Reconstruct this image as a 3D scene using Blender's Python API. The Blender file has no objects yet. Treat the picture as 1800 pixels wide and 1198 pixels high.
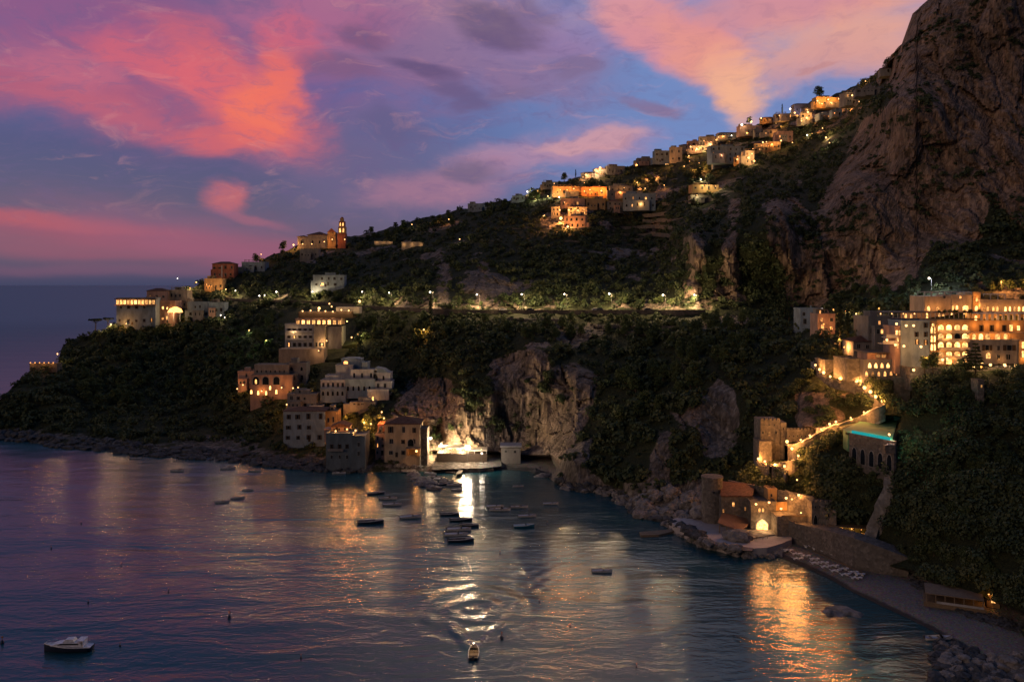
import bpy, bmesh, math, random
import numpy as np
from mathutils import Vector, Matrix, Euler

# ---------------------------------------------------------------- camera, world, sun
F = 1500.0          # focal length in pixels of an 1800 px wide frame
HC = 80.0           # camera height above the sea
scn = bpy.context.scene
COL = scn.collection
R = math.radians
cam_d = bpy.data.cameras.new('camera')
cam = bpy.data.objects.new('camera', cam_d)
COL.objects.link(cam)
cam.location = (0, 0, HC)
cam.rotation_euler = (R(90), 0, 0)
cam_d.sensor_width = 36.0
cam_d.lens = 36.0 * F / 1800.0
cam_d.shift_y = -(599 - 500) / 1800.0
cam_d.clip_start = 1.0
cam_d.clip_end = 120000.0
scn.camera = cam
scn.view_settings.view_transform = 'Standard'
scn.view_settings.look = 'None'
scn.view_settings.exposure = 0.0
scn.view_settings.gamma = 1.0
scn.view_settings.use_curve_mapping = False
scn.cycles.use_denoising = True
scn.cycles.max_bounces = 5
scn.cycles.diffuse_bounces = 2
scn.cycles.glossy_bounces = 3
scn.cycles.sample_clamp_indirect = 2.0
scn.cycles.sample_clamp_direct = 0.0
scn.cycles.caustics_reflective = False
scn.cycles.caustics_refractive = False
scn.cycles.use_light_tree = True


def lin(c):
    return tuple((v / 255.0 / 12.92) if v / 255.0 <= 0.04045 else ((v / 255.0 + 0.055) / 1.055) ** 2.4 for v in c)


def P(px, py, d):
    return Vector(((px - 900) / F * d, d, HC + (500 - py) / F * d))


class NT:
    """small helper for node trees"""
    def __init__(s, tree):
        s.t = tree
        for n in list(tree.nodes):
            tree.nodes.remove(n)

    def n(s, kind, ins=None, **kw):
        n = s.t.nodes.new(kind)
        for k, v in kw.items():
            setattr(n, k, v)
        for k, v in (ins or {}).items():
            if isinstance(v, bpy.types.NodeSocket):
                s.t.links.new(v, n.inputs[k])
            else:
                n.inputs[k].default_value = v
        return n

    def math(s, op, a, b=0.0, c=None, clamp=False):
        ins = {0: a, 1: b}
        if c is not None:
            ins[2] = c
        return s.n('ShaderNodeMath', ins, operation=op, use_clamp=clamp).outputs[0]

    def mix(s, f, a, b, blend='MIX'):
        n = s.n('ShaderNodeMix', {0: f, 6: a, 7: b}, data_type='RGBA', blend_type=blend)
        return n.outputs[2]

    def ramp(s, f, stops, interp='LINEAR'):
        n = s.n('ShaderNodeValToRGB', {0: f})
        n.color_ramp.interpolation = interp
        els = n.color_ramp.elements
        while len(els) < len(stops):
            els.new(0.5)
        for e, (p, c) in zip(els, stops):
            e.position = p
            e.color = (c[0], c[1], c[2], 1) if not isinstance(c, (int, float)) else (c, c, c, 1)
        return n.outputs[0]

    def noise(s, vec, scale, detail=4, rough=0.55, dist=0.0, out=0):
        return s.n('ShaderNodeTexNoise', {'Vector': vec, 'Scale': scale, 'Detail': detail, 'Roughness': rough,
                                          'Distortion': dist}).outputs[out]

    def mapr(s, v, a, b, c=0.0, d=1.0, smooth=True):
        return s.n('ShaderNodeMapRange', {0: v, 1: a, 2: b, 3: c, 4: d},
                   interpolation_type='SMOOTHSTEP' if smooth else 'LINEAR').outputs[0]


# ---- sky: dusk gradient with afterglow clouds, fixed to world directions
world = bpy.data.worlds.new('World')
scn.world = world
world.use_nodes = True
w = NT(world.node_tree)
tc = w.n('ShaderNodeTexCoord').outputs['Generated']
sep = w.n('ShaderNodeSeparateXYZ', {0: tc})
X, Y, Z = sep.outputs
az = w.math('ARCTAN2', X, Y)
hyp = w.math('SQRT', w.math('ADD', w.math('MULTIPLY', X, X), w.math('MULTIPLY', Y, Y)))
el = w.math('DIVIDE', Z, w.math('MAXIMUM', hyp, 0.02))
el = w.math('MINIMUM', el, 3.0)
uv = w.n('ShaderNodeCombineXYZ', {0: az, 1: el, 2: 0.0}).outputs[0]
# domain warp, elongated along the wind
st = w.n('ShaderNodeMapping', {0: uv, 'Rotation': (0, 0, R(-12)), 'Scale': (1.0, 2.1, 1.0)}).outputs[0]
wn = w.noise(st, 5.0, 5, 0.55, 0.3, out=1)
warp = w.n('ShaderNodeVectorMath', {0: wn, 1: (0.5, 0.5, 0.5)}, operation='SUBTRACT').outputs[0]
warp = w.n('ShaderNodeVectorMath', {0: warp, 1: (0.16, 0.09, 0.0)}, operation='MULTIPLY').outputs[0]
warp = w.n('ShaderNodeVectorMath', {0: warp, 3: w.mapr(el, 0.02, 0.16, 0.25, 1.0)}, operation='SCALE').outputs[0]
wuv = w.n('ShaderNodeVectorMath', {0: uv, 1: warp}, operation='ADD').outputs[0]
nz = w.noise(st, 9.0, 8, 0.62, 0.5)
nz2 = w.noise(w.n('ShaderNodeMapping', {0: uv, 'Rotation': (0, 0, R(-4)), 'Scale': (1.0, 5.5, 1.0)}).outputs[0], 7.0, 6, 0.55, 0.4)
# base gradient by elevation
sky = w.ramp(w.mapr(el, 0.0, 1.0, smooth=False), [
    (0.0, lin((66, 70, 98))), (0.014, lin((82, 78, 106))), (0.035, lin((98, 88, 112))), (0.09, lin((90, 86, 118))),
    (0.15, lin((76, 82, 126))), (0.22, lin((80, 94, 150))), (0.32, lin((80, 88, 134))), (0.5, lin((62, 78, 122))), (1.0, lin((36, 52, 88)))])
# brighter blue towards the right
sky = w.mix(w.math('MULTIPLY', w.mapr(az, -0.25, 0.22), w.mapr(el, 0.02, 0.16)), sky, (*lin((112, 136, 190)), 1))


def blob(col, px, py, rx, ry, rot, color, amt, soft=0.35, nzs=None, namt=0.9):
    a = math.atan((px - 900) / F)
    e = (500 - py) / F * math.cos(a)
    m = w.n('ShaderNodeMapping', {0: wuv, 'Location': (a, e, 0), 'Rotation': (0, 0, R(rot)), 'Scale': (rx / F, ry / F, 1)},
            vector_type='TEXTURE').outputs[0]
    ln = w.n('ShaderNodeVectorMath', {0: m}, operation='LENGTH').outputs['Value']
    fall = w.mapr(ln, 0.0, 1.6, 1.0, 0.0)
    gate = w.math('MULTIPLY', fall, 3.5, clamp=True)
    v = w.math('ADD', fall, w.math('MULTIPLY', gate, w.math('MULTIPLY', w.math('SUBTRACT', nzs or nz, 0.5), namt)))
    k = w.mapr(v, 0.5 - soft, 0.5 + soft, 0.0, amt)
    return w.mix(k, col, (*lin(color), 1))


BLOBS = [  # px, py, rx, ry, rot, colour, amount, softness, streaky
    (250, 50, 460, 110, -8, (150, 84, 130), .8, .5, 0),
    (240, 165, 330, 92, -12, (146, 88, 126), .7, .5, 0),
    (60, 110, 260, 70, -8, (158, 84, 122), .6, .5, 0),
    (100, 150, 270, 56, -10, (172, 88, 118), .7, .45, 0),
    (690, 60, 300, 130, -10, (142, 102, 138), .8, .4, 0),
    (600, 20, 220, 60, 0, (176, 100, 138), .7, .35, 0),
    (880, 80, 260, 90, -20, (138, 110, 148), .7, .4, 0),
    (1010, 40, 200, 70, 0, (150, 118, 166), .6, .4, 0),
    (640, 300, 220, 120, 0, (112, 100, 138), .5, .4, 0),
    (200, 200, 230, 30, -16, (190, 94, 116), .65, .45, 0),
    (120, 100, 120, 50, -10, (196, 104, 128), .6, .3, 0),
    (420, 150, 170, 74, -38, (222, 102, 106), .8, .4, 0),
    (462, 185, 112, 46, 52, (242, 116, 92), .85, .36, 0),
    (390, 240, 90, 45, 10, (222, 100, 102), .6, .3, 0),
    (300, 110, 150, 40, -20, (216, 98, 112), .7, .3, 0),
    (510, 70, 70, 60, -60, (214, 96, 112), .6, .3, 0),
    (388, 352, 40, 20, -20, (206, 104, 110), .7, .4, 0),
    (440, 386, 80, 8, -14, (176, 100, 120), .5, .45, 0),
    (180, 408, 420, 24, -4, (160, 82, 106), .7, .45, 1),
    (50, 388, 200, 14, -4, (186, 90, 104), .6, .4, 1),
    (150, 436, 400, 22, -3, (152, 86, 110), .6, .5, 1),
    (330, 410, 260, 44, -8, (148, 92, 122), .5, .5, 1),
    (300, 474, 340, 12, 0, (128, 88, 112), .5, .5, 1),
    (505, 140, 45, 80, 8, (236, 110, 96), .7, .4, 0),
    (960, 262, 170, 36, 8, (186, 136, 160), .65, .45, 0),
    (1010, 246, 100, 20, 6, (216, 158, 160), .6, .3, 0),
    (780, 330, 170, 50, 8, (176, 120, 142), .6, .35, 0),
    (1180, 40, 150, 70, -30, (222, 142, 148), .85, .3, 0),
    (1260, 110, 130, 46, -50, (232, 152, 134), .8, .4, 0),
    (1300, 150, 84, 46, -60, (246, 182, 142), .8, .45, 0),
    (1430, 10, 280, 50, 0, (222, 142, 140), .8, .45, 0),
    (1500, 70, 190, 62, 5, (238, 166, 136), .8, .45, 0),
    (1440, 110, 120, 40, 0, (206, 148, 150), .5, .35, 0),
    (865, 45, 88, 30, -15, (92, 74, 114), .8, .4, 0),
    (925, 20, 60, 22, 0, (104, 84, 124), .6, .4, 0),
    (740, 118, 90, 24, -18, (94, 76, 118), .8, .4, 0),
    (812, 175, 60, 24, -10, (102, 86, 128), .8, .4, 0),
    (640, 50, 75, 30, -10, (106, 78, 116), .7, .4, 0),
    (600, 120, 80, 30, -20, (120, 84, 122), .6, .4, 0),
    (1000, 115, 60, 20, -5, (124, 104, 142), .7, .35, 0),
    (890, 160, 60, 20, 10, (124, 104, 140), .6, .4, 0),
    (1140, 180, 60, 18, -14, (128, 108, 142), .7, .4, 0),
    (1130, 172, 70, 16, -18, (128, 112, 152), .65, .25, 0),
    (700, 228, 66, 24, -10, (98, 88, 130), .65, .4, 0),
    (835, 300, 66, 24, -5, (106, 94, 126), .75, .35, 0),
    (1450, 118, 50, 8, 10, (190, 130, 130), .5, .25, 0),
    (960, -480, 560, 420, 0, (238, 200, 170), .95, .5, 0),  # unseen warm patch above the frame, added to tan the water's reflection
    (120, -420, 420, 300, 0, (70, 100, 146), .9, .5, 0),  # unseen blue patch above the frame, added to cool the bay's left reflection
]
for b in BLOBS:
    sky = blob(sky, *b[:8], nzs=nz2 if b[8] else None)
# fine mottling of the cloud layer
mot = w.noise(w.n('ShaderNodeMapping', {0: wuv, 'Rotation': (0, 0, R(-20)), 'Scale': (1.0, 2.6, 1.0)}).outputs[0], 26.0, 7, 0.7, 0.6)
sky = w.mix(w.math('MULTIPLY', w.mapr(mot, 0.46, 0.70), w.math('MULTIPLY', w.mapr(el, 0.03, 0.12, 0.0, 0.38), w.mapr(az, 0.0, 0.25, 1.0, 0.45))), sky, (*lin((104, 88, 134)), 1))
mot2 = w.noise(w.n('ShaderNodeMapping', {0: wuv, 'Rotation': (0, 0, R(-32)), 'Scale': (1.0, 3.2, 1.0)}).outputs[0], 14.0, 7, 0.65, 0.8)
sky = w.mix(w.math('MULTIPLY', w.mapr(mot2, 0.52, 0.75), w.math('MULTIPLY', w.mapr(el, 0.03, 0.12, 0.0, 0.22), w.mapr(az, 0.0, 0.25, 1.0, 0.5))), sky, (*lin((236, 160, 150)), 1))
# the sky behind the viewer is a plain deep dusk blue
behind = w.mapr(w.math('ABSOLUTE', az), 0.9, 1.9)
sky = w.mix(behind, sky, (*lin((26, 46, 76)), 1))
sky = w.mix(w.mapr(el, -0.02, 0.0, 1.0, 0.0), sky, (*lin((30, 38, 56)), 1))
nish = w.n('ShaderNodeTexSky', sky_type='NISHITA', sun_disc=False, sun_elevation=R(-2.0), sun_rotation=R(-70))
nb = w.n('ShaderNodeBackground', {0: nish.outputs[0], 1: 0.05})
bg = w.n('ShaderNodeBackground', {0: sky, 1: 1.0})
out = w.n('ShaderNodeOutputWorld', {0: w.n('ShaderNodeAddShader', {0: bg.outputs[0], 1: nb.outputs[0]}).outputs[0]})
world.cycles.sampling_method = 'MANUAL'
world.cycles.sample_map_resolution = 512

# afterglow: the one sun lamp, just above the western horizon, very weak
sd = bpy.data.lights.new('sun', 'SUN')
sd.energy = 0.52
sd.angle = R(25)
sd.color = (1.0, 0.62, 0.40)
sun = bpy.data.objects.new('sun', sd)
COL.objects.link(sun)
sun.rotation_euler = Vector((-0.72, -0.62, 0.30)).to_track_quat('Z', 'Y').to_euler()

# ---------------------------------------------------------------- numpy noise
rng = np.random.default_rng(7)
random.seed(7)


def _h(i, j, k, s):
    n = (i * 374761393 + j * 668265263 + k * 2147483647 + s * 974634777) & 0xffffffff
    n = ((n ^ (n >> 13)) * 1274126177) & 0xffffffff
    return ((n ^ (n >> 16)) & 0xffff) / 65535.0


def vnoise(x, y, z, s=0):
    xi, yi, zi = [np.floor(a).astype(np.int64) for a in (x, y, z)]
    fx, fy, fz = x - xi, y - yi, z - zi
    fx, fy, fz = [a * a * (3 - 2 * a) for a in (fx, fy, fz)]
    r = 0
    for a in (0, 1):
        for b in (0, 1):
            for c in (0, 1):
                r = r + _h(xi + a, yi + b, zi + c, s) * (fx if a else 1 - fx) * (fy if b else 1 - fy) * (fz if c else 1 - fz)
    return r


def fbm(x, y, z, o=4, s=0):
    r, a, t = 0, 1.0, 0
    for i in range(o):
        r = r + a * vnoise(x, y, z, s + i)
        t += a
        a *= 0.55
        x, y, z = x * 2.03 + 11.3, y * 2.03 + 5.1, z * 2.03 + 7.7
    return r / t


def worley(x, y, z, s=0):
    """nearest and second nearest feature distance and the cell's own random number"""
    xi, yi, zi = [np.floor(a).astype(np.int64) for a in (x, y, z)]
    f1 = np.full(x.shape, 9.0); f2 = f1.copy(); cid = np.zeros(x.shape)
    for a in (-1, 0, 1):
        for b in (-1, 0, 1):
            for c in (-1, 0, 1):
                i, j, k = xi + a, yi + b, zi + c
                d = np.sqrt((i + _h(i, j, k, s) - x) ** 2 + (j + _h(i, j, k, s + 1) - y) ** 2 + (k + _h(i, j, k, s + 2) - z) ** 2)
                nearer = d < f1
                f2 = np.where(nearer, f1, np.minimum(f2, d))
                cid = np.where(nearer, _h(i, j, k, s + 3), cid)
                f1 = np.where(nearer, d, f1)
    return f1, f2, cid


def in_poly(px, py, poly):
    ins = np.zeros(np.shape(px), bool)
    n = len(poly)
    for i in range(n):
        x0, y0 = poly[i]
        x1, y1 = poly[(i + 1) % n]
        if y0 == y1:
            continue
        c = ((y0 > py) != (y1 > py)) & (px < (x1 - x0) * (py - y0) / (y1 - y0) + x0)
        ins ^= c
    return ins


def poly_dist(px, py, poly):
    """signed distance in pixels, positive inside"""
    d = np.full(np.shape(px), 1e9)
    n = len(poly)
    for i in range(n):
        x0, y0 = poly[i]
        x1, y1 = poly[(i + 1) % n]
        ex, ey = x1 - x0, y1 - y0
        t = np.clip(((px - x0) * ex + (py - y0) * ey) / (ex * ex + ey * ey + 1e-9), 0, 1)
        d = np.minimum(d, np.hypot(px - x0 - t * ex, py - y0 - t * ey))
    return np.where(in_poly(px, py, poly), d, -d)


def sm(a, b, x):
    t = np.clip((x - a) / (b - a), 0, 1)
    return t * t * (3 - 2 * t)


# ---------------------------------------------------------------- object helpers
def tag(o, label=None, cat=None, group=None, kind=None):
    if label: o['label'] = label
    if cat: o['category'] = cat
    if group: o['group'] = group
    if kind: o['kind'] = kind
    return o


def link(name, me, parent=None, loc=None, rot=None, scale=None):
    o = bpy.data.objects.new(name, me)
    COL.objects.link(o)
    if parent is not None: o.parent = parent
    if loc is not None: o.location = loc
    if rot is not None: o.rotation_euler = rot
    if scale is not None: o.scale = scale
    return o


def empty(name, loc, rz=0.0):
    o = link(name, None, loc=loc, rot=(0, 0, rz))
    o.empty_display_size = 0.5
    return o


def np_mesh(name, verts, faces, mats, smooth=False, attrs=None):
    me = bpy.data.meshes.new(name)
    verts = np.asarray(verts, np.float32)
    faces = np.asarray(faces, np.int32)
    nf, k = faces.shape
    me.vertices.add(len(verts))
    me.vertices.foreach_set('co', verts.ravel())
    me.loops.add(nf * k)
    me.loops.foreach_set('vertex_index', faces.ravel())
    me.polygons.add(nf)
    me.polygons.foreach_set('loop_start', np.arange(0, nf * k, k, dtype=np.int32))
    me.polygons.foreach_set('loop_total', np.full(nf, k, np.int32))
    me.polygons.foreach_set('use_smooth', np.full(nf, smooth))
    for nm, (dom, vals) in (attrs or {}).items():
        a = me.attributes.new(nm, 'FLOAT', dom)
        a.data.foreach_set('value', np.asarray(vals, np.float32).ravel())
    for m in mats if isinstance(mats, (list, tuple)) else [mats]:
        me.materials.append(m)
    me.update(calc_edges=True)
    return me


class MB:
    """collects boxes, prisms and tubes into one mesh"""
    def __init__(s):
        s.v, s.f, s.m = [], [], []

    def box(s, x0, x1, y0, y1, z0, z1, mi=0, taper=0.0):
        b = len(s.v)
        t = taper
        s.v += [(x0, y0, z0), (x1, y0, z0), (x1, y1, z0), (x0, y1, z0),
                (x0 + t, y0 + t, z1), (x1 - t, y0 + t, z1), (x1 - t, y1 - t, z1), (x0 + t, y1 - t, z1)]
        for q in ((3, 2, 1, 0), (4, 5, 6, 7), (0, 1, 5, 4), (1, 2, 6, 5), (2, 3, 7, 6), (3, 0, 4, 7)):
            s.f.append([b + i for i in q]); s.m.append(mi)
        return s

    def prism(s, pts, y0, y1, mi=0):
        """polygon in x,z extruded along y"""
        b, n = len(s.v), len(pts)
        s.v += [(x, y0, z) for x, z in pts] + [(x, y1, z) for x, z in pts]
        s.f.append([b + i for i in range(n)]); s.m.append(mi)
        s.f.append([b + n + i for i in reversed(range(n))]); s.m.append(mi)
        for i in range(n):
            j = (i + 1) % n
            s.f.append([b + i, b + n + i, b + n + j, b + j]); s.m.append(mi)
        return s

    def slab(s, pts, z0, z1, mi=0):
        """polygon in x,y extruded along z; z values may be per point lists"""
        b, n = len(s.v), len(pts)
        za = z0 if isinstance(z0, (list, tuple)) else [z0] * n
        zb = z1 if isinstance(z1, (list, tuple)) else [z1] * n
        s.v += [(p[0], p[1], z) for p, z in zip(pts, za)] + [(p[0], p[1], z) for p, z in zip(pts, zb)]
        s.f.append([b + i for i in reversed(range(n))]); s.m.append(mi)
        s.f.append([b + n + i for i in range(n)]); s.m.append(mi)
        for i in range(n):
            j = (i + 1) % n
            s.f.append([b + i, b + j, b + n + j, b + n + i]); s.m.append(mi)
        return s

    def tube(s, pts, rad, n=6, mi=0):
        rads = rad if isinstance(rad, (list, tuple)) else [rad] * len(pts)
        b = len(s.v)
        pts = [Vector(p) for p in pts]
        for i, p in enumerate(pts):
            t = (pts[min(i + 1, len(pts) - 1)] - pts[max(i - 1, 0)]).normalized()
            u = t.cross(Vector((0, 0, 1)) if abs(t.z) < 0.9 else Vector((1, 0, 0))).normalized()
            v2 = t.cross(u)
            for k in range(n):
                a = 2 * math.pi * k / n
                s.v.append(tuple(p + (u * math.cos(a) + v2 * math.sin(a)) * rads[i]))
        for i in range(len(pts) - 1):
            for k in range(n):
                k2 = (k + 1) % n
                s.f.append([b + i * n + k, b + i * n + k2, b + (i + 1) * n + k2, b + (i + 1) * n + k]); s.m.append(mi)
        s.f.append([b + k for k in reversed(range(n))]); s.m.append(mi)
        s.f.append([b + (len(pts) - 1) * n + k for k in range(n)]); s.m.append(mi)
        return s

    def ball(s, c, r, n=8, m=6, mi=0, sz=1.0):
        b = len(s.v)
        for i in range(m + 1):
            th = math.pi * i / m
            for k in range(n):
                ph = 2 * math.pi * k / n
                s.v.append((c[0] + r * math.sin(th) * math.cos(ph), c[1] + r * math.sin(th) * math.sin(ph), c[2] + r * sz * math.cos(th)))
        for i in range(m):
            for k in range(n):
                k2 = (k + 1) % n
                s.f.append([b + i * n + k, b + (i + 1) * n + k, b + (i + 1) * n + k2, b + i * n + k2]); s.m.append(mi)
        return s

    def mesh(s, name, mats, smooth=False):
        me = bpy.data.meshes.new(name)
        me.from_pydata(s.v, [], s.f)
        for m in mats if isinstance(mats, (list, tuple)) else [mats]:
            me.materials.append(m)
        me.polygons.foreach_set('material_index', s.m)
        if smooth:
            me.polygons.foreach_set('use_smooth', [True] * len(s.f))
        me.update()
        return me

    def build(s, name, mats, parent=None, smooth=False, **kw):
        return link(name, s.mesh(name, mats, smooth), parent, **kw)
# ---------------------------------------------------------------- materials of the land
def new_mat(name):
    m = bpy.data.materials.new(name)
    m.use_nodes = True
    return m, NT(m.node_tree)


def finish(n, color, rough=0.9, normal=None, spec=0.2):
    ins = {'Base Color': color, 'Roughness': rough, 'Specular IOR Level': spec}
    if normal is not None: ins['Normal'] = normal
    b = n.n('ShaderNodeBsdfPrincipled', ins)
    n.n('ShaderNodeOutputMaterial', {0: b.outputs[0]})
    return b


def land_material():
    m, n = new_mat('hillside')
    pos = n.n('ShaderNodeNewGeometry').outputs['Position']
    rock = n.n('ShaderNodeAttribute', attribute_name='rock').outputs['Fac']
    sand = n.n('ShaderNodeAttribute', attribute_name='sand').outputs['Fac']
    warm = n.n('ShaderNodeAttribute', attribute_name='warm').outputs['Fac']
    ps = n.n('ShaderNodeMapping', {0: pos, 'Scale': (1, 1, 0.22)}).outputs[0]      # water streaks run down the cliffs
    big = n.noise(ps, 0.11, 8, 0.68, 0.5)
    fine = n.noise(ps, 0.5, 6, 0.65, 0.3)
    tiny = n.noise(pos, 1.6, 4, 0.6)
    grey = n.ramp(big, [(0.25, (0.07, 0.07, 0.068)), (0.45, (0.20, 0.19, 0.17)), (0.6, (0.30, 0.27, 0.235)), (0.8, (0.12, 0.11, 0.10))])
    red = n.ramp(big, [(0.25, (0.10, 0.07, 0.055)), (0.40, (0.32, 0.22, 0.155)), (0.52, (0.48, 0.34, 0.235)), (0.62, (0.38, 0.29, 0.24)), (0.8, (0.18, 0.14, 0.12))])
    rc = n.mix(warm, grey, red)
    rc = n.mix(n.mapr(n.noise(pos, 0.05, 5, 0.65), 0.42, 0.6, 0.0, 0.45), rc, (0.05, 0.055, 0.04, 1))
    rc = n.mix(n.mapr(fine, 0.35, 0.65, 0.9, 0.0), rc, n.mix(1.0, rc, (0.33, 0.32, 0.31, 1), 'MULTIPLY'))
    earth = n.ramp(tiny, [(0.3, (0.012, 0.018, 0.009)), (0.6, (0.035, 0.042, 0.018)), (0.8, (0.06, 0.05, 0.03))])
    stv = n.noise(n.n('ShaderNodeMapping', {0: pos, 'Scale': (1, 1, 0.09)}).outputs[0], 0.55, 7, 0.7, 0.2)
    rc = n.mix(n.mapr(stv, 0.52, 0.68, 0.0, 0.75), rc, n.mix(warm, (0.40, 0.38, 0.34, 1), (0.50, 0.33, 0.25, 1)))
    rc = n.mix(n.mapr(stv, 0.46, 0.36, 0.0, 0.7), rc, (0.06, 0.05, 0.045, 1))
    cell = n.n('ShaderNodeAttribute', attribute_name='cell').outputs['Fac']
    rc = n.mix(n.mapr(cell, 0, 1, 0.0, 0.55, smooth=False), rc, n.mix(1.0, rc, (0.42, 0.42, 0.44, 1), 'MULTIPLY'))
    rn = n.mapr(n.math('ADD', rock, n.math('MULTIPLY', n.math('SUBTRACT', n.noise(pos, 0.16, 5, 0.6), 0.5), 1.1)), 0.42, 0.58)
    c = n.mix(rn, earth, rc)
    sc = n.ramp(n.noise(pos, 2.5, 5, 0.7), [(0.3, (0.15, 0.14, 0.13)), (0.7, (0.30, 0.285, 0.26))])
    pz = n.n('ShaderNodeSeparateXYZ', {0: pos}).outputs[2]
    wet = n.mapr(n.math('ADD', pz, n.math('MULTIPLY', n.noise(pos, 0.35, 3, 0.5), 0.3)), 0.42, 0.62, 1.0, 0.0)
    peb = n.n('ShaderNodeTexVoronoi', {'Vector': pos, 'Scale': 2.2})
    sc = n.mix(0.45, sc, n.mix(1.0, sc, peb.outputs['Color'], 'MULTIPLY'))
    sc = n.mix(wet, sc, (0.045, 0.045, 0.045, 1))
    c = n.mix(sand, c, sc)
    h = n.math('ADD', fine, n.math('MULTIPLY', tiny, 0.4))
    bump = n.n('ShaderNodeBump', {'Strength': 0.9, 'Distance': 1.2, 'Height': h}).outputs[0]
    finish(n, c, 0.95, bump)
    return m


def water_material():
    m, n = new_mat('sea_water')
    pos = n.n('ShaderNodeNewGeometry').outputs['Position']
    a = n.noise(n.n('ShaderNodeMapping', {0: pos, 'Scale': (0.55, 1.0, 1), 'Rotation': (0, 0, R(6))}).outputs[0], 0.55, 4, 0.55, 0.4)
    b = n.noise(n.n('ShaderNodeMapping', {0: pos, 'Scale': (0.35, 1.0, 1), 'Rotation': (0, 0, R(-9))}).outputs[0], 0.09, 3, 0.5, 0.6)
    big = n.noise(n.n('ShaderNodeMapping', {0: pos, 'Scale': (0.3, 1.0, 1)}).outputs[0], 0.018, 3, 0.5)
    rip = n.noise(pos, 2.2, 3, 0.5)
    # wake of the small boat heading out of the bay: curved ridges behind it
    bx, by = 0.0, 0.0
    h = n.math('ADD', n.math('MULTIPLY', a, 0.15), n.math('MULTIPLY', b, 0.65))
    h = n.math('ADD', h, n.math('MULTIPLY', big, 2.2))
    h = n.math('ADD', h, n.math('MULTIPLY', rip, 0.035))
    wp = P(833, 1075, HC * F / 575.0)
    dx = n.n('ShaderNodeVectorMath', {0: pos, 1: (wp.x, wp.y + 2, 0)}, operation='SUBTRACT').outputs[0]
    dn = n.noise(pos, 0.15, 3, 0.5)
    dl = n.math('ADD', n.n('ShaderNodeVectorMath', {0: n.n('ShaderNodeVectorMath', {0: dx, 1: (1.0, 0.8, 1.0)}, operation='MULTIPLY').outputs[0]}, operation='LENGTH').outputs['Value'],
                n.math('MULTIPLY', dn, 4.0))
    ring = n.math('SINE', n.math('MULTIPLY', dl, 1.05))
    ring = n.math('MULTIPLY', ring, n.mapr(dl, 5, 27, 1.0, 0.0))
    sx = n.n('ShaderNodeSeparateXYZ', {0: dx}).outputs
    h = n.math('ADD', h, n.math('MULTIPLY', ring, 0.17))
    ss = n.n('ShaderNodeSeparateXYZ', {0: n.n('ShaderNodeVectorMath', {0: pos, 1: (P(833, 1148, HC * F / 648.0).x, P(833, 1148, HC * F / 648.0).y, 0)}, operation='SUBTRACT').outputs[0]}).outputs
    wedge = n.math('ABSOLUTE', n.math('SUBTRACT', n.math('ABSOLUTE', ss[0]), n.math('MULTIPLY', ss[1], 0.36)))
    vee = n.math('MULTIPLY', n.mapr(wedge, 0.0, 2.6, 1.0, 0.0), n.math('MULTIPLY', n.mapr(ss[1], 0, 3), n.mapr(ss[1], 8, 42, 1.0, 0.0)))
    h = n.math('ADD', h, n.math('MULTIPLY', vee, 0.30))
    # the long arm of the wake sweeping to the right
    a0 = P(852, 1092, HC * F / 592.0); a1 = P(1095, 962, HC * F / 462.0)
    L_ = math.hypot(a1.x - a0.x, a1.y - a0.y); ux, uy = (a1.x - a0.x) / L_, (a1.y - a0.y) / L_
    rel = n.n('ShaderNodeVectorMath', {0: pos, 1: (a0.x, a0.y, 0)}, operation='SUBTRACT').outputs[0]
    al = n.n('ShaderNodeVectorMath', {0: rel, 1: (ux, uy, 0)}, operation='DOT_PRODUCT').outputs['Value']
    ac = n.n('ShaderNodeVectorMath', {0: rel, 1: (-uy, ux, 0)}, operation='DOT_PRODUCT').outputs['Value']
    ac = n.math('SUBTRACT', ac, n.math('MULTIPLY', n.math('SINE', n.math('MULTIPLY', al, math.pi / L_)), 6.0))
    arm = n.math('MULTIPLY', n.math('SINE', n.math('MULTIPLY', ac, 1.5)), n.mapr(n.math('ABSOLUTE', ac), 2, 13, 1.0, 0.0))
    arm = n.math('MULTIPLY', arm, n.math('MULTIPLY', n.mapr(al, -5, 40), n.mapr(al, L_ - 30, L_ + 40, 1.0, 0.0)))
    h = n.math('ADD', h, n.math('MULTIPLY', arm, n.mapr(n.noise(pos, .03, 2, .5), .3, .7, 0.012, 0.034)))
    bump = n.n('ShaderNodeBump', {'Strength': 1.0, 'Distance': 1.0, 'Height': h}).outputs[0]
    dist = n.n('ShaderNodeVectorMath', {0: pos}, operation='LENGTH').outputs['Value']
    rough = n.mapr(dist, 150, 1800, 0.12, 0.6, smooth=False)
    wc = n.mix(n.mapr(dist, 300, 2500), (0.010, 0.066, 0.088, 1), (0.17, 0.25, 0.33, 1))  # far sea paler by distance, standing in for its missing sky reflection
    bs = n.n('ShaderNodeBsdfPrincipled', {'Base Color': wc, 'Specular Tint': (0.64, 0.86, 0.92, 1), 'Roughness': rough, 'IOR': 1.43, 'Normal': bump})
    n.n('ShaderNodeOutputMaterial', {0: bs.outputs[0]})
    return m


LAND = land_material()
WATER = water_material()

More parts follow.
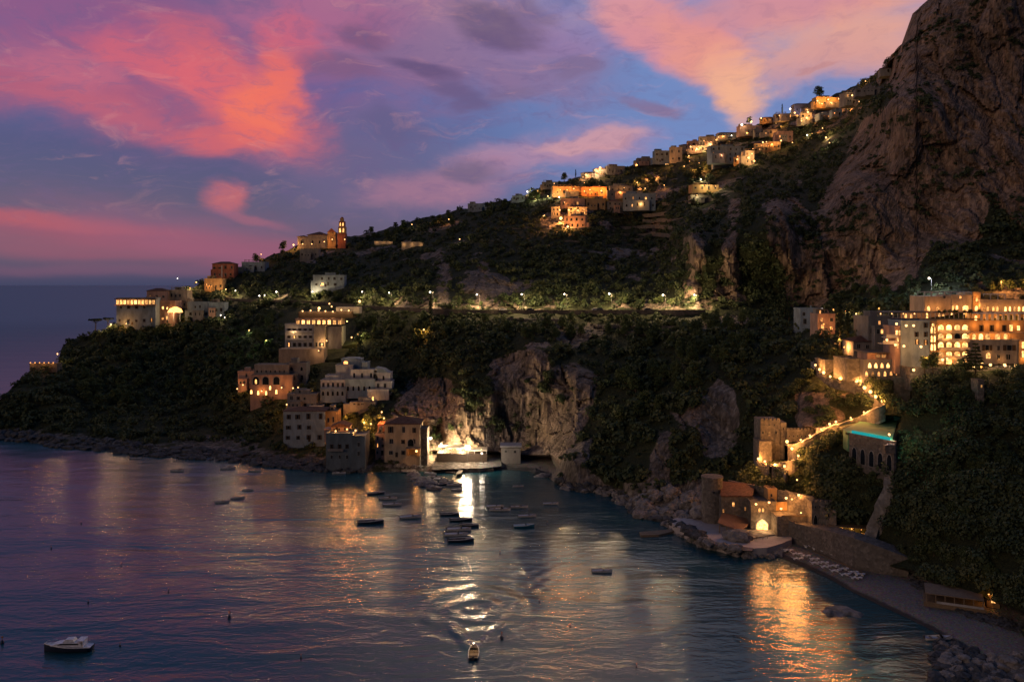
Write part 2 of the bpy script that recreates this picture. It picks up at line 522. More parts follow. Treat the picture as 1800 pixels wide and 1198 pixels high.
# ---------------------------------------------------------------- the land: a surveyed surface
# survey points (bearing column, elevation row, distance in metres)
SKY_L = [(-220, 770), (-120, 752), (-60, 730), (0, 702), (30, 672), (55, 650), (100, 645), (108, 612), (125, 594), (150, 592), (175, 585), (205, 568), (225, 552),
         (262, 545), (300, 520), (340, 505), (362, 494), (400, 486), (440, 470), (480, 447), (520, 434), (560, 424), (600, 416), (660, 409),
         (700, 396), (760, 379), (800, 371), (830, 363), (900, 350), (935, 338), (960, 326), (1000, 316), (1060, 300), (1120, 288),
         (1180, 268), (1250, 242), (1300, 230), (1340, 214), (1380, 202), (1430, 178), (1480, 162), (1530, 138), (1560, 112),
         (1578, 94), (1580, 84), (1606, 66), (1609, 60), (1613, 26), (1619, 14), (1634, 5), (1650, -8), (1668, -14), (1720, -60), (1800, -130), (1900, -200), (2060, -250)]
SHORE = [(-220, 775), (-120, 772), (0, 771), (60, 776), (100, 785), (180, 790), (250, 799), (330, 804), (400, 808), (460, 816), (520, 823), (580, 827), (640, 829), (700, 829),
         (740, 830), (790, 828), (830, 824), (880, 824), (930, 828), (965, 838), (978, 852), (1020, 862), (1070, 866), (1100, 880), (1112, 902),
         (1150, 912), (1185, 926), (1215, 942), (1250, 958), (1290, 968), (1330, 970), (1365, 976), (1400, 990), (1450, 1012), (1500, 1040), (1550, 1064),
         (1600, 1087), (1650, 1112), (1700, 1140), (1740, 1165), (1780, 1200), (1850, 1260), (2060, 1420)]
CTRL = [(-120, 760, 452), (0, 710, 475), (40, 690, 480), (100, 650, 535), (140, 600, 600), (215, 550, 620), (300, 520, 650), (375, 490, 700), (480, 450, 745), (600, 420, 790),
        (700, 400, 810), (830, 366, 830), (950, 332, 830), (1060, 303, 850), (1180, 270, 860), (1260, 245, 860), (1340, 216, 860), (1430, 182, 830),
        (1500, 156, 790), (1545, 130, 720), (1620, 20, 560), (1580, 110, 545), (1700, -30, 520), (1800, -120, 530), (2040, -230, 520),
        (100, 700, 478), (60, 740, 456), (150, 730, 468), (200, 640, 545), (200, 760, 440), (300, 600, 590), (300, 680, 520), (300, 760, 440), (400, 600, 560), (400, 540, 630),
        (400, 700, 480), (400, 770, 430), (450, 520, 640), (560, 532, 600), (640, 537, 555), (757, 547, 500), (840, 548, 490), (920, 547, 482), (1000, 546, 476),
        (1080, 546, 466), (1175, 546, 455), (1240, 546, 450), (1350, 542, 450), (1420, 545, 440), (560, 480, 660), (480, 480, 690), (700, 480, 630), (700, 430, 740),
        (840, 500, 540), (840, 430, 650), (900, 380, 740), (930, 480, 560), (1000, 410, 650), (1000, 360, 720), (1000, 460, 570), (1100, 350, 740), (1100, 420, 660), (1120, 480, 540),
        (1180, 420, 600), (1205, 500, 470), (1215, 410, 485), (1240, 390, 560), (1260, 320, 700), (1270, 480, 470), (1285, 400, 490), (1300, 270, 770), (1340, 255, 770), (1380, 235, 780), (1320, 330, 600),
        (1320, 500, 470), (1380, 300, 680), (1365, 370, 470), (1400, 470, 450), (1370, 450, 455), (1430, 260, 700), (1440, 330, 560), (1440, 400, 475), (1500, 200, 690), (1530, 210, 560),
        (1480, 330, 490), (1550, 170, 530), (1480, 440, 445), (1500, 520, 430), (1560, 300, 470), (1560, 450, 430), (1640, 130, 490), (1640, 250, 460), (1650, 400, 430), (1720, 100, 490), (1720, 350, 430),
        (1800, 50, 490), (1800, 250, 450), (1800, 380, 420), (1720, 440, 400), (1620, 480, 390), (1800, 460, 380), (1700, 500, 345), (1800, 505, 335), (1560, 520, 390), (1950, 450, 360), (1950, 200, 450),
        (1540, 560, 345), (1620, 580, 312), (1700, 560, 318), (1800, 560, 314), (1700, 640, 290), (1800, 640, 290), (1620, 645, 292), (1950, 600, 300), (1480, 580, 360), (1440, 600, 340), (1540, 620, 310),
        (560, 600, 520), (560, 540, 590), (620, 580, 530), (520, 620, 500), (540, 660, 470), (480, 660, 480), (430, 680, 478), (620, 660, 455), (690, 680, 440), (620, 710, 430), (540, 720, 432), (480, 720, 445),
        (540, 780, 402), (600, 780, 396), (660, 760, 392), (700, 790, 380), (757, 600, 470), (757, 680, 435), (757, 740, 405), (757, 800, 384),
        (830, 590, 455), (830, 640, 420), (830, 700, 398), (830, 780, 388), (830, 800, 385), (930, 600, 420), (950, 625, 402), (950, 700, 392), (940, 780, 386), (900, 700, 400), (900, 640, 415), (900, 800, 386), (1000, 700, 386), (1020, 650, 400), (1000, 600, 435),
        (960, 760, 383), (1000, 770, 362), (1000, 810, 345), (1040, 740, 362), (1050, 790, 344), (1100, 600, 420), (1100, 680, 372), (1100, 760, 343), (1100, 840, 318), (1040, 840, 333),
        (1160, 640, 390), (1160, 720, 345), (1160, 800, 318), (1160, 860, 305), (1200, 600, 400), (1260, 600, 385), (1230, 700, 335), (1280, 690, 330), (1290, 760, 318), (1240, 780, 316), (1240, 850, 297),
        (1200, 880, 296), (1300, 640, 355), (1330, 600, 375), (1340, 700, 318), (1320, 780, 306), (1320, 840, 290), (1380, 650, 340), (1400, 600, 365), (1430, 640, 325), (1400, 720, 305),
        (1460, 700, 300), (1500, 680, 303), (1560, 660, 292), (1500, 730, 292), (1480, 760, 284), (1400, 770, 290), (1350, 820, 287), (1400, 830, 276), (1440, 800, 274), (1440, 860, 266), (1380, 880, 272),
        (1540, 780, 268), (1500, 830, 262), (1500, 900, 254), (1560, 860, 252), (1600, 800, 258), (1600, 720, 276), (1700, 700, 268), (1800, 700, 262), (1650, 660, 284), (1800, 665, 276),
        (1700, 800, 246), (1800, 800, 240), (1640, 880, 238), (1760, 900, 224), (1600, 960, 234), (1640, 980, 228), (1700, 990, 216), (1800, 1000, 205), (1720, 1030, 211), (1800, 1060, 196),
        (1950, 700, 255), (1950, 900, 205), (2040, 1100, 170), (1900, 1100, 180), (1450, 930, 256), (1400, 925, 263), (1540, 960, 244)]


def plane_inv(py, z0):
    """inverse distance of the level z0 along the line of sight"""
    return (py - 500.0) / ((HC - z0) * F)


pts = [(x, y, 1.0 / d) for x, y, d in CTRL]
shx, shy = [np.array(a, float) for a in zip(*SHORE)]
skx, sky_ = [np.array(a, float) for a in zip(*SKY_L)]
for x in list(range(-200, 960, 60)) + list(range(960, 2040, 30)):
    y = float(np.interp(x, shx, shy))
    pts.append((x, y, plane_inv(y, 0.0)))
pts = np.array(pts)
PX0, PY0, SC = 900.0, 600.0, 1 / 600.0


def _tps(r2):
    return np.where(r2 > 1e-12, r2 * np.log(np.maximum(r2, 1e-12)), 0.0)


_u = np.stack([(pts[:, 0] - PX0) * SC, (pts[:, 1] - PY0) * SC], 1)
_n = len(_u)
_K = _tps(((_u[:, None] - _u[None]) ** 2).sum(-1)) + np.eye(_n) * 2e-4
_A = np.zeros((_n + 3, _n + 3))
_A[:_n, :_n] = _K
_A[:_n, _n] = 1; _A[:_n, _n + 1:] = _u
_A[_n, :_n] = 1; _A[_n + 1:, :_n] = _u.T
_w = np.linalg.solve(_A, np.concatenate([pts[:, 2] * 1000, [0, 0, 0]]))


def inv_base(px, py):
    px = np.asarray(px, float); py = np.asarray(py, float)
    u = np.stack([(px.ravel() - PX0) * SC, (py.ravel() - PY0) * SC], 1)
    o = np.empty(len(u))
    for i in range(0, len(u), 20000):
        q = u[i:i + 20000]
        k = _tps(((q[:, None] - _u[None]) ** 2).sum(-1))
        o[i:i + 20000] = k @ _w[:_n] + _w[_n] + q @ _w[_n + 1:]
    return np.clip(o.reshape(px.shape) / 1000, 1 / 1000.0, 1 / 150.0)


# level places: (polygon in survey columns and rows, level, feather)
COVE_BEACH = [(845, 812), (880, 808), (930, 806), (968, 806), (978, 822), (970, 834), (930, 827), (880, 822), (845, 823)]
PLAZA = [(1175, 914), (1240, 908), (1300, 925), (1345, 925), (1420, 940), (1440, 952), (1400, 968), (1340, 968), (1300, 966), (1250, 955), (1215, 940)]
LONG_BEACH = [(1330, 966), (1400, 945), (1440, 950), (1530, 995), (1600, 1008), (1625, 1020), (1650, 1030), (1735, 1056), (1800, 1082), (1815, 1150), (1780, 1170), (1720, 1150),
              (1650, 1112), (1600, 1087), (1550, 1064), (1500, 1040), (1450, 1012), (1400, 990), (1365, 975)]
QUAY = [(760, 796), (850, 796), (880, 800), (880, 818), (845, 822), (760, 824)]
COURT = [(1488, 762), (1570, 777), (1580, 735), (1519, 734), (1480, 752)]
FLATS = [(COURT, 33.6, 6), (COVE_BEACH, 0.9, 8), (QUAY, 1.6, 6), (PLAZA, 2.6, 5), (LONG_BEACH, 0.9, 8)]
ROCKS = [  # bare rock faces: polygon, strength, warm tint
    ([(1560, 60), (1620, -40), (1850, -300), (2100, -300), (2100, 420), (1800, 400), (1740, 350), (1720, 430), (1640, 420), (1600, 500), (1540, 520), (1500, 490), (1440, 540), (1380, 540), (1380, 470), (1345, 430), (1350, 350), (1400, 350), (1430, 400),
      (1440, 360), (1480, 290), (1520, 210), (1560, 180)], 1.0, 1.0),
    ([(1205, 520), (1202, 470), (1212, 405), (1235, 400), (1240, 460), (1228, 520)], 1.0, .8),
    ([(1252, 530), (1270, 440), (1285, 350), (1300, 350), (1292, 440), (1310, 530)], 1.0, .7),
    ([(700, 700), (730, 660), (790, 668), (835, 665), (850, 640), (890, 625), (935, 612), (960, 615), (966, 650), (1010, 640), (1050, 660), (1040, 720), (1000, 790), (985, 820), (960, 812), (740, 812), (730, 770), (690, 740)], 1.0, .45),
    ([(1235, 690), (1262, 668), (1290, 690), (1300, 760), (1280, 800), (1240, 800), (1228, 740)], 1.0, .1),
    ([(1135, 840), (1160, 760), (1180, 760), (1175, 850), (1150, 880)], .9, .3),
    ([(1100, 850), (1160, 850), (1240, 845), (1245, 930), (1180, 926), (1100, 905)], 1.0, .1),
    ([(962, 850), (975, 815), (1000, 790), (1040, 770), (1030, 820), (1060, 850), (1110, 870), (1110, 905), (1060, 870), (970, 860)], .9, .1),
    ([(1400, 690), (1500, 690), (1500, 720), (1470, 755), (1400, 750)], .9, .8),
    ([(840, 460), (860, 450), (856, 545), (838, 545)], .8, .6), ([(770, 460), (790, 450), (790, 545), (765, 545)], .7, .4),
    ([(-200, 750), (60, 752), (250, 772), (330, 778), (420, 775), (520, 785), (640, 800), (760, 805), (760, 840), (-200, 800)], .5, .0),
    ([(1640, 1120), (1720, 1150), (1800, 1150), (1900, 1150), (1900, 1300), (1640, 1200)], 1, .05),
    ([(690, 522), (1255, 522), (1255, 548), (690, 548)], .55, .5),
    ([(752, 790), (884, 790), (884, 826), (752, 828)], 1.0, .3),
    ([(300, 765), (420, 765), (500, 800), (300, 800)], .6, .05),
]

GX = np.arange(-220, 2061, 3.0)
NV = 380
vv = np.concatenate([np.linspace(-0.02, 0, 4)[:-1], np.linspace(0, 1, NV)])
sh = np.interp(GX, shx, shy)
sk = np.interp(GX, skx, sky_)
sk = sk + (fbm(GX / 14, GX * 0, GX * 0, 4, 91) - 0.5) * (9 + 16 * sm(1560, 1640, GX)) * sm(60, 200, sh - sk)
PXg = np.repeat(GX[None], len(vv), 0)
PYg = sh[None] + (sk - sh)[None] * vv[:, None]
inv0 = inv_base(PXg, PYg)
flat_w = np.zeros_like(inv0); sandw = np.zeros_like(inv0)
for poly, z0, fe in FLATS:
    k = sm(-fe, 0, poly_dist(PXg, PYg, poly))
    zz = z0 if z0 > 1.2 else 0.12 + (z0 - .12) * np.clip((sh[None] - PYg) / 22.0, 0, 1)
    inv0 = inv0 * (1 - k) + plane_inv(PYg, zz) * k
    flat_w = np.maximum(flat_w, k)
    if z0 < 1.2 or 2 < z0 < 20: sandw = np.maximum(sandw, k)
rock = np.zeros_like(inv0); warm = np.zeros_like(inv0)
for poly, s_, wm in ROCKS:
    k = sm(-14, 10, poly_dist(PXg, PYg, poly)) * s_
    warm = np.where(k > rock, wm, warm)
    rock = np.maximum(rock, k)
D0 = 1 / inv0
_q = fbm((PXg - 900) / F * D0 / 26, D0 / 70, (HC + (500 - PYg) / F * D0) / 17, 4, 411)
rock = rock * (1 - .85 * sm(.54, .62, _q) * sm(690, 720, PXg) * (1 - .45 * sm(1180, 1220, PXg) * sm(560, 540, PYg)) * sm(12, 20, HC + (500 - PYg) / F * D0))
_x, _z = (PXg - 900) / F * D0, HC + (500 - PYg) / F * D0
patch = sm(.56, .66, fbm(_x / 34, D0 / 60, _z / 26, 4, 303)) * .75 * sm(12, 30, _z) * sm(380, 560, PXg) * (1 - sm(1440, 1500, PXg) * sm(560, 640, PYg))
warm = np.where(patch > rock, .35, warm); rock = np.maximum(rock, patch)
Xw, Zw = (PXg - 900) / F * D0, HC + (500 - PYg) / F * D0
Yw = D0
# relief: gullies and ribs, stronger on bare rock
rib = 1 - np.abs(2 * fbm(Xw / 24 + 0.6 * fbm(Xw / 60, Yw / 60, Zw / 60, 2, 8), Yw / 90, Zw / 110, 4, 3) - 1)
rib2 = 1 - np.abs(2 * fbm(Xw / 6.5, Yw / 30, Zw / 34, 4, 23) - 1)
ledge = np.abs(2 * fbm(Xw / 22, Yw / 22, Zw / 6.5, 3, 57) - 1)
lump = fbm(Xw / 11, Yw / 11, Zw / 11, 4, 43)
wx = Xw + 14 * (fbm(Xw / 25, Yw / 25, Zw / 25, 3, 71) - .5); wz = Zw + 16 * (fbm(Xw / 30, Yw / 30, Zw / 30, 3, 81) - .5)
A1, A2, Ac = worley(wx / 20, Yw / 60, wz / 52, 101)
B1, B2, Bc = worley(wx / 7.5, Yw / 24, wz / 13, 131)
C1, C2, Cc = worley(wx / 3.0, Yw / 10, wz / 4.5, 161)
block = (Ac - .5) * 10 + (Bc - .5) * 3.4 + (Cc - .5) * 1.5 - 1.4 * sm(.16, 0, A2 - A1) - .9 * sm(.14, 0, B2 - B1)
disp = block * rock * sm(1, 12, Zw) + (rib - 0.7) * (10 + 9 * rock) * sm(0, 40, Zw) + (rib2 - 0.7) * (1.5 + 2.0 * rock) + (ledge - 0.3) * 1.6 * rock + (lump - 0.5) * (3.5 + 3 * rock)
edge = sm(0, 3.5, Zw) * 0.75 + 0.25
disp = disp * edge * (1 - flat_w)
NEARK = 1 - 0.6 * sm(1180, 1350, PXg) * sm(560, 700, PYg)      # gentler where the terraces stand
disp = disp * NEARK
DT = D0 - disp * (D0 / 450.0)
sand = np.clip(sandw, 0, 1)
below = vv < 0
for r_ in np.where(below)[0]:
    DT[r_] = DT[np.searchsorted(vv, 0)]
VX = (PXg - 900) / F * DT; VY = DT.copy(); VZ = HC + (500 - PYg) / F * DT
for r_ in np.where(below)[0]:
    VZ[r_] = vv[r_] * 300
    VY[r_] = VY[np.searchsorted(vv, 0)] + vv[r_] * 200
# sea
sb = MB()
sb.slab([(-70000, -3000), (70000, -3000), (70000, 90000), (-70000, 90000)], -4, 0)
tag(sb.build('sea', WATER), 'calm dark sea filling the bay', None, None, 'structure')


def row_of(px, py):
    """fractional grid row for a survey column and row"""
    i = np.clip((px - GX[0]) / 3.0, 0, len(GX) - 1.001)
    i0 = int(i)
    s0 = sh[i0] * (1 - (i - i0)) + sh[i0 + 1] * (i - i0)
    k0 = sk[i0] * (1 - (i - i0)) + sk[i0 + 1] * (i - i0)
    v = np.clip((py - s0) / (k0 - s0), 0, 1)
    return i, 3 + v * (NV - 1)


def D(px, py):
    """distance of the land at a survey column and row"""
    i, j = row_of(px, py)
    i0, j0 = int(i), min(int(j), DT.shape[0] - 2)
    fi, fj = i - i0, j - j0
    return float(DT[j0, i0] * (1 - fi) * (1 - fj) + DT[j0, i0 + 1] * fi * (1 - fj) + DT[j0 + 1, i0] * (1 - fi) * fj + DT[j0 + 1, i0 + 1] * fi * fj)


def G(px, py, fwd=0.0):
    d = D(px, py) - fwd
    return P(px, py, d)
# ---------------------------------------------------------------- building materials
_mc = {}


def plaster(key, col, rough=0.85, stain=0.35, scale=0.35):
    if key in _mc: return _mc[key]
    m, n = new_mat(key)
    pos = n.n('ShaderNodeNewGeometry').outputs['Position']
    st = n.noise(n.n('ShaderNodeMapping', {0: pos, 'Scale': (1, 1, 0.35)}).outputs[0], scale, 6, 0.65, 0.4)
    sp = n.noise(pos, 3.0, 3, 0.6)
    dark = tuple(c * (1 - stain) for c in col) + (1,)
    c = n.mix(n.mapr(st, 0.35, 0.65), dark, (*col, 1))
    c = n.mix(n.mapr(sp, 0.5, 0.8, 0, 0.25), c, dark)
    bump = n.n('ShaderNodeBump', {'Strength': 0.4, 'Distance': 0.1, 'Height': sp}).outputs[0]
    finish(n, c, rough, bump)
    _mc[key] = m
    return m


def stone(key, col, scale=1.2):
    if key in _mc: return _mc[key]
    m, n = new_mat(key)
    pos = n.n('ShaderNodeNewGeometry').outputs['Position']
    v = n.n('ShaderNodeTexVoronoi', {'Vector': pos, 'Scale': scale})
    st = n.noise(pos, 0.3, 5, 0.65)
    a = tuple(c * 0.45 for c in col) + (1,)
    c = n.mix(n.n('ShaderNodeSeparateColor', {0: v.outputs['Color']}).outputs[0], a, (*col, 1))
    c = n.mix(n.mapr(st, 0.4, 0.7, 0, 0.5), c, tuple(x * 0.35 for x in col) + (1,))
    c = n.mix(n.mapr(v.outputs['Distance'], 0.0, 0.6, 0.0, 0.35), c, a)
    bump = n.n('ShaderNodeBump', {'Strength': 0.7, 'Distance': 0.25, 'Height': v.outputs['Distance']}).outputs[0]
    finish(n, c, 0.92, bump)
    _mc[key] = m
    return m


def plain(key, col, rough=0.6, metal=0.0):
    if key in _mc: return _mc[key]
    m, n = new_mat(key)
    pos = n.n('ShaderNodeNewGeometry').outputs['Position']
    t = n.noise(pos, 1.7, 4, 0.6)
    c = n.mix(n.mapr(t, 0.35, 0.65), tuple(c * 0.72 for c in col) + (1,), (*col, 1))
    b = finish(n, c, rough)
    b.inputs['Metallic'].default_value = metal
    _mc[key] = m
    return m


def glow(key, col, strength, vary=0.0, sampling='NONE'):
    if key in _mc: return _mc[key]
    m, n = new_mat(key)
    s = strength
    if vary:
        oi = n.n('ShaderNodeObjectInfo').outputs['Random']
        pos = n.n('ShaderNodeNewGeometry').outputs['Position']
        nn = n.noise(pos, 1.4, 2, 0.5)
        s = n.math('MULTIPLY', n.mapr(oi, 0, 1, strength * (1 - vary), strength * (1 + vary), smooth=False), n.mapr(nn, 0.3, 0.7, 0.35, 1.4))
    e = n.n('ShaderNodeEmission', {0: (*col, 1), 1: s})
    n.n('ShaderNodeOutputMaterial', {0: e.outputs[0]})
    m.cycles.emission_sampling = sampling
    _mc[key] = m
    return m


WHITE = plaster('white_plaster', (0.42, 0.42, 0.42))
CREAM = plaster('cream_plaster', (0.50, 0.41, 0.29))
PINK = plaster('pink_plaster', (0.42, 0.27, 0.21))
OCHRE = plaster('ochre_plaster', (0.42, 0.27, 0.13))
RED = plaster('red_plaster', (0.33, 0.12, 0.08))
PALE = plaster('pale_blue_plaster', (0.22, 0.28, 0.33))
GREYP = plaster('grey_plaster', (0.22, 0.21, 0.20))
STONE = stone('rubble_stone', (0.22, 0.20, 0.175))
PALEST = stone('pale_stone', (0.42, 0.39, 0.34), 0.9)
TILE = plaster('terracotta_tile', (0.15, 0.075, 0.052), 0.9, 0.5, 1.2)
FLATR = plaster('flat_roof', (0.22, 0.21, 0.20), 0.9, 0.4, 0.5)
DARKW = plain('dark_wood', (0.05, 0.035, 0.025), 0.7)
WOOD = plain('weathered_wood', (0.20, 0.15, 0.10), 0.75)
GLASS = plain('dark_glass', (0.012, 0.016, 0.02), 0.15)
FRAME = plain('window_frame_paint', (0.30, 0.29, 0.27), 0.5)
IRON = plain('painted_iron', (0.06, 0.06, 0.06), 0.5)
LIT = glow('lit_window', (1.0, 0.40, 0.11), 1.4, 0.8)
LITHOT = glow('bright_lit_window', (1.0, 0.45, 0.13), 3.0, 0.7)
BULBW = glow('warm_bulb', (1.0, 0.50, 0.17), 4.2)
BULBO = glow('orange_bulb', (1.0, 0.36, 0.08), 3.0)
BULBC = glow('cool_bulb', (1.0, 0.86, 0.70), 7.0)
BULBF = glow('flood_bulb', (1.0, 0.84, 0.66), 60.0)
REDG = glow('red_light_strip', (1.0, 0.03, 0.02), 5.0)
TEAL = glow('teal_light_strip', (0.02, 0.42, 0.42), 0.75)

rects = []        # places where plants must not grow, in survey columns and rows


def window_mesh(kind, lit):
    key = ('win', kind, lit)
    if key in _mc: return _mc[key]
    m = MB()
    if kind == 'rect':
        m.box(-.5, .5, -.06, .04, 0, 1, 0)
        m.box(-.40, -.04, -.09, -.05, .06, .94, 1).box(.04, .40, -.09, -.05, .06, .94, 1)
    elif kind == 'shutter':
        m.box(-.5, .5, -.06, .04, 0, 1, 0)
        m.box(-.22, .22, -.09, -.05, .04, .96, 1)
        m.box(-.62, -.27, -.14, -.06, 0, 1, 2).box(.27, .62, -.14, -.06, 0, 1, 2)
    else:
        def arch(r, z1, pointed):
            p = [(-r, 0), (r, 0)]
            for k in range(0, 9):
                a = math.pi * k / 8
                if pointed:
                    x = r * math.cos(a); z = z1 - 0.45 + 0.45 * (1 - abs(math.cos(a)) ** 1.7)
                else:
                    x = r * math.cos(a); z = z1 - 0.38 + 0.38 * math.sin(a)
                p.append((x, z))
            return p
        m.prism(arch(.5, 1, kind == 'gothic'), -.06, .04, 0)
        m.prism([(x * .82, z * .93 + .02) for x, z in arch(.5, 1, kind == 'gothic')], -.10, -.05, 1)
    me = m.mesh('window', [FRAME, {0: GLASS, 1: LIT, 2: LITHOT}[lit], DARKW])
    _mc[key] = me
    return me


class Bld:
    """a building: local x to the side, y away from the viewer, z up; sizes given in survey units at its own distance"""
    def __init__(s, name, label, cat, px, pyb, d, yaw=0.0, group=None):
        s.px, s.pyb, s.d = px, pyb, d
        s.s = d / F
        s.o = empty(name, P(px, pyb, d), R(yaw))
        tag(s.o, label, cat, group)
        s.nw = 0

    def x(s, px): return (px - s.px) * s.s
    def z(s, py): return (s.pyb - py) * s.s

    def wall(s, x0, x1, yt, yb, mat, depth=8.0, fwd=0.0, name='wall', parapet=0.0, below=0.0):
        m = MB()
        X0, X1, Z1, Z0 = s.x(x0), s.x(x1), s.z(yt), s.z(yb) - below
        m.box(X0, X1, -fwd, -fwd + depth, Z0, Z1)
        o = m.build(name, mat, s.o)
        if parapet:
            t = .25; q = MB(); h = parapet
            q.box(X0 - .12, X1 + .12, -fwd - .12, -fwd + t, Z1 + .003, Z1 + h)
            q.box(X0 - .12, X0 + t, -fwd + t, -fwd + depth - t, Z1 + .003, Z1 + h)
            q.box(X1 - t, X1 + .12, -fwd + t, -fwd + depth - t, Z1 + .003, Z1 + h)
            q.box(X0 - .12, X1 + .12, -fwd + depth - t, -fwd + depth + .12, Z1 + .003, Z1 + h)
            q.build('parapet', mat, s.o)
        return o

    def roof_hip(s, x0, x1, yb, depth, h, fwd=0.0, mat=None, gable=False):
        m = MB(); e = .5
        X0, X1, Z = s.x(x0) - e, s.x(x1) + e, s.z(yb) + .003
        Y0, Y1 = -fwd - e, -fwd + depth + e
        b = 0
        if gable:
            m.prism([(X0, Z), (X1, Z), (X1, Z + .25), ((X0 + X1) / 2, Z + h), (X0, Z + .25)], Y0, Y1)
        else:
            q = min(X1 - X0, Y1 - Y0) * .48
            m.v += [(X0, Y0, Z), (X1, Y0, Z), (X1, Y1, Z), (X0, Y1, Z), (X0, Y0, Z + .2), (X1, Y0, Z + .2), (X1, Y1, Z + .2), (X0, Y1, Z + .2)]
            if X1 - X0 >= Y1 - Y0:
                m.v += [(X0 + q, (Y0 + Y1) / 2, Z + h), (X1 - q, (Y0 + Y1) / 2, Z + h)]
                fs = [(4, 5, 9, 8), (5, 6, 9), (6, 7, 8, 9), (7, 4, 8)]
            else:
                m.v += [((X0 + X1) / 2, Y0 + q, Z + h), ((X0 + X1) / 2, Y1 - q, Z + h)]
                fs = [(4, 5, 8), (5, 6, 9, 8), (6, 7, 9), (7, 4, 8, 9)]
            for f in fs + [(3, 2, 1, 0), (0, 1, 5, 4), (1, 2, 6, 5), (2, 3, 7, 6), (3, 0, 4, 7)]:
                m.f.append(list(f)); m.m.append(0)
        return m.build('roof', mat or TILE, s.o)

    def win(s, px, py, wpx, hpx, lit=0, kind='rect', fwd=0.0, side=0, yoff=3.0, name='window'):
        """window centred on px, its sill at py"""
        me = window_mesh(kind, lit)
        sc = (wpx * s.s, 1.0, hpx * s.s)
        if side == 0:
            o = link(name, me, s.o, (s.x(px), -fwd - .02, s.z(py)), None, sc)
        else:
            o = link(name, me, s.o, (s.x(px) + side * .02, -fwd + yoff, s.z(py)), (0, 0, R(90 * side)), sc)
        s.nw += 1
        return o

    def slab(s, x0, x1, py, out, fwd=0.0, mat=None, th=.25, rail=True, name='balcony'):
        m = MB()
        X0, X1, Z = s.x(x0), s.x(x1), s.z(py)
        m.box(X0, X1, -fwd - out, -fwd - .003, Z - th, Z, 0)
        if rail:
            m.box(X0, X1, -fwd - out, -fwd - out + .12, Z + .003, Z + .9, 1)
        return m.build(name, [mat or WHITE, mat or WHITE], s.o)

    def pergola(s, x0, x1, yt, yb, depth, fwd=0.0, n=4, mat=None, roof=True, name='pergola'):
        m = MB()
        X0, X1, Z1, Z0 = s.x(x0), s.x(x1), s.z(yt), s.z(yb)
        for i in range(n + 1):
            x = X0 + (X1 - X0) * i / n
            m.box(x - .12, x + .12, -fwd, -fwd + .24, Z0, Z1 - .2)
            m.box(x - .1, x + .1, -fwd + depth - .24, -fwd + depth, Z0, Z1 - .2)
            m.box(x - .08, x + .08, -fwd + .01, -fwd + depth - .01, Z1 + .003, Z1 + .15)
        m.box(X0 - .3, X1 + .3, -fwd, -fwd + .24, Z1 - .2, Z1)
        m.box(X0 - .3, X1 + .3, -fwd + depth - .24, -fwd + depth, Z1 - .2, Z1)
        return m.build(name, mat or WHITE, s.o)

    def claim(s, x0, x1, y0, y1): rects.append((x0, x1, y0, y1, s.d))


def face_d(x, y):
    """distance of the nearest facade seen at a survey point, else of the land"""
    f = [r[4] for r in rects if len(r) > 4 and r[0] <= x <= r[1] and r[2] <= y <= r[3]]
    return min(f + [D(x, y)])


def point(name, parent, loc, power, col, rad=0.25):
    l = bpy.data.lights.new(name, 'POINT')
    l.energy = power; l.color = col; l.shadow_soft_size = rad
    o = bpy.data.objects.new(name, l)
    COL.objects.link(o)
    o.parent = parent; o.location = loc
    return o


WARM = (1.0, 0.56, 0.24); ORNG = (1.0, 0.38, 0.09); COOL = (1.0, 0.66, 0.33)
_lm = {}


VILL = {'p': 1.0}


def lamp(loc, label, kind='lantern', power=600, col=WARM, bulb=None, h=3.0, r=0.28, group=None, name=None):
    """street lamp, post lantern or wall lantern with its own light; loc is its foot"""
    bulb = bulb or (BULBW if col == WARM else BULBO if col == ORNG else BULBC)
    key = (kind, h, r, bulb.name)
    if key not in _lm:
        pole, head, bl = MB(), MB(), MB()
        if kind == 'street':
            pole.tube([(0, 0, 0), (0, 0, h * .5), (0, 0, h)], [.13, .09, .07])
            pole.tube([(0, 0, h), (-.6, -.5, h + .35), (-1.4, -1.2, h + .3)], .05)
            head.box(-1.8, -1.2, -1.5, -.95, h + .22, h + .42, 0, .08)
            bl.ball((-1.5, -1.22, h + .12), r, 8, 6)
        elif kind == 'wall':
            pole.tube([(0, .35, h - .35), (0, 0, h - .45)], .05, 5)
            head.box(-.22, .22, -.22, .22, h + r * .8, h + r * .8 + .16, 0, .15)
            bl.ball((0, 0, h), r, 8, 6)
        else:
            pole.tube([(0, 0, 0), (0, 0, h)], [.08, .05])
            head.box(-.25, .25, -.25, .25, h + r * 1.9, h + r * 1.9 + .18, 0, .18)
            bl.ball((0, 0, h + r), r, 8, 6)
        _lm[key] = (pole.mesh('pole', IRON), head.mesh('lamp_cap', IRON), bl.mesh('bulb', bulb, True))
    a, b, c = _lm[key]
    o = empty(name or {'street': 'street_lamp', 'wall': 'wall_lantern'}.get(kind, 'post_lantern'), loc)
    tag(o, label, 'lamp', group)
    link('bracket' if kind == 'wall' else 'pole', a, o)
    link('lamp_cap', b, o)
    link('bulb', c, o)
    if power:
        power *= {'street': 9.0, 'wall': 1.2}.get(kind, 3.5)
        if power > 60000: power = 80000
        off = (-1.5, -1.35, h - .35) if kind == 'street' else (0, -r - .35, h + (0 if kind == 'wall' else r))
        point('lamp_light', o, off, power, col, max(.2, r * .8))
    return o


